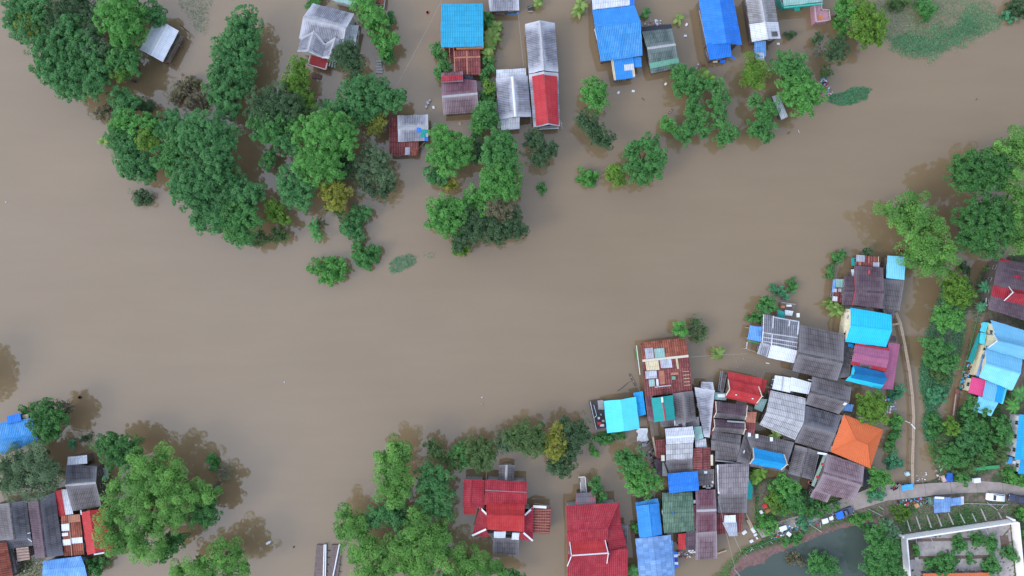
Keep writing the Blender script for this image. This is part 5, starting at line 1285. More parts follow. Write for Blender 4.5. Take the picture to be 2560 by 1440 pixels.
T('solitary rounded bright tree in the channel', 'green', 7, '1480,225,26 1500,228,22 1490,252,26 1468,242,18', flat=.9)
bush('low feathery bush, outermost of the three by the round dark tree', 'green', 2, '1462,440,18 1482,445,18 1472,455,14', style='leafy')
T('lime-green small tree touching the round dark tree', 'lime', 5.5, '1538,428,20 1545,448,18 1528,440,16', style='leafy')
T('round dark green tree with a hollow in its crown', 'mid', 8, '1590,365,20 1622,362,24 1640,390,24 1632,425,24 1600,440,24 1580,415,20 1578,388,16 1610,415,18', flat=.9)
bush('tiny dark tuft alone in the channel', 'mid', 1.5, '1350,468,9 1355,478,8')
# north channel, east part
T3 = 'trees in front of the blue houses'
T('leafy tree by the green-grey house corner', 'mid', 6.5, '1695,185,22 1715,195,26 1705,218,22 1728,215,18', group=T3)
T('loose tree joining the leafy tree by the green-grey house', 'mid', 5.5, '1740,230,20 1755,215,18 1735,250,16', group=T3)
T('ragged tall bush tree in the middle of the channel', 'mid', 6, '1735,275,22 1745,300,22 1725,325,22 1712,342,20 1760,335,15', group=T3)
T('pale low bush tree on the channel side of the ragged tree', 'green', 4, '1672,308,18 1685,322,14 1665,318,10', group=T3)
T('tall leafy strip tree facing the open channel', 'mid', 6.5, '1790,215,20 1798,245,22 1795,275,20 1785,255,14', group=T3)
T('round leafy tree at the channel end of the strip', 'mid', 6, '1800,310,22 1820,340,20 1805,345,18 1838,330,12', group=T3)
banana('yellowish banana plant beside the notched blue house', 1758, 182, n=9, ln=2.0, h=2.6)
banana('green banana plant above the leafy strip tree', 1775, 195, n=8, ln=1.8, h=3.0, kind='lime')
banana('ragged banana plant by the white rear roof of the big blue house', 1462, 18, n=9, ln=1.9, h=2.6, stems=2, spread=.8)
banana('small banana plant between the blue house and the green-grey house', 1616, 32, n=7, ln=1.5, h=1.8, kind='mid')
banana('broken banana plant behind the green-grey house', 1697, 45, n=5, ln=1.7, h=1.6)
banana('small banana plant near the top edge beside the floating wreck', 1345, 6, n=8, ln=1.5, h=2.0)
T('feathery lime tree below the grey-white house with the blue porch', 'lime', 6, '1878,168,20 1895,180,22 1878,200,20 1890,210,14 1865,190,12', style='plume')
T('straggling tree reaching up beside the white sheet shed', 'mid', 6, '1888,250,15 1900,275,20 1922,280,20 1912,262,14', group=T3)
T('leafy tree at the river end of the straggling tree', 'mid', 6, '1895,315,24 1910,335,20 1885,335,16 1920,310,18', group=T3)
T('dark green tree above the broad bright tree', 'mid', 8, '1960,160,28 1990,165,26 1970,190,28 2005,190,20', group=T3)
T('broad bright tree overhanging the white sheet shed', 'green', 9, '1975,215,28 2010,215,32 2035,235,26 1995,250,32 2015,262,24 1970,245,20', group=T3)
T('dark tree with a bare grey branch beside it', 'dark', 6.5, '2092,112,22 2100,135,20 2078,140,16')
T('bare grey twiggy bush beside the dark tree', 'dull', 4, '2055,118,20 2045,135,14', style='sparse', fill=False)
bush('small dark shrub west of the bare twiggy bush', 'dark', 3, '2040,100,13 2048,92,9')
bush('dark shrub east of the blue porch', 'dark', 2, '1973,90,11 1982,84,7')
bush('small faded shrub at the water tip of the broad bright tree', 'olive', 2.5, '2062,180,13 2070,186,8', style='fine')
T('yellow-green two-toned tree beside the pink terrace', 'lime', 9, '2150,25,26 2170,50,30 2145,80,24 2185,80,26 2165,100,18 2200,55,18 2195,100,14', style='leafy')
T('mid green tree behind the two-toned tree', 'green', 7, '2110,10,22 2122,35,18 2100,25,16')
bush('flat green vine bush below the pink terrace', 'green', 1.2, '2092,55,14 2105,70,15 2100,85,10', style='leafy')
bush('dark bush in the upper corner by the reeds', 'dark', 3, '2540,12,20 2555,30,18 2530,30,14')
bush('green bush reaching from the upper corner into the water', 'weed', 1.2, '2510,42,12 2525,48,10', style='leafy')
bush('tall grassy bush at the top edge beside the weed field', 'mid', 2.5, '2305,12,22 2320,28,18 2312,45,10', style='fine')
bush('pale grassy bush at the top edge beside the two-toned tree', 'olive', 2.5, '2238,8,18 2262,5,16', style='fine')
# ---------------------------------------------------------------- east bank
T4 = 'trees on the east bank'
T('large very dark leafy tree at the river on the east bank', 'forest', 12, '2400,425,32 2440,415,42 2480,425,40 2425,455,32 2465,450,38 2500,415,30 2395,445,22', style='leafy', group=T4)
T('second dark leafy tree below the large very dark one', 'forest', 12.5, '2425,540,36 2465,525,40 2445,575,42 2485,570,42 2420,600,30 2470,612,34 2500,540,30', style='leafy', group=T4)
T('bright feathery tree at the upper end of the east bank', 'bamboo', 13, '2545,360,38 2510,372,18 2490,370,10 2560,400,34 2535,440,20', group=T4)
T('bright feathery tree behind the two dark leafy trees', 'bamboo', 13, '2550,490,30 2555,540,36 2530,520,20 2525,470,14', group=T4)
T('bright feathery tree above the dark maroon house', 'bamboo', 11, '2550,590,34 2520,600,24 2560,620,24', group=T4)
T('pale lime feathery tree leaning over the water above the aqua roof', 'bamboo', 10, '2225,530,24 2262,520,30 2290,540,32 2260,570,30 2315,560,28 2290,590,26 2345,562,14 2285,505,18', group=T4)
T('lower half-hidden feathery tree beside the aqua roof', 'bamboo', 10, '2330,610,34 2300,640,32 2345,640,34 2370,625,22 2320,665,24 2275,635,22 2345,668,18', group=T4)
T('olive-lime tree standing between walkway and maroon house', 'lime', 8, '2380,705,26 2405,720,26 2378,735,26 2405,750,20 2418,735,14', style='leafy', group=T4)
T('green tree below the olive-lime tree', 'green', 7, '2350,785,24 2375,790,24 2360,810,20 2395,785,14 2388,815,16', style='leafy', group=T4)
T('leafy tree at the head of the weed strip', 'mid', 6, '2328,860,24 2350,885,30 2375,905,20 2325,900,20 2355,915,22', group=T4)
T('small olive tree on the weed strip', 'olive', 4, '2340,935,18 2360,940,16', style='fine', group=T4)
T('wide leafy tree filling the lane garden next to the net fence', 'mid', 4, '2462,1112,15 2468,1135,15 2455,1148,13', style='fine', group=T4)
T('blue-green shrub tree between lime bush-tree and lane garden', 'teal', 4.5, '2400,1085,18 2405,1105,18 2415,1060,14', group=T4)
bush('low weedy shrub halfway down the weed strip', 'weed', 2, '2335,975,16 2350,990,14 2325,1000,14', style='leafy')
bush('low weedy shrub at the lower end of the weed strip', 'mid', 2, '2330,1045,15 2340,1065,14 2325,1075,12', style='leafy')
bush('round shrub by the dark blue tarpaulin', 'mid', 2.5, '2395,1195,12 2410,1198,14', ground=.4, style='leafy')
bush('dark bush in the shaded water below the feathery tree', 'dark', 2, '2410,668,12 2420,678,8')
T('lime round bush-tree at the end of the red walkway', 'lime', 5, '2375,1065,18 2388,1075,14', style='leafy', group=T4)
T('green tree below the sky blue house', 'mid', 4.5, '2435,1055,20 2455,1068,17 2440,1078,18', style='fine', group=T4)
T('blue-green tree in the middle of the lane garden', 'teal', 4, '2430,1105,20 2448,1118,17 2425,1128,16', style='fine', group=T4)
T('weedy tree at the water end of the lane garden', 'mid', 5, '2380,1125,20 2365,1145,20 2390,1150,22', style='fine', group=T4)
T('dark tree beside the green fence of the lane garden', 'olive', 3.5, '2440,1148,17 2420,1166,16 2400,1178,14', style='fine', group=T4)
T('tree hiding the wall of the blue-roofed house', 'mid', 5, '2500,1060,20 2498,1095,22 2510,1080,16', group=T4)
T('olive tree under the white terrace', 'olive', 4.5, '2495,1130,16 2505,1148,14 2510,1120,12', style='fine', group=T4)
T('small tree below the lower aqua roof', 'mid', 4.5, '2425,1010,18 2420,1030,16 2462,1030,9', group=T4)
T('round lime bush in front of the blue-roofed house', 'green', 3, '2528,1188,20 2550,1195,18 2515,1180,12')
palm('palm tree at the corner of the sky blue house', 2550, 985, n=11, ln=2.5, h=4.5, kind='mid', ground=.4)
palm('second palm tree between sky blue house and white terrace', 2536, 1015, n=10, ln=2.3, h=4, kind='green', ground=.4)
palm('small palm beside the curved white gable board', 2462, 718, n=9, ln=2.0, h=3.4, kind='weed', ground=.2)
palm('small palm next to the white awning of the maroon house', 2454, 768, n=9, ln=1.9, h=3.2, kind='weed', ground=.2)
banana('thin plant by the pale teal gutter', 2468, 675, n=7, ln=1.2, h=1.8, kind='mid', ground=.2, w=.15)
# ---------------------------------------------------------------- village greenery
T5 = 'trees among the village houses'
T('olive-lime round tree with a shaded middle', 'lime', 6.5, '2165,1000,22 2190,998,20 2205,1018,18 2195,1038,20 2168,1040,18 2152,1020,18', style='leafy', group=T5)
T('green round tree by the motorcycles', 'green', 5.5, '2190,1190,20 2208,1202,18 2192,1210,16', style='leafy', group=T5)
bush('leafy shrub in front of the lane below the round tree', 'weed', 2, '2185,1228,15 2200,1238,14 2175,1240,10', ground=.4)
bush('dark hedge bush between walkway and orange roof', 'mid', 2, '2238,1080,14 2228,1100,16 2222,1120,15 2232,1062,11')
bush('bright bush beside the white rubbish by the walkway', 'green', 2, '2245,1045,12 2238,1055,10', style='leafy')
bush('pale low bush in the flooded lane', 'weed', 1.5, '2235,1150,15 2225,1162,12 2245,1158,10')
bush('grassy bush beside the magenta eave', 'weed', 1.2, '2235,985,14 2248,975,12 2230,1000,10')
T('bright garden tree below the blue Thai roof', 'green', 5, '1955,1205,20 1975,1215,20 1950,1230,20', style='leafy', group=T5)
T('garden tree beside the maroon-grey house', 'mid', 5, '1985,1245,22 1960,1258,20 1995,1265,18', style='leafy', group=T5)
T('lime garden tree near the red parasol', 'lime', 4.5, '1930,1245,16 1945,1265,16 1960,1272,12', style='leafy', group=T5)
bush('low garden bush along the lane', 'mid', 2, '2010,1280,16 2035,1275,18 2060,1272,14 2090,1262,12', ground=.4)
bush('grassy bush below the lime garden tree', 'weed', 2, '2000,1302,14 2015,1310,12', ground=.4)
bush('bright bush mound at the end of the lane', 'green', 2.5, '1915,1300,16 1930,1312,16 1905,1315,12 1922,1328,10', ground=.3, style='leafy')
banana('bushy banana clump beside the teal netting', 1903, 1192, n=10, ln=2.1, h=2.8, stems=3, spread=.9, ground=.2, kind='lime')
banana('small banana plant in the gap behind the grey-skirted house', 1940, 1088, n=8, ln=1.8, h=2.8)
banana('light banana star alone in the water beside the rust-red house', 1796, 886, n=14, ln=1.9, h=2.4, w=.36)
banana('wide banana clump below the patched side awnings', 2085, 770, n=9, ln=2.0, h=2.4, stems=3, spread=1.1)
T('small bright tree at the corner of the rust-red house', 'green', 4.5, '1698,815,15 1705,832,15 1695,830,10', style='leafy')
T('hazy olive drowned tree beside the small bright tree', 'olive', 4, '1738,810,20 1755,825,18 1745,845,16 1725,830,14', style='sparse')
bush('bushy arc shrub in the water near the patched awnings', 'mid', 2, '2102,634,11 2088,648,13 2076,668,12 2075,690,11 2095,640,9')
bush('small bush beyond the teal awning, highest of the waterside row', 'mid', 2, '1983,708,11 1978,722,10')
bush('dark-leaved bush in the waterside row', 'weed', 2, '1952,730,11 1962,738,9 1935,722,10')
T('round leafy tree beside the white-lined grey roof', 'mid', 5, '1912,752,18 1925,768,16 1902,770,14', group=T5)
bush('leafy bush below the round waterside tree', 'mid', 2.5, '1885,795,13 1900,800,12')
T('small tree growing behind the patched rusty shed', 'dark', 3.5, '2165,627,10 2172,634,8')
T('leafy tree between the cyan deck house and the big red house', 'mid', 7, '1565,1140,22 1590,1150,24 1570,1165,20 1548,1145,12', group=T5)
T('bright tree beside the bright blue house', 'green', 7, '1595,1185,26 1620,1195,22 1590,1215,24 1640,1205,16 1610,1225,18 1578,1190,16', style='leafy', group=T5)
bush('low bush under the cyan house', 'mid', 2, '1500,1100,16 1525,1095,14 1548,1090,12')
bush('small bright bush in the channel below the cyan deck house', 'green', 1.5, '1488,1130,9 1480,1122,6', style='leafy')
T('slim leafy tree beside the concrete jetty', 'mid', 4.5, '1485,1205,13 1495,1225,14 1503,1245,11')
bush('lime bush beside the bright blue vertical-ridged house', 'green', 2, '1588,1312,10 1590,1325,10')
palm('palm fronds in front of the patchy pale blue roof', 1582, 1430, n=11, ln=2.3, h=2.8, kind='mid')
# ---------------------------------------------------------------- near bank, middle
T6 = 'trees on the near bank'
T('tall bright feathery column tree', 'bamboo', 11, '990,1120,28 1015,1140,24 965,1145,24 995,1165,30 965,1180,22 985,1205,32 1010,1220,24 960,1220,22 985,1240,24', group=T6)
T('dark tree between the feathery column tree and the red tiered house', 'teal', 9, '1070,1180,28 1100,1195,30 1075,1220,34 1110,1235,26 1090,1265,30 1120,1280,18 1060,1260,22', group=T6, style='fine')
T('dark undergrowth tree below the feathery column tree', 'teal', 7.5, '950,1285,30 985,1275,28 930,1300,24 1000,1300,26', group=T6)
T('bright feathery tree at the river edge by the raft', 'bamboo', 9, '865,1285,22 885,1310,28 860,1325,22 905,1335,26 850,1340,16', group=T6)
T('bright feathery tree at the frame bottom beside the raft', 'bamboo', 9, '920,1365,32 895,1395,30 950,1390,34 925,1430,32 970,1425,30', group=T6)
T('plumed bamboo tree with bright vertical tufts', 'bamboo', 10, '1030,1285,22 1045,1310,24 1065,1335,24 1040,1345,24 1015,1340,24', group=T6)
T('wide plumed bamboo beside the plank fence', 'bamboo', 9.5, '1105,1320,22 1115,1345,22 1085,1365,26 1110,1385,28 1060,1385,24', group=T6)
T('lowest plumed bamboo at the frame bottom', 'bamboo', 9, '1010,1385,32 1030,1420,32 1070,1425,30 985,1360,24 1055,1400,24', group=T6)
T('bushy bamboo spreading below the grey porch', 'bamboo', 8, '1150,1395,30 1190,1405,28 1160,1430,32 1215,1425,26 1245,1420,20', group=T6)
T('dark shadowed tree below the bushy bamboo', 'mid', 6, '1260,1435,20 1290,1440,18 1120,1440,24', group=T6)
T('dull olive tree at the water west of the red tiered house', 'olive', 6, '1080,1115,18 1098,1130,18 1085,1135,14', group=T6)
T('low olive tree joined to the dull olive tree', 'olive', 5, '1120,1150,18 1145,1140,18 1150,1160,16 1135,1165,14', group=T6, style='fine')
T('small dark tree joining the two low olive trees', 'mid', 5.5, '1140,1125,16 1155,1120,18 1165,1150,18', group=T6, style='fine')
T('rounded olive tree behind the red tiered house', 'olive', 7.5, '1185,1120,26 1215,1118,26 1190,1145,26 1215,1145,24 1200,1160,20', group=T6)
T('pale grey-green tree between rounded olive and wide dull trees', 'dull', 6.5, '1255,1105,20 1270,1090,18 1265,1118,16', group=T6)
T('wide dull green tree between the red houses and the river', 'olive', 8, '1285,1090,24 1312,1075,26 1340,1085,26 1320,1105,28 1300,1115,22 1345,1115,26', group=T6)
T('yellow-green knobbly tree in front of the wide dull tree', 'yellow', 8, '1390,1068,13 1380,1090,16 1400,1105,18 1370,1115,16 1385,1135,18 1402,1125,14', group=T6)
T('dark tree east of the yellow-green knobbly tree', 'dark', 7.5, '1420,1075,26 1440,1095,24 1425,1115,26 1455,1070,20 1465,1090,16 1408,1050,12', group=T6)
T('dark tree overhanging the big red-tiled house', 'dark', 7, '1400,1160,24 1420,1145,24 1385,1165,20 1410,1180,16', group=T6)
# ---------------------------------------------------------------- near corner
T7 = 'trees of the corner hamlet'
T('dark dense tree hiding the end of the blue house', 'forest', 9, '115,1025,26 140,1040,26 110,1055,30 135,1070,28 115,1085,24', style='leafy', group=T7)
T('pinkish dried fringe tree behind the dark dense tree', 'brown', 5, '150,1012,16 172,1020,16 160,1035,14', style='sparse', group=T7)
bush('small bush on the river side of the blue house', 'mid', 3, '62,1024,12 80,1020,10')
T('large soft grey-green tree below the blue house', 'dull', 10, '50,1155,38 95,1145,38 125,1170,32 40,1195,36 85,1200,40 120,1205,26 15,1165,28 10,1210,26', style='plume', group=T7)
T('dark leafy tree above the biggest bright tree', 'forest', 9, '265,1110,26 295,1108,30 325,1125,30 285,1140,28 320,1150,24 345,1140,20', style='leafy', group=T7)
T('biggest bright feathery tree over the red-roofed house', 'bamboo', 12, '345,1165,30 405,1140,24 385,1180,36 335,1205,34 290,1220,28 440,1185,30 420,1225,40 365,1245,42 305,1270,36 275,1305,24 450,1240,36 470,1225,26 430,1290,40 375,1310,42 320,1330,36 300,1370,28 355,1375,30 400,1365,28 275,1340,22', group=T7)
T('dark half of a tree behind the biggest bright tree', 'forest', 9.5, '515,1265,28 500,1290,28 530,1285,22 520,1240,20', group=T7, style='leafy')
T('bright tip tree at the river end of the hamlet', 'bamboo', 11, '505,1225,20 530,1235,16 490,1245,20', group=T7)
T('dark tree in the shade below the biggest bright tree', 'forest', 8, '425,1365,24 445,1350,22 410,1385,20', group=T7, style='leafy')
T('bright feathery tree at the bottom edge of the hamlet', 'bamboo', 10, '555,1365,24 590,1385,26 540,1400,30 500,1410,28 575,1420,30 450,1430,30 610,1420,22 525,1435,28', group=T7)
bush('green bush beside the weathered blue house', 'mid', 3, '235,1410,18 255,1402,14 240,1428,16')
bush('small round bush in the water above the grey house', 'weed', 1, '184,1109,9', style='leafy')
bush('dark faint bush floating near the small round bush', 'dark', 1, '212,1095,10 224,1092,7', style='sparse')
bush('green half of a drifting uprooted bush', 'mid', 1.5, '530,1145,13 538,1158,12 532,1168,9', style='leafy')
T('grey twiggy half of the drifting uprooted bush', 'dull', 1.6, '562,1170,18 570,1185,14 555,1188,12', style='sparse', fill=False)
# pond and courtyard
bush('dry olive bush standing in the pond shallows', 'brown', 1.5, '1985,1392,14 1998,1400,12 1972,1402,10', style='sparse', ground=.1)
bush('grassy bush at the pond tip below the lane', 'mid', 1.5, '2165,1322,10 2182,1330,13 2178,1345,10', ground=.3, style='leafy')
bush('low green bush on the reddish bank near the fence posts', 'mid', 1.2, '1965,1352,12 1985,1346,13 2000,1340,9', ground=.4, style='leafy')
bush('low grassy bush on the bank below the pickup', 'green', 1.2, '2130,1300,12 2150,1294,13 2168,1290,10', ground=.5, style='leafy')
T('large green tree on the pond shore', 'mid', 8, '2195,1340,24 2190,1375,28 2220,1375,24 2180,1405,28 2215,1410,30 2190,1440,28 2235,1440,24', ground=.2)
T('bush-like tree growing in the pond', 'mid', 4, '2045,1400,22 2065,1412,22 2035,1420,18 2080,1430,16', ground=.1)
bush('yellowish fringe bush over the reddish bank', 'lime', 1.6, '2230,1270,10 2252,1275,14 2265,1285,12 2245,1295,10', ground=.4, style='fine')
bush('light green grass bush by the pond corner', 'grass', 1.5, '2215,1305,16 2225,1322,16 2240,1330,12', ground=.4, style='leafy')
for k, (lb, sp) in enumerate([('round shrub against the courtyard wall, alone in its bed', '2392,1352,13 2400,1365,12'), ('paired shrub in the first courtyard bed', '2438,1346,13 2448,1352,11'), ('larger shrub of the pair in the first courtyard bed', '2472,1352,14 2480,1366,13'),
        ('shrub beside the inner face of the east wall', '2522,1378,13 2532,1390,12'), ('olive shrub in the lower courtyard bed', '2322,1405,13 2330,1418,11'), ('wide dark shrub in the lower courtyard bed', '2358,1402,16 2375,1398,14 2350,1418,14 2370,1425,12'),
        ('tall shrub in front of the orange roof end', '2472,1402,15 2480,1420,14 2465,1418,10'), ('tiny bright shrub between two courtyard beds', '2423,1398,9'), ('climbing plant inside the west courtyard wall', '2288,1370,6 2290,1382,6')]):
    sp = ' '.join('%s,%s,%.1f' % (*q.split(',')[:2], float(q.split(',')[2]) * 1.2) for q in sp.split())
    bush(lb, ('mid', 'green')[k % 2 == 0 and k > 6], 2.4, sp, ground=.6, style='leafy')
for lb, x, y in (('spiky plant at the lane junction', 2030, 1250), ):
    banana(lb, x, y, n=10, ln=1.0, h=1.4, w=.15, kind='weed', ground=.3)
bush('bushes on the far side of the east courtyard wall', 'green', 2.5, '2550,1280,15 2558,1290,12 2562,1340,12', ground=.5, style='leafy')
# ---------------------------------------------------------------- floating weed, reeds, ground cover
patch('leaf-shaped dense mat of floating water weed', 'floating_weed', 'weed', [(2067, 251), (2078, 236), (2111, 230), (2130, 219), (2158, 215), (2180, 222), (2171, 236), (2169, 247), (2136, 261), (2103, 265), (2080, 258)], 60, z=(.03, .25), holes=-.6, edge=4, seed=2, ln=(.22, .42), wd=(.14, .26))
patch('broad field of drowned grass and weed in shallow water', 'weed_field', 'grass', [(2222, 97), (2255, 84), (2317, 85), (2372, 62), (2428, 22), (2495, 50), (2450, 95), (2386, 120), (2311, 143), (2261, 147), (2228, 122)], 40, z=(.03, .4), holes=.10, edge=34, nsc=.045, seed=3, wd=(.08, .18))
patch('brighter weed mass inside the broad drowned grass field', 'weed_field', 'weed', [(2232, 100), (2262, 92), (2320, 96), (2375, 74), (2415, 45), (2440, 60), (2440, 88), (2380, 114), (2311, 138), (2261, 140), (2238, 120)], 24, z=(.1, .45), holes=.22, edge=24, nsc=.06, seed=23, wd=(.1, .2))
patch('thin grass showing above the shallow water', 'drowned_grass', 'grass', [(2190, 5), (2260, -20), (2400, -20), (2500, 5), (2505, 60), (2420, 95), (2215, 125)], 30, z=(.02, .3), holes=.26, edge=22, nsc=.04, seed=4, wd=(.06, .14), ln=(.2, .45))
patch('sparse drowned grass patch near the top edge', 'drowned_grass', 'grass', [(434, -5), (535, -5), (530, 50), (510, 82), (465, 60), (440, 25)], 16, z=(.02, .25), holes=.30, edge=14, seed=5, wd=(.06, .14), ln=(.2, .5))
patch('two small drifts of drowned weed in the river', 'drowned_weed', 'weed', [(976, 660), (990, 645), (1020, 635), (1042, 640), (1040, 660), (1000, 678), (980, 680)], 45, z=(.02, .4), holes=.12, edge=8, seed=6, wd=(.07, .15))
patch('faint drift of drowned weed beside the clearing', 'drowned_weed', 'weed', [(1058, 640), (1075, 628), (1092, 632), (1085, 645), (1065, 648)], 9, z=(.02, .2), holes=.3, edge=6, seed=7, wd=(.06, .14))
patch('long strip of weed beside the plank walkway', 'weed_strip', 'weed', [(2303, 900), (2380, 890), (2384, 960), (2362, 1000), (2345, 1030), (2357, 1060), (2330, 1108), (2312, 1100), (2305, 1060), (2312, 1027), (2300, 977)], 55, z=(.03, .5), holes=-.1, edge=8, seed=8)
patch('weedy cover between the olive-lime tree and the ditch', 'ground_cover', 'weed', [(2355, 700), (2425, 690), (2440, 740), (2415, 830), (2395, 900), (2310, 900), (2312, 850), (2340, 770)], 30, z=(.05, .6), holes=.12, edge=10, seed=24)
patch('weeds along the flooded garden edge', 'ground_cover', 'mid', [(2320, 1110), (2350, 1060), (2400, 1020), (2480, 1020), (2490, 1160), (2440, 1200), (2360, 1195), (2335, 1160)], 26, z=(.2, .7), holes=.02, edge=8, ground=.35, seed=9)
patch('ground plants behind the white terrace', 'ground_cover', 'mid', [(2485, 980), (2560, 990), (2560, 1060), (2520, 1060), (2500, 1160), (2485, 1160)], 12, z=(.2, .7), holes=.1, edge=8, ground=.35, seed=10)
patch('garden weeds between the houses and the lane', 'ground_cover', 'mid', [(1885, 1200), (1960, 1190), (2035, 1240), (2130, 1255), (2060, 1285), (1990, 1300), (1940, 1310), (1895, 1345), (1885, 1290)], 16, z=(.15, .6), holes=.12, edge=8, ground=.3, seed=11)
patch('grass along the top of the reddish bank', 'bank_grass', 'green', [(1762, 1450), (1800, 1425), (1850, 1372), (1905, 1352), (1915, 1360), (1850, 1395), (1830, 1425), (1820, 1460)], 18, z=(.1, .5), holes=.02, edge=5, ground=.25, seed=12)
patch('grass tufts between the lane and the reddish bank', 'bank_grass', 'green', [(1935, 1350), (2040, 1318), (2140, 1285), (2215, 1262), (2225, 1272), (2180, 1292), (2090, 1312), (2030, 1330), (1960, 1360)], 14, z=(.1, .4), holes=.22, edge=5, ground=.5, seed=13)
patch('dark grass between the lane and the courtyard wall', 'ground_cover', 'mid', [(2225, 1268), (2330, 1250), (2560, 1256), (2560, 1290), (2520, 1292), (2250, 1334), (2235, 1320), (2262, 1290)], 16, z=(.1, .5), holes=.08, edge=6, ground=.5, seed=14)
patch('leafy cover around the pond tree', 'ground_cover', 'mid', [(2185, 1318), (2235, 1310), (2250, 1345), (2256, 1450), (2150, 1460), (2180, 1390)], 14, z=(.1, .6), holes=.02, edge=6, ground=.4, seed=15)
patch('weeds in the beds of the walled courtyard', 'ground_cover', 'mid', [(2272, 1348), (2294, 1344), (2294, 1398), (2274, 1398)], 12, z=(.05, .4), holes=.1, edge=3, ground=.6, seed=16)
patch('weeds growing in the corner yard between grey roofs', 'ground_cover', 'mid', [(42, 1398), (112, 1394), (106, 1450), (36, 1450)], 14, z=(.05, .5), holes=.0, edge=4, ground=.05, seed=18)
patch('weeds in the strip beside the maroon house', 'ground_cover', 'weed', [(2440, 690), (2490, 640), (2500, 650), (2470, 780), (2450, 800), (2425, 900), (2408, 960), (2402, 955), (2430, 820)], 10, z=(.1, .4), holes=.25, edge=5, ground=.1, seed=17)
# ---------------------------------------------------------------- small things
def thing(name, x, y, label, cat, z=0.0, group=None, rz=0.0):
    o = empty(name, P(x, y, z), label, cat, group); o.rotation_euler = (0, 0, 0); return o
def part(mb, name, mat, root, smooth=False): return mb.build(name, mat, root, smooth)
def loc(x, y, rz, z=0.0):
    c, s, o = math.cos(rz), math.sin(rz), P(x, y, z)
    return lambda a, b, e=0.0: (o.x + a * c - b * s, o.y + a * s + b * c, o.z + e)
def ang(x0, y0, x1, y1): return math.atan2(-(y1 - y0), x1 - x0)

# bamboo and plank walkway over the flooded lane
pts = [(2240, 782), (2251, 808), (2262, 862), (2274, 930), (2281, 990), (2284, 1040), (2283, 1100), (2281, 1160), (2282, 1212)]
r = thing('plank_walkway', 2270, 1000, 'long narrow plank walkway crossing the flooded lane', 'walkway')
for a, b in zip(pts, pts[1:]):
    m = MB(); A, B = P(*a, 1.15), P(*b, 1.15); d = (B - A).normalized(); sd_ = Vector((-d.y, d.x, 0))
    for k in (-.18, .18): m.beam(A + sd_ * k - d * .1, B + sd_ * k + d * .1 + Vector((0, 0, RND.uniform(-.03, .05))), .30, .06)
    part(m, 'deck_board', PALEWOOD, r)
    m = MB(); m.tube([A + sd_ * .4 + Vector((0, 0, -2)), A + sd_ * .4 + Vector((0, 0, .2))], .06, 6); m.tube([A - sd_ * .4 + Vector((0, 0, -2)), A - sd_ * .4 + Vector((0, 0, .2))], .06, 6); m.beam(A + sd_ * .5 - Vector((0, 0, .1)), A - sd_ * .5 - Vector((0, 0, .1)), .1, .1)
    part(m, 'trestle', WOOD, r)
m = MB(); m.beam(P(2251, 808, 1.15), P(2230, 812, 1.3), .5, .08); part(m, 'side_plank', PALEWOOD, r)
m = MB(); m.beam(P(2278, 1060, 1.35), P(2288, 1072, 1.35), .25, .06); m.beam(P(2262, 1052, 1.3), P(2276, 1058, 1.25), .1, .06); part(m, 'loose_plank', WHITEP, r)
# red walkway by the sky blue house
r = thing('brick_walkway', 2388, 1010, 'red-brown raised walkway between weed strip and garden', 'walkway')
m = MB(); m.prism([P(x, y, .9) for x, y in ((2391, 972), (2397, 974), (2386, 1050), (2381, 1048))], .55, .95); part(m, 'deck', plain('red_brown_brick', (.26, .095, .075), .9, .35, 3), r)
m = MB(); m.beam(P(2390, 985, 1.1), P(2383, 1040, 1.1), .12, .3); part(m, 'curb', CONC, r)
# green rail fence of the flooded garden
r = thing('rail_fence', 2440, 800, 'thin green rail fence along the flooded ditch', 'fence')
fp = [(2492, 632), (2484, 668), (2466, 715), (2450, 765), (2437, 820), (2425, 870), (2410, 920), (2398, 968)]
m = MB()
for a, b in zip(fp, fp[1:]): m.tube([P(*a, 1.2), P(*b, 1.2)], .05, 5); m.tube([P(*a, .6), P(*b, .6)], .04, 5)
part(m, 'rail', GREENP, r)
for a in fp:
    m = MB(); p = P(*a, 0); m.tube([p + Vector((0, 0, -.8)), p + Vector((0, 0, 1.35))], .06, 6); part(m, 'post', GREENP, r)
# green net fence by the lane
r = thing('net_fence', 2455, 1170, 'low green net fence closing the lane garden', 'fence', .5)
m = MB(); m.beam(P(2412, 1174, 1.0), P(2462, 1170, 1.0), .8, .5); m.beam(P(2462, 1169, 1.0), P(2498, 1166, 1.1), .8, .5); part(m, 'net', GREENP, r)
m = MB(); [m.tube([P(x, y, .3), P(x, y, 1.6)], .05, 5) for x, y in ((2412, 1174), (2440, 1171), (2462, 1170), (2498, 1166))]; part(m, 'post', WOOD, r)

# walled courtyard
r = thing('courtyard_wall', 2400, 1330, 'pale rendered wall enclosing the planted courtyard', 'wall', .6)
wp = [(2251, 1338), (2525, 1296)]
def wallseg(a, b, nm):
    m = MB(); A, B = P(*a, .5), P(*b, .5); d = (B - A).normalized(); A2, B2 = A + Vector((0, 0, 1.25)), B + Vector((0, 0, 1.25))
    m.beam(A2 + Vector((0, 0, .1)), B2 + Vector((0, 0, .1)), .24, 2.8); w = part(m, nm, plain('pale_pink_render', (.86, .81, .79), .85, .08, .8), r)
    c = MB(); c.beam(A2 + Vector((0, 0, 1.54)), B2 + Vector((0, 0, 1.54)), .34, .08); c.build('coping', plain('wall_coping', (.80, .77, .75), .8, .1), w)
wallseg((2251, 1338), (2525, 1297), 'wall_panel'); wallseg((2252, 1340), (2264, 1480), 'wall_panel'); wallseg((2527, 1297), (2545, 1480), 'wall_panel')
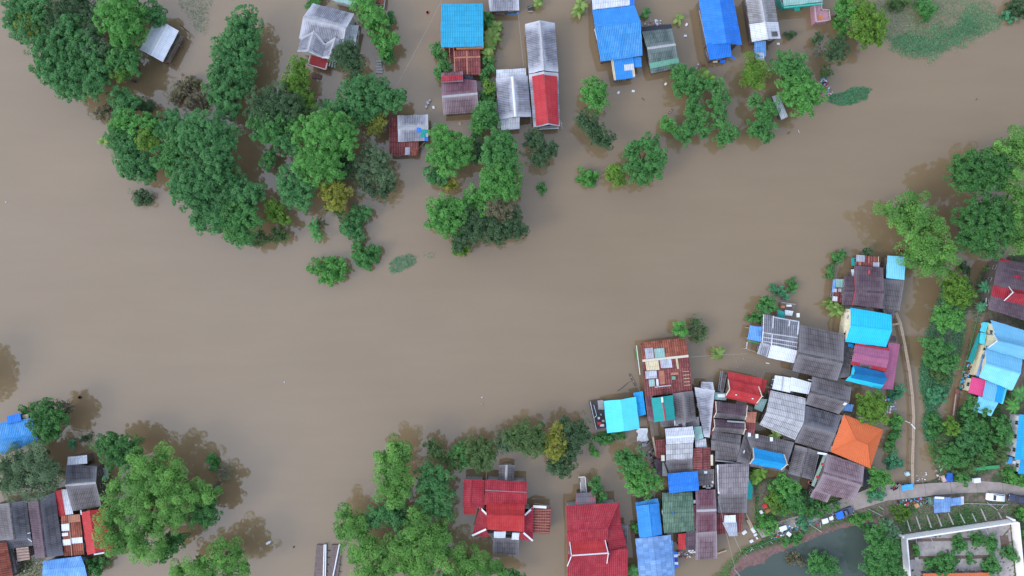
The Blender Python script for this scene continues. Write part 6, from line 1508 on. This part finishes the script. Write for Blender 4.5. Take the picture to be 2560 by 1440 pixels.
for x, y in ((2250, 1338), (2526, 1296)):
    m = MB(); p = P(x, y, 1.9); m.box((p.x, p.y, 1.9), (.42, .42, 3.0)); part(m, 'corner_pier', plain('pale_pink_render', (.68, .61, .59)), r)
mb = MB(); mb.prism([P(x, y, .7) for x, y in ((2257, 1347), (2524, 1306), (2540, 1478), (2266, 1478))], .3, .72)
tag(mb.build('courtyard_paving', plain('worn_paving', (.36, .32, .30), .92, .32, .7)), 'worn concrete paving of the walled courtyard', 'paving', kind='structure')
for q in (((2292, 1347), (2470, 1344), (2472, 1350), (2292, 1354)), ((2296, 1391), (2475, 1388), (2476, 1396), (2296, 1398)), ((2270, 1352), (2292, 1350), (2293, 1398), (2273, 1400)), ((2500, 1340), (2520, 1338), (2524, 1365), (2503, 1368))):
    mb = MB(); mb.prism([P(x, y, .78) for x, y in q], .5, .79)
    solo(mb, 'planting_bed', SOIL, 'dark soil planting bed in the courtyard paving', 'planting bed', 'courtyard planting beds')
for a, b, lb in (((2291, 1341), (2291, 1362), 'pale pole leaning on the west courtyard wall bed'), ((2323, 1337), (2333, 1355), 'pale pole lying across the first courtyard path'), ((2463, 1318), (2471, 1337), 'pale pole lying near the east courtyard corner'), ((2291, 1427), (2308, 1438), 'pale pole beside the orange roof end')):
    mb = MB(); mb.tube([P(*a, 1.0), P(*b, 1.5)], .07, 6); solo(mb, 'pole', PALETRIM, lb, 'pole')
mb = MB(); p = P(2290, 1396, .9); mb.box((p.x, p.y, .95), (.8, .7, .5)); mb.box((p.x, p.y, 1.22), (.9, .8, .06)); solo(mb, 'stone_block', CONC, 'square concrete block at the corner of a planting bed', 'block')
# leaning concrete beams outside the wall
for k, (a, b) in enumerate((((2267, 1300), (2276, 1328)), ((2290, 1291), (2301, 1323)), ((2317, 1287), (2328, 1319)), ((2342, 1284), (2354, 1316)), ((2370, 1281), (2383, 1311)), ((2400, 1284), (2412, 1308)), ((2430, 1283), (2440, 1304)), ((2452, 1271), (2465, 1301)), ((2495, 1279), (2504, 1296)))):
    mb = MB(); mb.beam(P(*a, .75), P(*b, 2.1), .22, .25); solo(mb, 'concrete_beam', CONC, 'concrete beam propped against the courtyard wall from outside', 'beam', 'beams propped along the courtyard wall')
for a, b, lb in (((2468, 1256), (2494, 1275), 'long grey pole lying in the grass behind the parked cars'), ((2405, 1258), (2520, 1262), 'thin white pipe lying along the grass behind the cars'), ((2502, 1270), (2510, 1263), 'short white post by the dark parked car'), ((2170, 1272), (2206, 1290), 'grey pole fallen on the reddish bank'), ((2236, 1266), (2262, 1278), 'thin grey pole beside the patched roof shed'), ((2198, 1266), (2209, 1274), 'short pole stub at the lane edge')):
    mb = MB(); mb.tube([P(*a, .95), P(*b, 1.05)], .08, 6); solo(mb, 'pole', PALETRIM, lb, 'pole')

# vehicles
def car(x, y, rz, L_, Wd, mat, label, pickup=False, canvas=None, name='parked_car', z=.78):
    r = thing(name, x, y, label, 'pickup truck' if pickup else 'car', z); f = loc(x, y, rz, z)
    def loft(secs):
        m = MB(); vs = []; n = 8
        for (a, w, z0, z1, c) in secs:
            for (b, e) in ((-w, z0 + c), (-w, z1 - c), (-w + c, z1), (w - c, z1), (w, z1 - c), (w, z0 + c), (w - c, z0), (-w + c, z0)): vs.append(f(a, b, e))
        fs = [(i * n + k, i * n + (k + 1) % n, (i + 1) * n + (k + 1) % n, (i + 1) * n + k) for i in range(len(secs) - 1) for k in range(n)]
        m.add(vs, fs + [tuple(range(n))[::-1], tuple((len(secs) - 1) * n + k for k in range(n))]); return m
    h = L_ / 2; w = Wd / 2
    part(loft([(-h, w * .86, .35, .8, .06), (-h * .93, w * .97, .28, .95, .1), (-h * .3, w, .25, 1.0, .1), (h * .35, w, .25, 1.0, .1), (h * .9, w * .95, .28, .88, .1), (h, w * .8, .36, .72, .06)]), 'body', mat, r, True)
    c0, c1 = (-.15, .42) if pickup else (-.86, .36)
    part(loft([(h * c0, w * .84, .95, 1.1, .03), (h * (c0 + .12), w * .76, .95, 1.58, .08), (h * (c1 - .22), w * .76, .95, 1.6, .08), (h * c1, w * .86, .95, 1.08, .03)]), 'cabin', mat, r, True)
    for (a0, z0, a1, z1) in ((c1 - .02, 1.13, c1 - .19, 1.56), (c0 + .02, 1.13, c0 + .10, 1.54)):
        m = MB(); o = .03 if a0 > a1 else -.03
        m.add([f(h * a0 + o, -w * .72, z0), f(h * a0 + o, w * .72, z0), f(h * a1 + o, w * .64, z1), f(h * a1 + o, -w * .64, z1)], [(0, 1, 2, 3)]); part(m, 'windscreen', GLASS, r)
    for sg in (-1, 1):
        m = MB(); m.add([f(h * (c0 + .08), sg * w * .865, 1.08), f(h * (c1 - .06), sg * w * .865, 1.08), f(h * (c1 - .22), sg * w * .79, 1.5), f(h * (c0 + .14), sg * w * .79, 1.5)], [(0, 1, 2, 3)]); part(m, 'side_window', GLASS, r)
        for a in (-.62, .62):
            m = MB(); m.tube([f(h * a, sg * (w - .2), .33), f(h * a, sg * (w + .01), .33)], .33, 14); part(m, 'wheel', BLACK, r)
        m = MB(); p = f(h * .96, sg * w * .62, .72); m.box(p, (.12, .28, .12), rz); part(m, 'headlight', WHITEP, r)
    if pickup:
        m = MB(); p = f(-h * .55, 0, 1.02); m.box(p, (h * .72, w * 1.6, .02), rz); part(m, 'cargo_bed', BLACK, r)
        for b in (-1, 1): m = MB(); m.box(f(-h * .55, b * w * .93, 1.08), (h * .8, .1, .2), rz); part(m, 'bed_side', mat, r)
    if canvas:
        m = MB(); m.panel([f(-h * .98, -w, 1.25), f(-h * .22, -w, 1.25), f(-h * .22, w, 1.32), f(-h * .98, w, 1.32)], nu=6, nv=5, jit=.04); part(m, 'tarpaulin', canvas, r)
CARW = plain('white_car_paint', (.72, .73, .76), .3, .05); CARG = plain('dark_blue_grey_car_paint', (.05, .055, .10), .3, .1); CARP = plain('grey_blue_car_paint', (.10, .12, .19), .35, .15)
car(2484, 1241, ang(2462, 1239, 2505, 1243) + math.pi, 4.6, 1.85, CARW, 'white car parked on the grass beside the lane')
car(2541, 1245, ang(2518, 1241, 2562, 1248) + math.pi, 4.9, 1.85, CARG, 'dark blue-grey car parked behind the white car')
car(2107, 1279, ang(2085, 1287, 2128, 1270), 4.7, 1.75, CARP, 'grey-blue pickup with a bright blue tarpaulin over its bed', True, BLUEP, 'pickup_truck', .5)
def bike(x, y, rz, label, mat, z=.78):
    r = thing('motorcycle', x, y, label, 'motorcycle', z, 'motorcycles at the lane end'); f = loc(x, y, rz, z)
    for a in (-.62, .62):
        m = MB(); m.tube([f(a, -.05, .3), f(a, .05, .3)], .3, 12); part(m, 'wheel', BLACK, r)
    m = MB(); m.tube([f(-.6, 0, .32), f(-.2, 0, .55), f(.3, 0, .6), f(.52, 0, .95)], [.07, .13, .12, .05], 7); part(m, 'frame', mat, r)
    m = MB(); m.tube([f(-.62, 0, .76), f(-.3, 0, .80), f(.08, 0, .74)], [.10, .15, .10], 7); part(m, 'seat', BLACK, r)
    m = MB(); m.tube([f(.48, -.34, 1.0), f(.54, 0, 1.02), f(.48, .34, 1.0)], .035, 6); part(m, 'handlebar', METAL, r)
    m = MB(); m.tube([f(.62, 0, .3), f(.5, 0, .95)], .05, 6); part(m, 'fork', METAL, r); m = MB(); m.tube([f(.58, 0, .86), f(.7, 0, .86)], [.1, .09], 8); part(m, 'headlight', WHITEP, r)
bike(2229, 1214, 1.2, 'motorcycle parked under the edge of the green round tree', METAL); bike(2234, 1217, 1.35, 'middle motorcycle of the three by the lane', REDTRIM); bike(2240, 1215, 1.15, 'motorcycle parked nearest the blue cart', METAL)
r = thing('cart', 2264, 1216, 'bright blue covered handcart at the foot of the plank walkway', 'cart', .78); f = loc(2264, 1216, ang(2252, 1218, 2278, 1214), .78)
m = MB(); m.box(f(0, 0, .55), (2.6, 1.3, .5), ang(2252, 1218, 2278, 1214)); part(m, 'body', SKYP, r)
m = MB(); m.panel([f(-1.35, -.7, .85), f(1.35, -.7, .85), f(1.35, .7, .95), f(-1.35, .7, .95)], jit=.05); part(m, 'cover', SKYP, r)
for a in (-.8, .8):
    m = MB(); m.tube([f(a, -.72, .3), f(a, .72, .3)], .3, 12); part(m, 'wheel', BLACK, r)
m = MB(); m.beam(f(1.3, 0, .6), f(2.0, 0, .5), .1, .1); part(m, 'handle', METAL, r)
r = thing('cart', 2435, 1198, 'small white box cart at the lane edge', 'cart', .78); f = loc(2435, 1198, .1, .78)
m = MB(); m.box(f(0, 0, .8), (1.5, 1.0, .8), .1); part(m, 'body', WHITEP, r); m = MB(); m.box(f(0, 0, 1.24), (1.65, 1.15, .08), .1); part(m, 'lid', WHITE, r); m = MB(); m.tube([f(0, -.6, .3), f(0, .6, .3)], .3, 10); part(m, 'wheel', BLACK, r)
# stalls on the bank side of the lane
def stall(x, y, rz, w, d, mat, label, z=.6):
    r = thing('roadside_stall', x, y, label, 'stall', z, 'little stalls along the lane edge'); f = loc(x, y, rz, z)
    m = MB(); m.panel([f(-w / 2, -d / 2, 1.7), f(w / 2, -d / 2, 1.7), f(w / 2, d / 2, 2.0), f(-w / 2, d / 2, 2.0)], jit=.03); part(m, 'roof', mat, r)
    m = MB(); m.box(f(0, 0, .7), (w * .8, d * .7, .1), rz); part(m, 'counter', WOOD, r)
    for a in (-1, 1):
        for b in (-1, 1): m = MB(); m.tube([f(a * w * .42, b * d * .42, -.3), f(a * w * .42, b * d * .42, 1.8)], .05, 6); part(m, 'post', METAL, r)
stall(2055, 1297, .3, 1.6, 1.3, WHITE, 'white-roofed stall next to the pickup on the lane'); stall(2070, 1290, .3, 1.0, 1.0, WHITE, 'smaller white stall squeezed beside the pickup')
stall(1951, 1315, .35, 1.8, 1.3, WHITE, 'white and pale green stall by the bright bush mound'); stall(1965, 1329, .9, .9, 1.3, WHITE, 'small white awning on the lane edge rubbish')
# boats
def boat(x, y, rz, L_, Wd, mat, label, inner=None, name='boat'):
    r = thing(name, x, y, label, 'boat'); f = loc(x, y, rz)
    prof = [(-.5, .55, .30), (-.42, .8, .26), (-.15, 1, .22), (.15, 1, .22), (.38, .62, .28), (.5, .06, .42)]
    m = MB(); vs = []
    for a, w, e in prof:
        W2 = Wd / 2 * w
        vs += [f(a * L_, -W2, e), f(a * L_, -W2 * .75, -.12), f(a * L_, W2 * .75, -.12), f(a * L_, W2, e), f(a * L_, W2 * .82, e - .02), f(a * L_, W2 * .62, .06), f(a * L_, -W2 * .62, .06), f(a * L_, -W2 * .82, e - .02)]
    n = 8; k_ = len(prof)
    m.add(vs, [(i * n + k, (i + 1) * n + k, (i + 1) * n + (k + 1) % n, i * n + (k + 1) % n) for i in range(k_ - 1) for k in range(n)] + [tuple(range(n)), tuple((k_ - 1) * n + k for k in range(n))[::-1]])
    part(m, 'hull', mat, r)
    for a in (-.25, .12): m = MB(); m.box(f(a * L_, 0, .2), (.22, Wd * .8, .04), rz); part(m, 'thwart', inner or mat, r)
boat(1283, 33, 0.03, 3.1, .95, SKYP, 'light blue boat moored under the grey corrugated roof', BLUEP)
boat(672, 1356, .55, 1.5, .6, WHITE, 'tiny white boat alone in the lower river')
boat(1641, 57, -1.25, 1.8, .75, WHITEP, 'white boat drawn up behind the green-grey house')
boat(1676, 279, .9, 1.5, .45, WOOD, 'small brown canoe drifting between the houses and trees', PALEWOOD)
boat(1581, 950, -1.1, 3.4, .5, WOOD, 'slim weathered canoe near the rust-red house', PALEWOOD, 'canoe')
boat(1209, 158, -1.4, 2.4, .8, METAL, 'grey boat tied at the deck of the rusty porch roof', WHITEP)
# raft at the bottom edge
r = thing('raft', 820, 1410, 'dark plank raft carrying white pipes at the bottom edge', 'raft')
RD = plain('raft_planks', (.17, .125, .12), .9, .35, 2)
for k in range(5):
    y0 = 1362 + k * 17.5; xl, xr = 792 - k * 1.6, 855 - k * 2.2
    m = MB(); m.prism([P(x, y, .4) for x, y in ((xl, y0), (xl + (xr - xl) * .36, y0), (xl + (xr - xl) * .36 - 1.5, y0 + 16.6), (xl - 1.6, y0 + 16.6))], .1, .42); part(m, 'plank', RD, r)
    m = MB(); m.prism([P(x, y, .4) for x, y in ((xl + (xr - xl) * .58, y0), (xr, y0 + 1), (xr - 2.2, y0 + 16.6), (xl + (xr - xl) * .58 - 2, y0 + 16.6))], .1, .42); part(m, 'plank', RD, r)
m = MB()
for k in range(4): m.beam(P(790, 1378 + 17.5 * k, .3), P(852, 1379 + 17.5 * k, .3), .2, .2)
part(m, 'cross_beam', WOOD, r)
for a, b in (((811, 1361), (808, 1460)), ((815, 1361), (813, 1460)), ((849, 1360), (829, 1460))):
    m = MB(); m.tube([P(*a, .62), P(*b, .62)], .17, 8); part(m, 'pipe', WHITE, r)
# concrete steps, floating wreck, tubs
r = thing('concrete_steps', 949, 166, 'grey concrete steps rising out of the water', 'steps')
for k in range(5):
    m = MB(); p = P(948 + (k % 2) * 1.5, 155 + k * 6.5, 0); m.box((p.x, p.y, .55 - k * .1), (1.3 + .12 * k, .55, .35), RND.uniform(-.08, .08)); part(m, 'step', CONC, r)
r = thing('floating_wreck', 1327, 22, 'dark half-sunk cart frame floating beside a banana plant', 'wreck')
m = MB(); p = P(1327, 22, .2); m.box((p.x, p.y, .15), (1.4, 1.3, .35), .2); part(m, 'body', plain('wet_dark_wood', (.07, .06, .055), .7), r)
m = MB(); m.beam(P(1320, 20, .5), P(1332, 15, .6), .12, .1); m.beam(P(1321, 29, .45), P(1333, 28, .45), .2, .1); part(m, 'bar', PALETRIM, r)
def small(name, x, y, label, cat, mat, d=(.6, .5, .4), rz=0., z=0.0, group=None, shape='box'):
    p = P(x, y, z); m = MB()
    if shape == 'box': m.box((p.x, p.y, z + d[2] / 2 - .05), d, rz); m.box((p.x + .06, p.y - .03, z + d[2] - .02), (d[0] * .8, d[1] * .7, .12), rz + .2)
    elif shape == 'tub': m.tube([(p.x, p.y, z - .1), (p.x, p.y, z + d[2]), (p.x, p.y, z + d[2]), (p.x, p.y, z + .05)], [d[0] * .42, d[0] * .5, d[0] * .43, d[0] * .36], 12, cap=True)
    elif shape == 'log': 
        c, s = math.cos(rz), math.sin(rz); q = [(p.x + c * a * d[0] + s * b, p.y + s * a * d[0] - c * b, z + e) for a, b, e in ((-.5, 0, .05), (-.15, .06, .1), (.2, -.04, .1), (.5, .05, .04))]
        m.tube(q, [d[1] * .45, d[1] * .5, d[1] * .42, d[1] * .25], 7)
    elif shape == 'rag':
        n = 5; m.panel([(p.x - d[0] / 2, p.y - d[1] / 2, z + .2), (p.x + d[0] / 2, p.y - d[1] / 2, z + .22), (p.x + d[0] / 2, p.y + d[1] / 2, z + .3), (p.x - d[0] / 2, p.y + d[1] / 2, z + .26)], nu=n, nv=n, jit=max(.06, d[0] * .05), th=.03)
    return solo(m, name, mat, label, cat, group)
small('tub', 1069, 32, 'red plastic tub floating beside the long cable', 'tub', REDP, (.7, .7, .35), shape='tub')
small('log', 1206, 1011, 'short pale log drifting in the middle river', 'log', PALEWOOD, (1.0, .22, .2), -.7, shape='log')
small('bottle', 1205, 993, 'white bottle floating just above the pale log', 'bottle', WHITEP, (.4, .2, .18), .4, shape='log')
small('drum', 201, 993, 'dark round drum drifting near the corner hamlet', 'drum', BLACK, (.7, .7, .35), shape='tub')
small('bottle', 16, 505, 'tiny white float near the western frame edge', 'bottle', WHITEP, (.35, .2, .18), .2, shape='log')
small('bottle', 711, 955, 'tiny white float in the wide lower river', 'bottle', WHITEP, (.32, .2, .18), 1, shape='log')
small('float', 735, 1367, 'small reddish float beside the tiny white boat', 'float', plain('rusty_red_plastic', (.35, .10, .06)), (.4, .4, .25), shape='tub')
small('float', 1397, 366, 'white float beside the pair-crowned dark tree', 'float', WHITEP, (.35, .35, .25), shape='tub')
small('stick', 1997, 329, 'thin white stick floating off the straggling tree', 'stick', WHITE, (.9, .1, .1), -1.3, shape='log')
small('log', 1972, 332, 'dark drift log beside the thin white stick', 'log', BARK, (.8, .25, .2), .6, shape='log')
small('log', 2441, 248, 'dark drift wood in the open eastern river', 'log', BARK, (.5, .18, .15), .9, shape='log')
small('log', 1608, 248, 'dark stick drifting below the big blue house', 'log', BARK, (.9, .15, .15), -.8, shape='log')
small('log', 1300, 1050, 'long dark branch drifting above the red houses', 'log', WOOD, (2.6, .14, .14), -.4, shape='log')
small('log', 1560, 965, 'long thin branch drifting beside the slim canoe', 'log', BARK, (4.2, .16, .14), .65, shape='log')
small('log', 2200, 500, 'mossy branch breaking the surface off the pale lime tree', 'log', TWIG, (.8, .12, .12), 1.2, shape='log')
small('branch', 2269, 480, 'pale bare branch tip above the pale lime tree', 'branch', WHITEP, (1.6, .10, .1), 1.3, shape='log')
small('buoy', 2251, 627, 'larger orange buoy above the aqua roof', 'buoy', plain('orange_plastic', (.70, .30, .10)), (.9, .9, .4), shape='tub'); small('buoy', 2246, 633, 'smaller orange buoy touching the larger one', 'buoy', plain('orange_plastic', (.70, .30, .10)), (.5, .5, .3), shape='tub')
for x, y, s_ in ((1070, 258, 1), (1075, 252, .7), (1066, 268, .8)): small('engine_part', x, y, 'grey engine part standing in the shallow water above the corrugated hut', 'machine', METAL, (.8 * s_, .6 * s_, .5), x % 3, group='engine parts in the water')
small('crate', 1084, 269, 'small white crate beside the engine parts', 'crate', WHITEP, (.5, .7, .3), .2)
small('frame', 1150, 309, 'pale square frame afloat below the maroon house', 'frame', PALEWOOD, (.6, .9, .15), .1)
small('flower_bed', 793, 192, 'reddish flooded flower bed in front of the balcony', 'flower bed', plain('reddish_soil', (.17, .10, .085), .95, .4, 3), (2.4, 1.2, .25), -.2)
small('chair', 2265, 1183, 'pale blue plastic chair standing in the flooded lane', 'chair', plain('pale_blue_plastic', (.45, .62, .68)), (.9, .9, .9), .4)
for x, y in ((1483, 232), ): pass
for x, y, lb in ((1583, 228, 'white rubbish floating below the blue extension'), (1546, 232, 'pale rubbish west of the white rubbish below the extension'), (1664, 210, 'white bottle float by the leafy corner tree'), (1713, 90, 'white bag at the foot of the broken banana'), (1716, 62, 'white float behind the green-grey house corner'), (1922, 175, 'white float beside the dark green tree'), (1945, 110, 'white bottle beside the blue porch'), (2091, 46, 'red and white float by the pink terrace'), (2107, 50, 'white float between terrace and flat vine bush')):
    small('rubbish', x, y, lb, 'rubbish', WHITEP if 'red' not in lb else plain('pinkish_plastic', (.6, .3, .3)), (.7, .5, .25), x % 5)
for x, y in ((1822, 889), (1834, 892), (1846, 894), (1858, 897), (1870, 900), (1881, 903), (1826, 914), (1843, 918), (1864, 922), (1886, 926), (1909, 930), (1840, 905), (1831, 935)):
    m = MB(); p = P(x, y, 0); m.tube([(p.x, p.y, -.5), (p.x + .03, p.y, .3)], [.12, .10], 7); solo(m, 'stake', CONC, 'short grey stake tip poking out of the water beside the red Thai roof', 'stake', 'rows of stakes beside the red Thai roof')
small('plank', 1919, 908, 'white plank floating among the rows of stakes', 'plank', WHITE, (.9, .25, .12), -.2)
small('tarpaulin', 1606, 1086, 'crumpled white tarpaulin heap beside the cyan house', 'tarpaulin', WHITEP, (2.7, 3.2, .5), z=.4, shape='rag'); small('rag', 1610, 1112, 'small grey-white rag below the crumpled tarpaulin', 'rag', PALETRIM, (1.2, .8, .4), z=.2, shape='rag')
small('parasol', 1911, 1264, 'bright red folded parasol in the garden beside the lane', 'parasol', REDP, (1.1, 1.1, .5), .3, .4); small('table', 1918, 1276, 'rusty orange table beside the red parasol', 'table', plain('rust_table', (.40, .15, .08)), (1.2, .8, .5), .5, .4); small('chair', 1902, 1279, 'pale plastic chair beside the red parasol', 'chair', WHITEP, (.7, .8, .5), .5, .4)
small('lamp_shade', 2024, 1205, 'pinkish red lamp shade at the maroon-grey house gable', 'lamp', plain('pink_red', (.65, .18, .18)), (.9, .9, .5), z=2.2, shape='tub')
small('tarpaulin', 2373, 1193, 'dark blue tarpaulin slung beside the lane', 'tarpaulin', plain('deep_blue_tarp', (.03, .12, .48), .5), (1.5, 2.3, .4), z=.9, shape='rag')
small('sack', 2357, 1196, 'pinkish white sack heap next to the dark blue tarpaulin', 'sack', plain('pinkish_sack', (.55, .38, .33)), (.8, 1.6, .5), .3, .6)
small('canvas_heap', 2290, 1263, 'orange canvas heap behind the patched roof shed', 'heap', plain('orange_canvas', (.55, .28, .14)), (1.0, 1.0, .5), .4, .6); small('board', 2266, 1258, 'red and white board leaning at the lane edge', 'board', REDP, (.4, 1.3, .5), -.5, .6)
small('chair', 1878, 1352, 'pale fallen chair on the bank below the plank', 'chair', WHITEP, (.9, .6, .4), .5, .3)
for x, y, lb, d in ((1860, 1330, 'heap of white sacks beside the rusty low roof', (1.2, .8, .4)), (1882, 1325, 'white plastic chair heap at the end of the planks', (.8, 1.4, .4)), (1888, 1336, 'white curved basin beside the plastic chair heap', (.9, .5, .3)), (1892, 1345, 'small pale rubbish on the mud', (.4, .6, .2))):
    small('rubbish', x, y, lb, 'rubbish', WHITEP, d, .6, .1)
mb = MB(); mb.beam(P(1865, 1284, .7), P(1882, 1318, .5), .3, .12); mb.beam(P(1868, 1300, .7), P(1878, 1320, .5), .5, .12); solo(mb, 'plank', PALEWOOD, 'two long planks lying beside the tall grey-brown roof', 'plank')
mb = MB(); mb.beam(P(1793, 1384, .5), P(1816, 1376, .5), .35, .15); solo(mb, 'plank', PALEWOOD, 'pale plank floating at the end of the long maroon roof', 'plank')
# low fence on the reddish bank
r = thing('wire_fence', 1900, 1360, 'low green wire fence with pale posts along the mud bank', 'fence', .5)
fp = [(1862, 1384), (1878, 1369), (1900, 1364), (1925, 1353), (1960, 1340), (1995, 1325)]
m = MB(); [m.tube([P(*a, 1.2), P(*b, 1.2)], .05, 5) for a, b in zip(fp, fp[1:])]; part(m, 'rail', GREENP, r)
for a in fp: m = MB(); p = P(*a, .5); m.tube([p + Vector((0, 0, -.4)), p + Vector((.25, -.2, .9))], .09, 6); part(m, 'post', PALETRIM, r)
for a, b in (((1880, 1372), (1876, 1378)), ((2050, 1306), (2052, 1318)), ((2030, 1314), (2054, 1330)), ((2078, 1300), (2084, 1304)), ((2102, 1290), (2109, 1296)), ((2130, 1284), (2134, 1288))):
    mb = MB(); mb.tube([P(*a, .9), P(*b, .8)], .09, 6); solo(mb, 'pole', PALETRIM, 'pale stub of a pole sticking out above the reddish bank', 'pole', 'pole stubs on the reddish bank')
# heaps of rubbish: nobody could count them
def heap(label, poly, n, z, seed, pal=None, size=(.15, .5)):
    rr = random.Random(seed); m = MB(); cols = pal or [WHITEP, METAL, SKYP, REDTRIM, PALETRIM, BLACK, plain('reddish_soil', (.17, .10, .085)), TEALP]
    xs = [p[0] for p in poly]; ys = [p[1] for p in poly]; k = 0
    while k < n:
        x, y = rr.uniform(min(xs), max(xs)), rr.uniform(min(ys), max(ys))
        if sdist(np.array([x]), np.array([y]), poly)[0] < 0: continue
        k += 1; p = P(x, y, z); a, b = rr.uniform(*size), rr.uniform(*size); e = rr.uniform(.1, .4)
        if rr.random() < .5: m.box((p.x, p.y, z + e / 2), (a, b, e), rr.uniform(0, 3), rr.randrange(len(cols)))
        else: q = rr.uniform(0, 3); m.tube([(p.x - a * math.cos(q), p.y - a * math.sin(q), z + .05), (p.x + a * math.cos(q), p.y + a * math.sin(q), z + e)], [b * .25, b * .18], 6, rr.randrange(len(cols)))
    tag(m.build('rubbish_heap', cols), label, 'rubbish heap', kind='stuff')
heap('motley rubbish heap along the lane edge above the bank', [(1925, 1335), (2000, 1300), (2045, 1288), (2050, 1300), (2010, 1318), (1930, 1348)], 130, .6, 1)
heap('rubbish heap between pickup and stalls', [(2030, 1300), (2100, 1275), (2095, 1290), (2040, 1312)], 45, .55, 2, [BLACK, METAL, REDTRIM, WOOD])
heap('white rubbish beside the olive-lime round tree', [(2212, 1000), (2240, 985), (2235, 1040), (2215, 1035)], 40, .3, 3, [WHITEP, SKYP, PALETRIM, METAL])
heap('rubbish floating at the tip of the broad bright tree', [(2052, 196), (2066, 194), (2080, 238), (2070, 244), (2056, 215)], 60, .1, 4)
heap('household clutter beside the pink side roof', [(2416, 900), (2432, 905), (2420, 965), (2395, 985), (2400, 955)], 80, .4, 5)
heap('rubbish at the water end of the lane garden', [(2335, 1150), (2358, 1150), (2365, 1200), (2350, 1205), (2330, 1165)], 60, .45, 6, [REDTRIM, WOOD, WHITEP, METAL])
heap('rubbish along the lane beside the patched roof shed', [(2225, 1252), (2320, 1243), (2320, 1262), (2240, 1264)], 70, .7, 7)
heap('clutter in the dark gap by the plank walkway', [(1598, 1105), (1632, 1095), (1640, 1180), (1618, 1160), (1600, 1130)], 60, .35, 8, [BLACK, WOOD, METAL, PALETRIM])
heap('yard clutter beside the small red roof', [(1690, 1378), (1738, 1376), (1738, 1392), (1690, 1396)], 40, .3, 9, [WHITEP, METAL, WOOD, REDTRIM])
heap('clutter in the corner yard between grey roofs', [(70, 1398), (108, 1396), (106, 1440), (44, 1440)], 22, .4, 10, [WOOD, METAL, BLACK, WOOD])
heap('white flecks of rubbish floating beside the notched blue house', [(1735, 155), (1790, 150), (1790, 168), (1738, 172)], 16, .05, 11, [WHITEP, PALEWOOD, REDTRIM], (.1, .3))
heap('rubbish floating behind the green-grey house', [(1612, 45), (1668, 55), (1660, 68), (1610, 62)], 26, .05, 12, [WHITEP, PALEWOOD, METAL], (.1, .35))
heap('flecks of rubbish in the flooded lane', [(2286, 1180), (2325, 1175), (2330, 1205), (2288, 1208)], 20, .05, 13, [WHITEP, PALETRIM], (.1, .3))
# ground under the village: packed mud between the close houses
# cables and their pole
def cable(a, b, label, sag=.8, rad=.028):
    A, B = P(*a[:2], a[2]), P(*b[:2], b[2]); m = MB(); k = 16
    m.tube([A.lerp(B, i / k) - Vector((0, 0, sag * 4 * (i / k) * (1 - i / k))) for i in range(k + 1)], rad, 5); solo(m, 'cable', WIRE, label, 'cable')
cable((1110, -12, 6), (987, 222, 5), 'long pale cable slanting over the water beside the red tub', .6)
cable((1295, 30, 5), (1309, 165, 4.2), 'thin cable running from the corrugated roof to the grey-white house', .5)
cable((1720, 893, 3.5), (1870, 884, 3.5), 'thin cable crossing above the banana star', .5)
cable((152, 1062, 4), (250, 1090, 4), 'cable between the dark dense tree and the shaded leafy tree', .4)
cable((1795, 1240, 6.5), (1838, 1420, 7), 'pale cable crossing the mud beside the long maroon roof', .6)
cable((1835, 1340, 5), (1852, 1378, 4), 'short pale stay wire beside the awning sheets', .1, .05)
r = thing('utility_pole', 1838, 1425, 'grey utility pole at the pond end of the bank', 'utility pole', .5)
m = MB(); p = P(1838, 1425, .5); m.tube([p + Vector((0, 0, -.6)), p + Vector((0, 0, 6.6))], [.17, .12], 8); part(m, 'pole', CONC, r); m = MB(); m.beam(p + Vector((-.8, .5, 6.2)), p + Vector((.8, -.5, 6.2)), .12, .12); part(m, 'crossarm', WOOD, r)
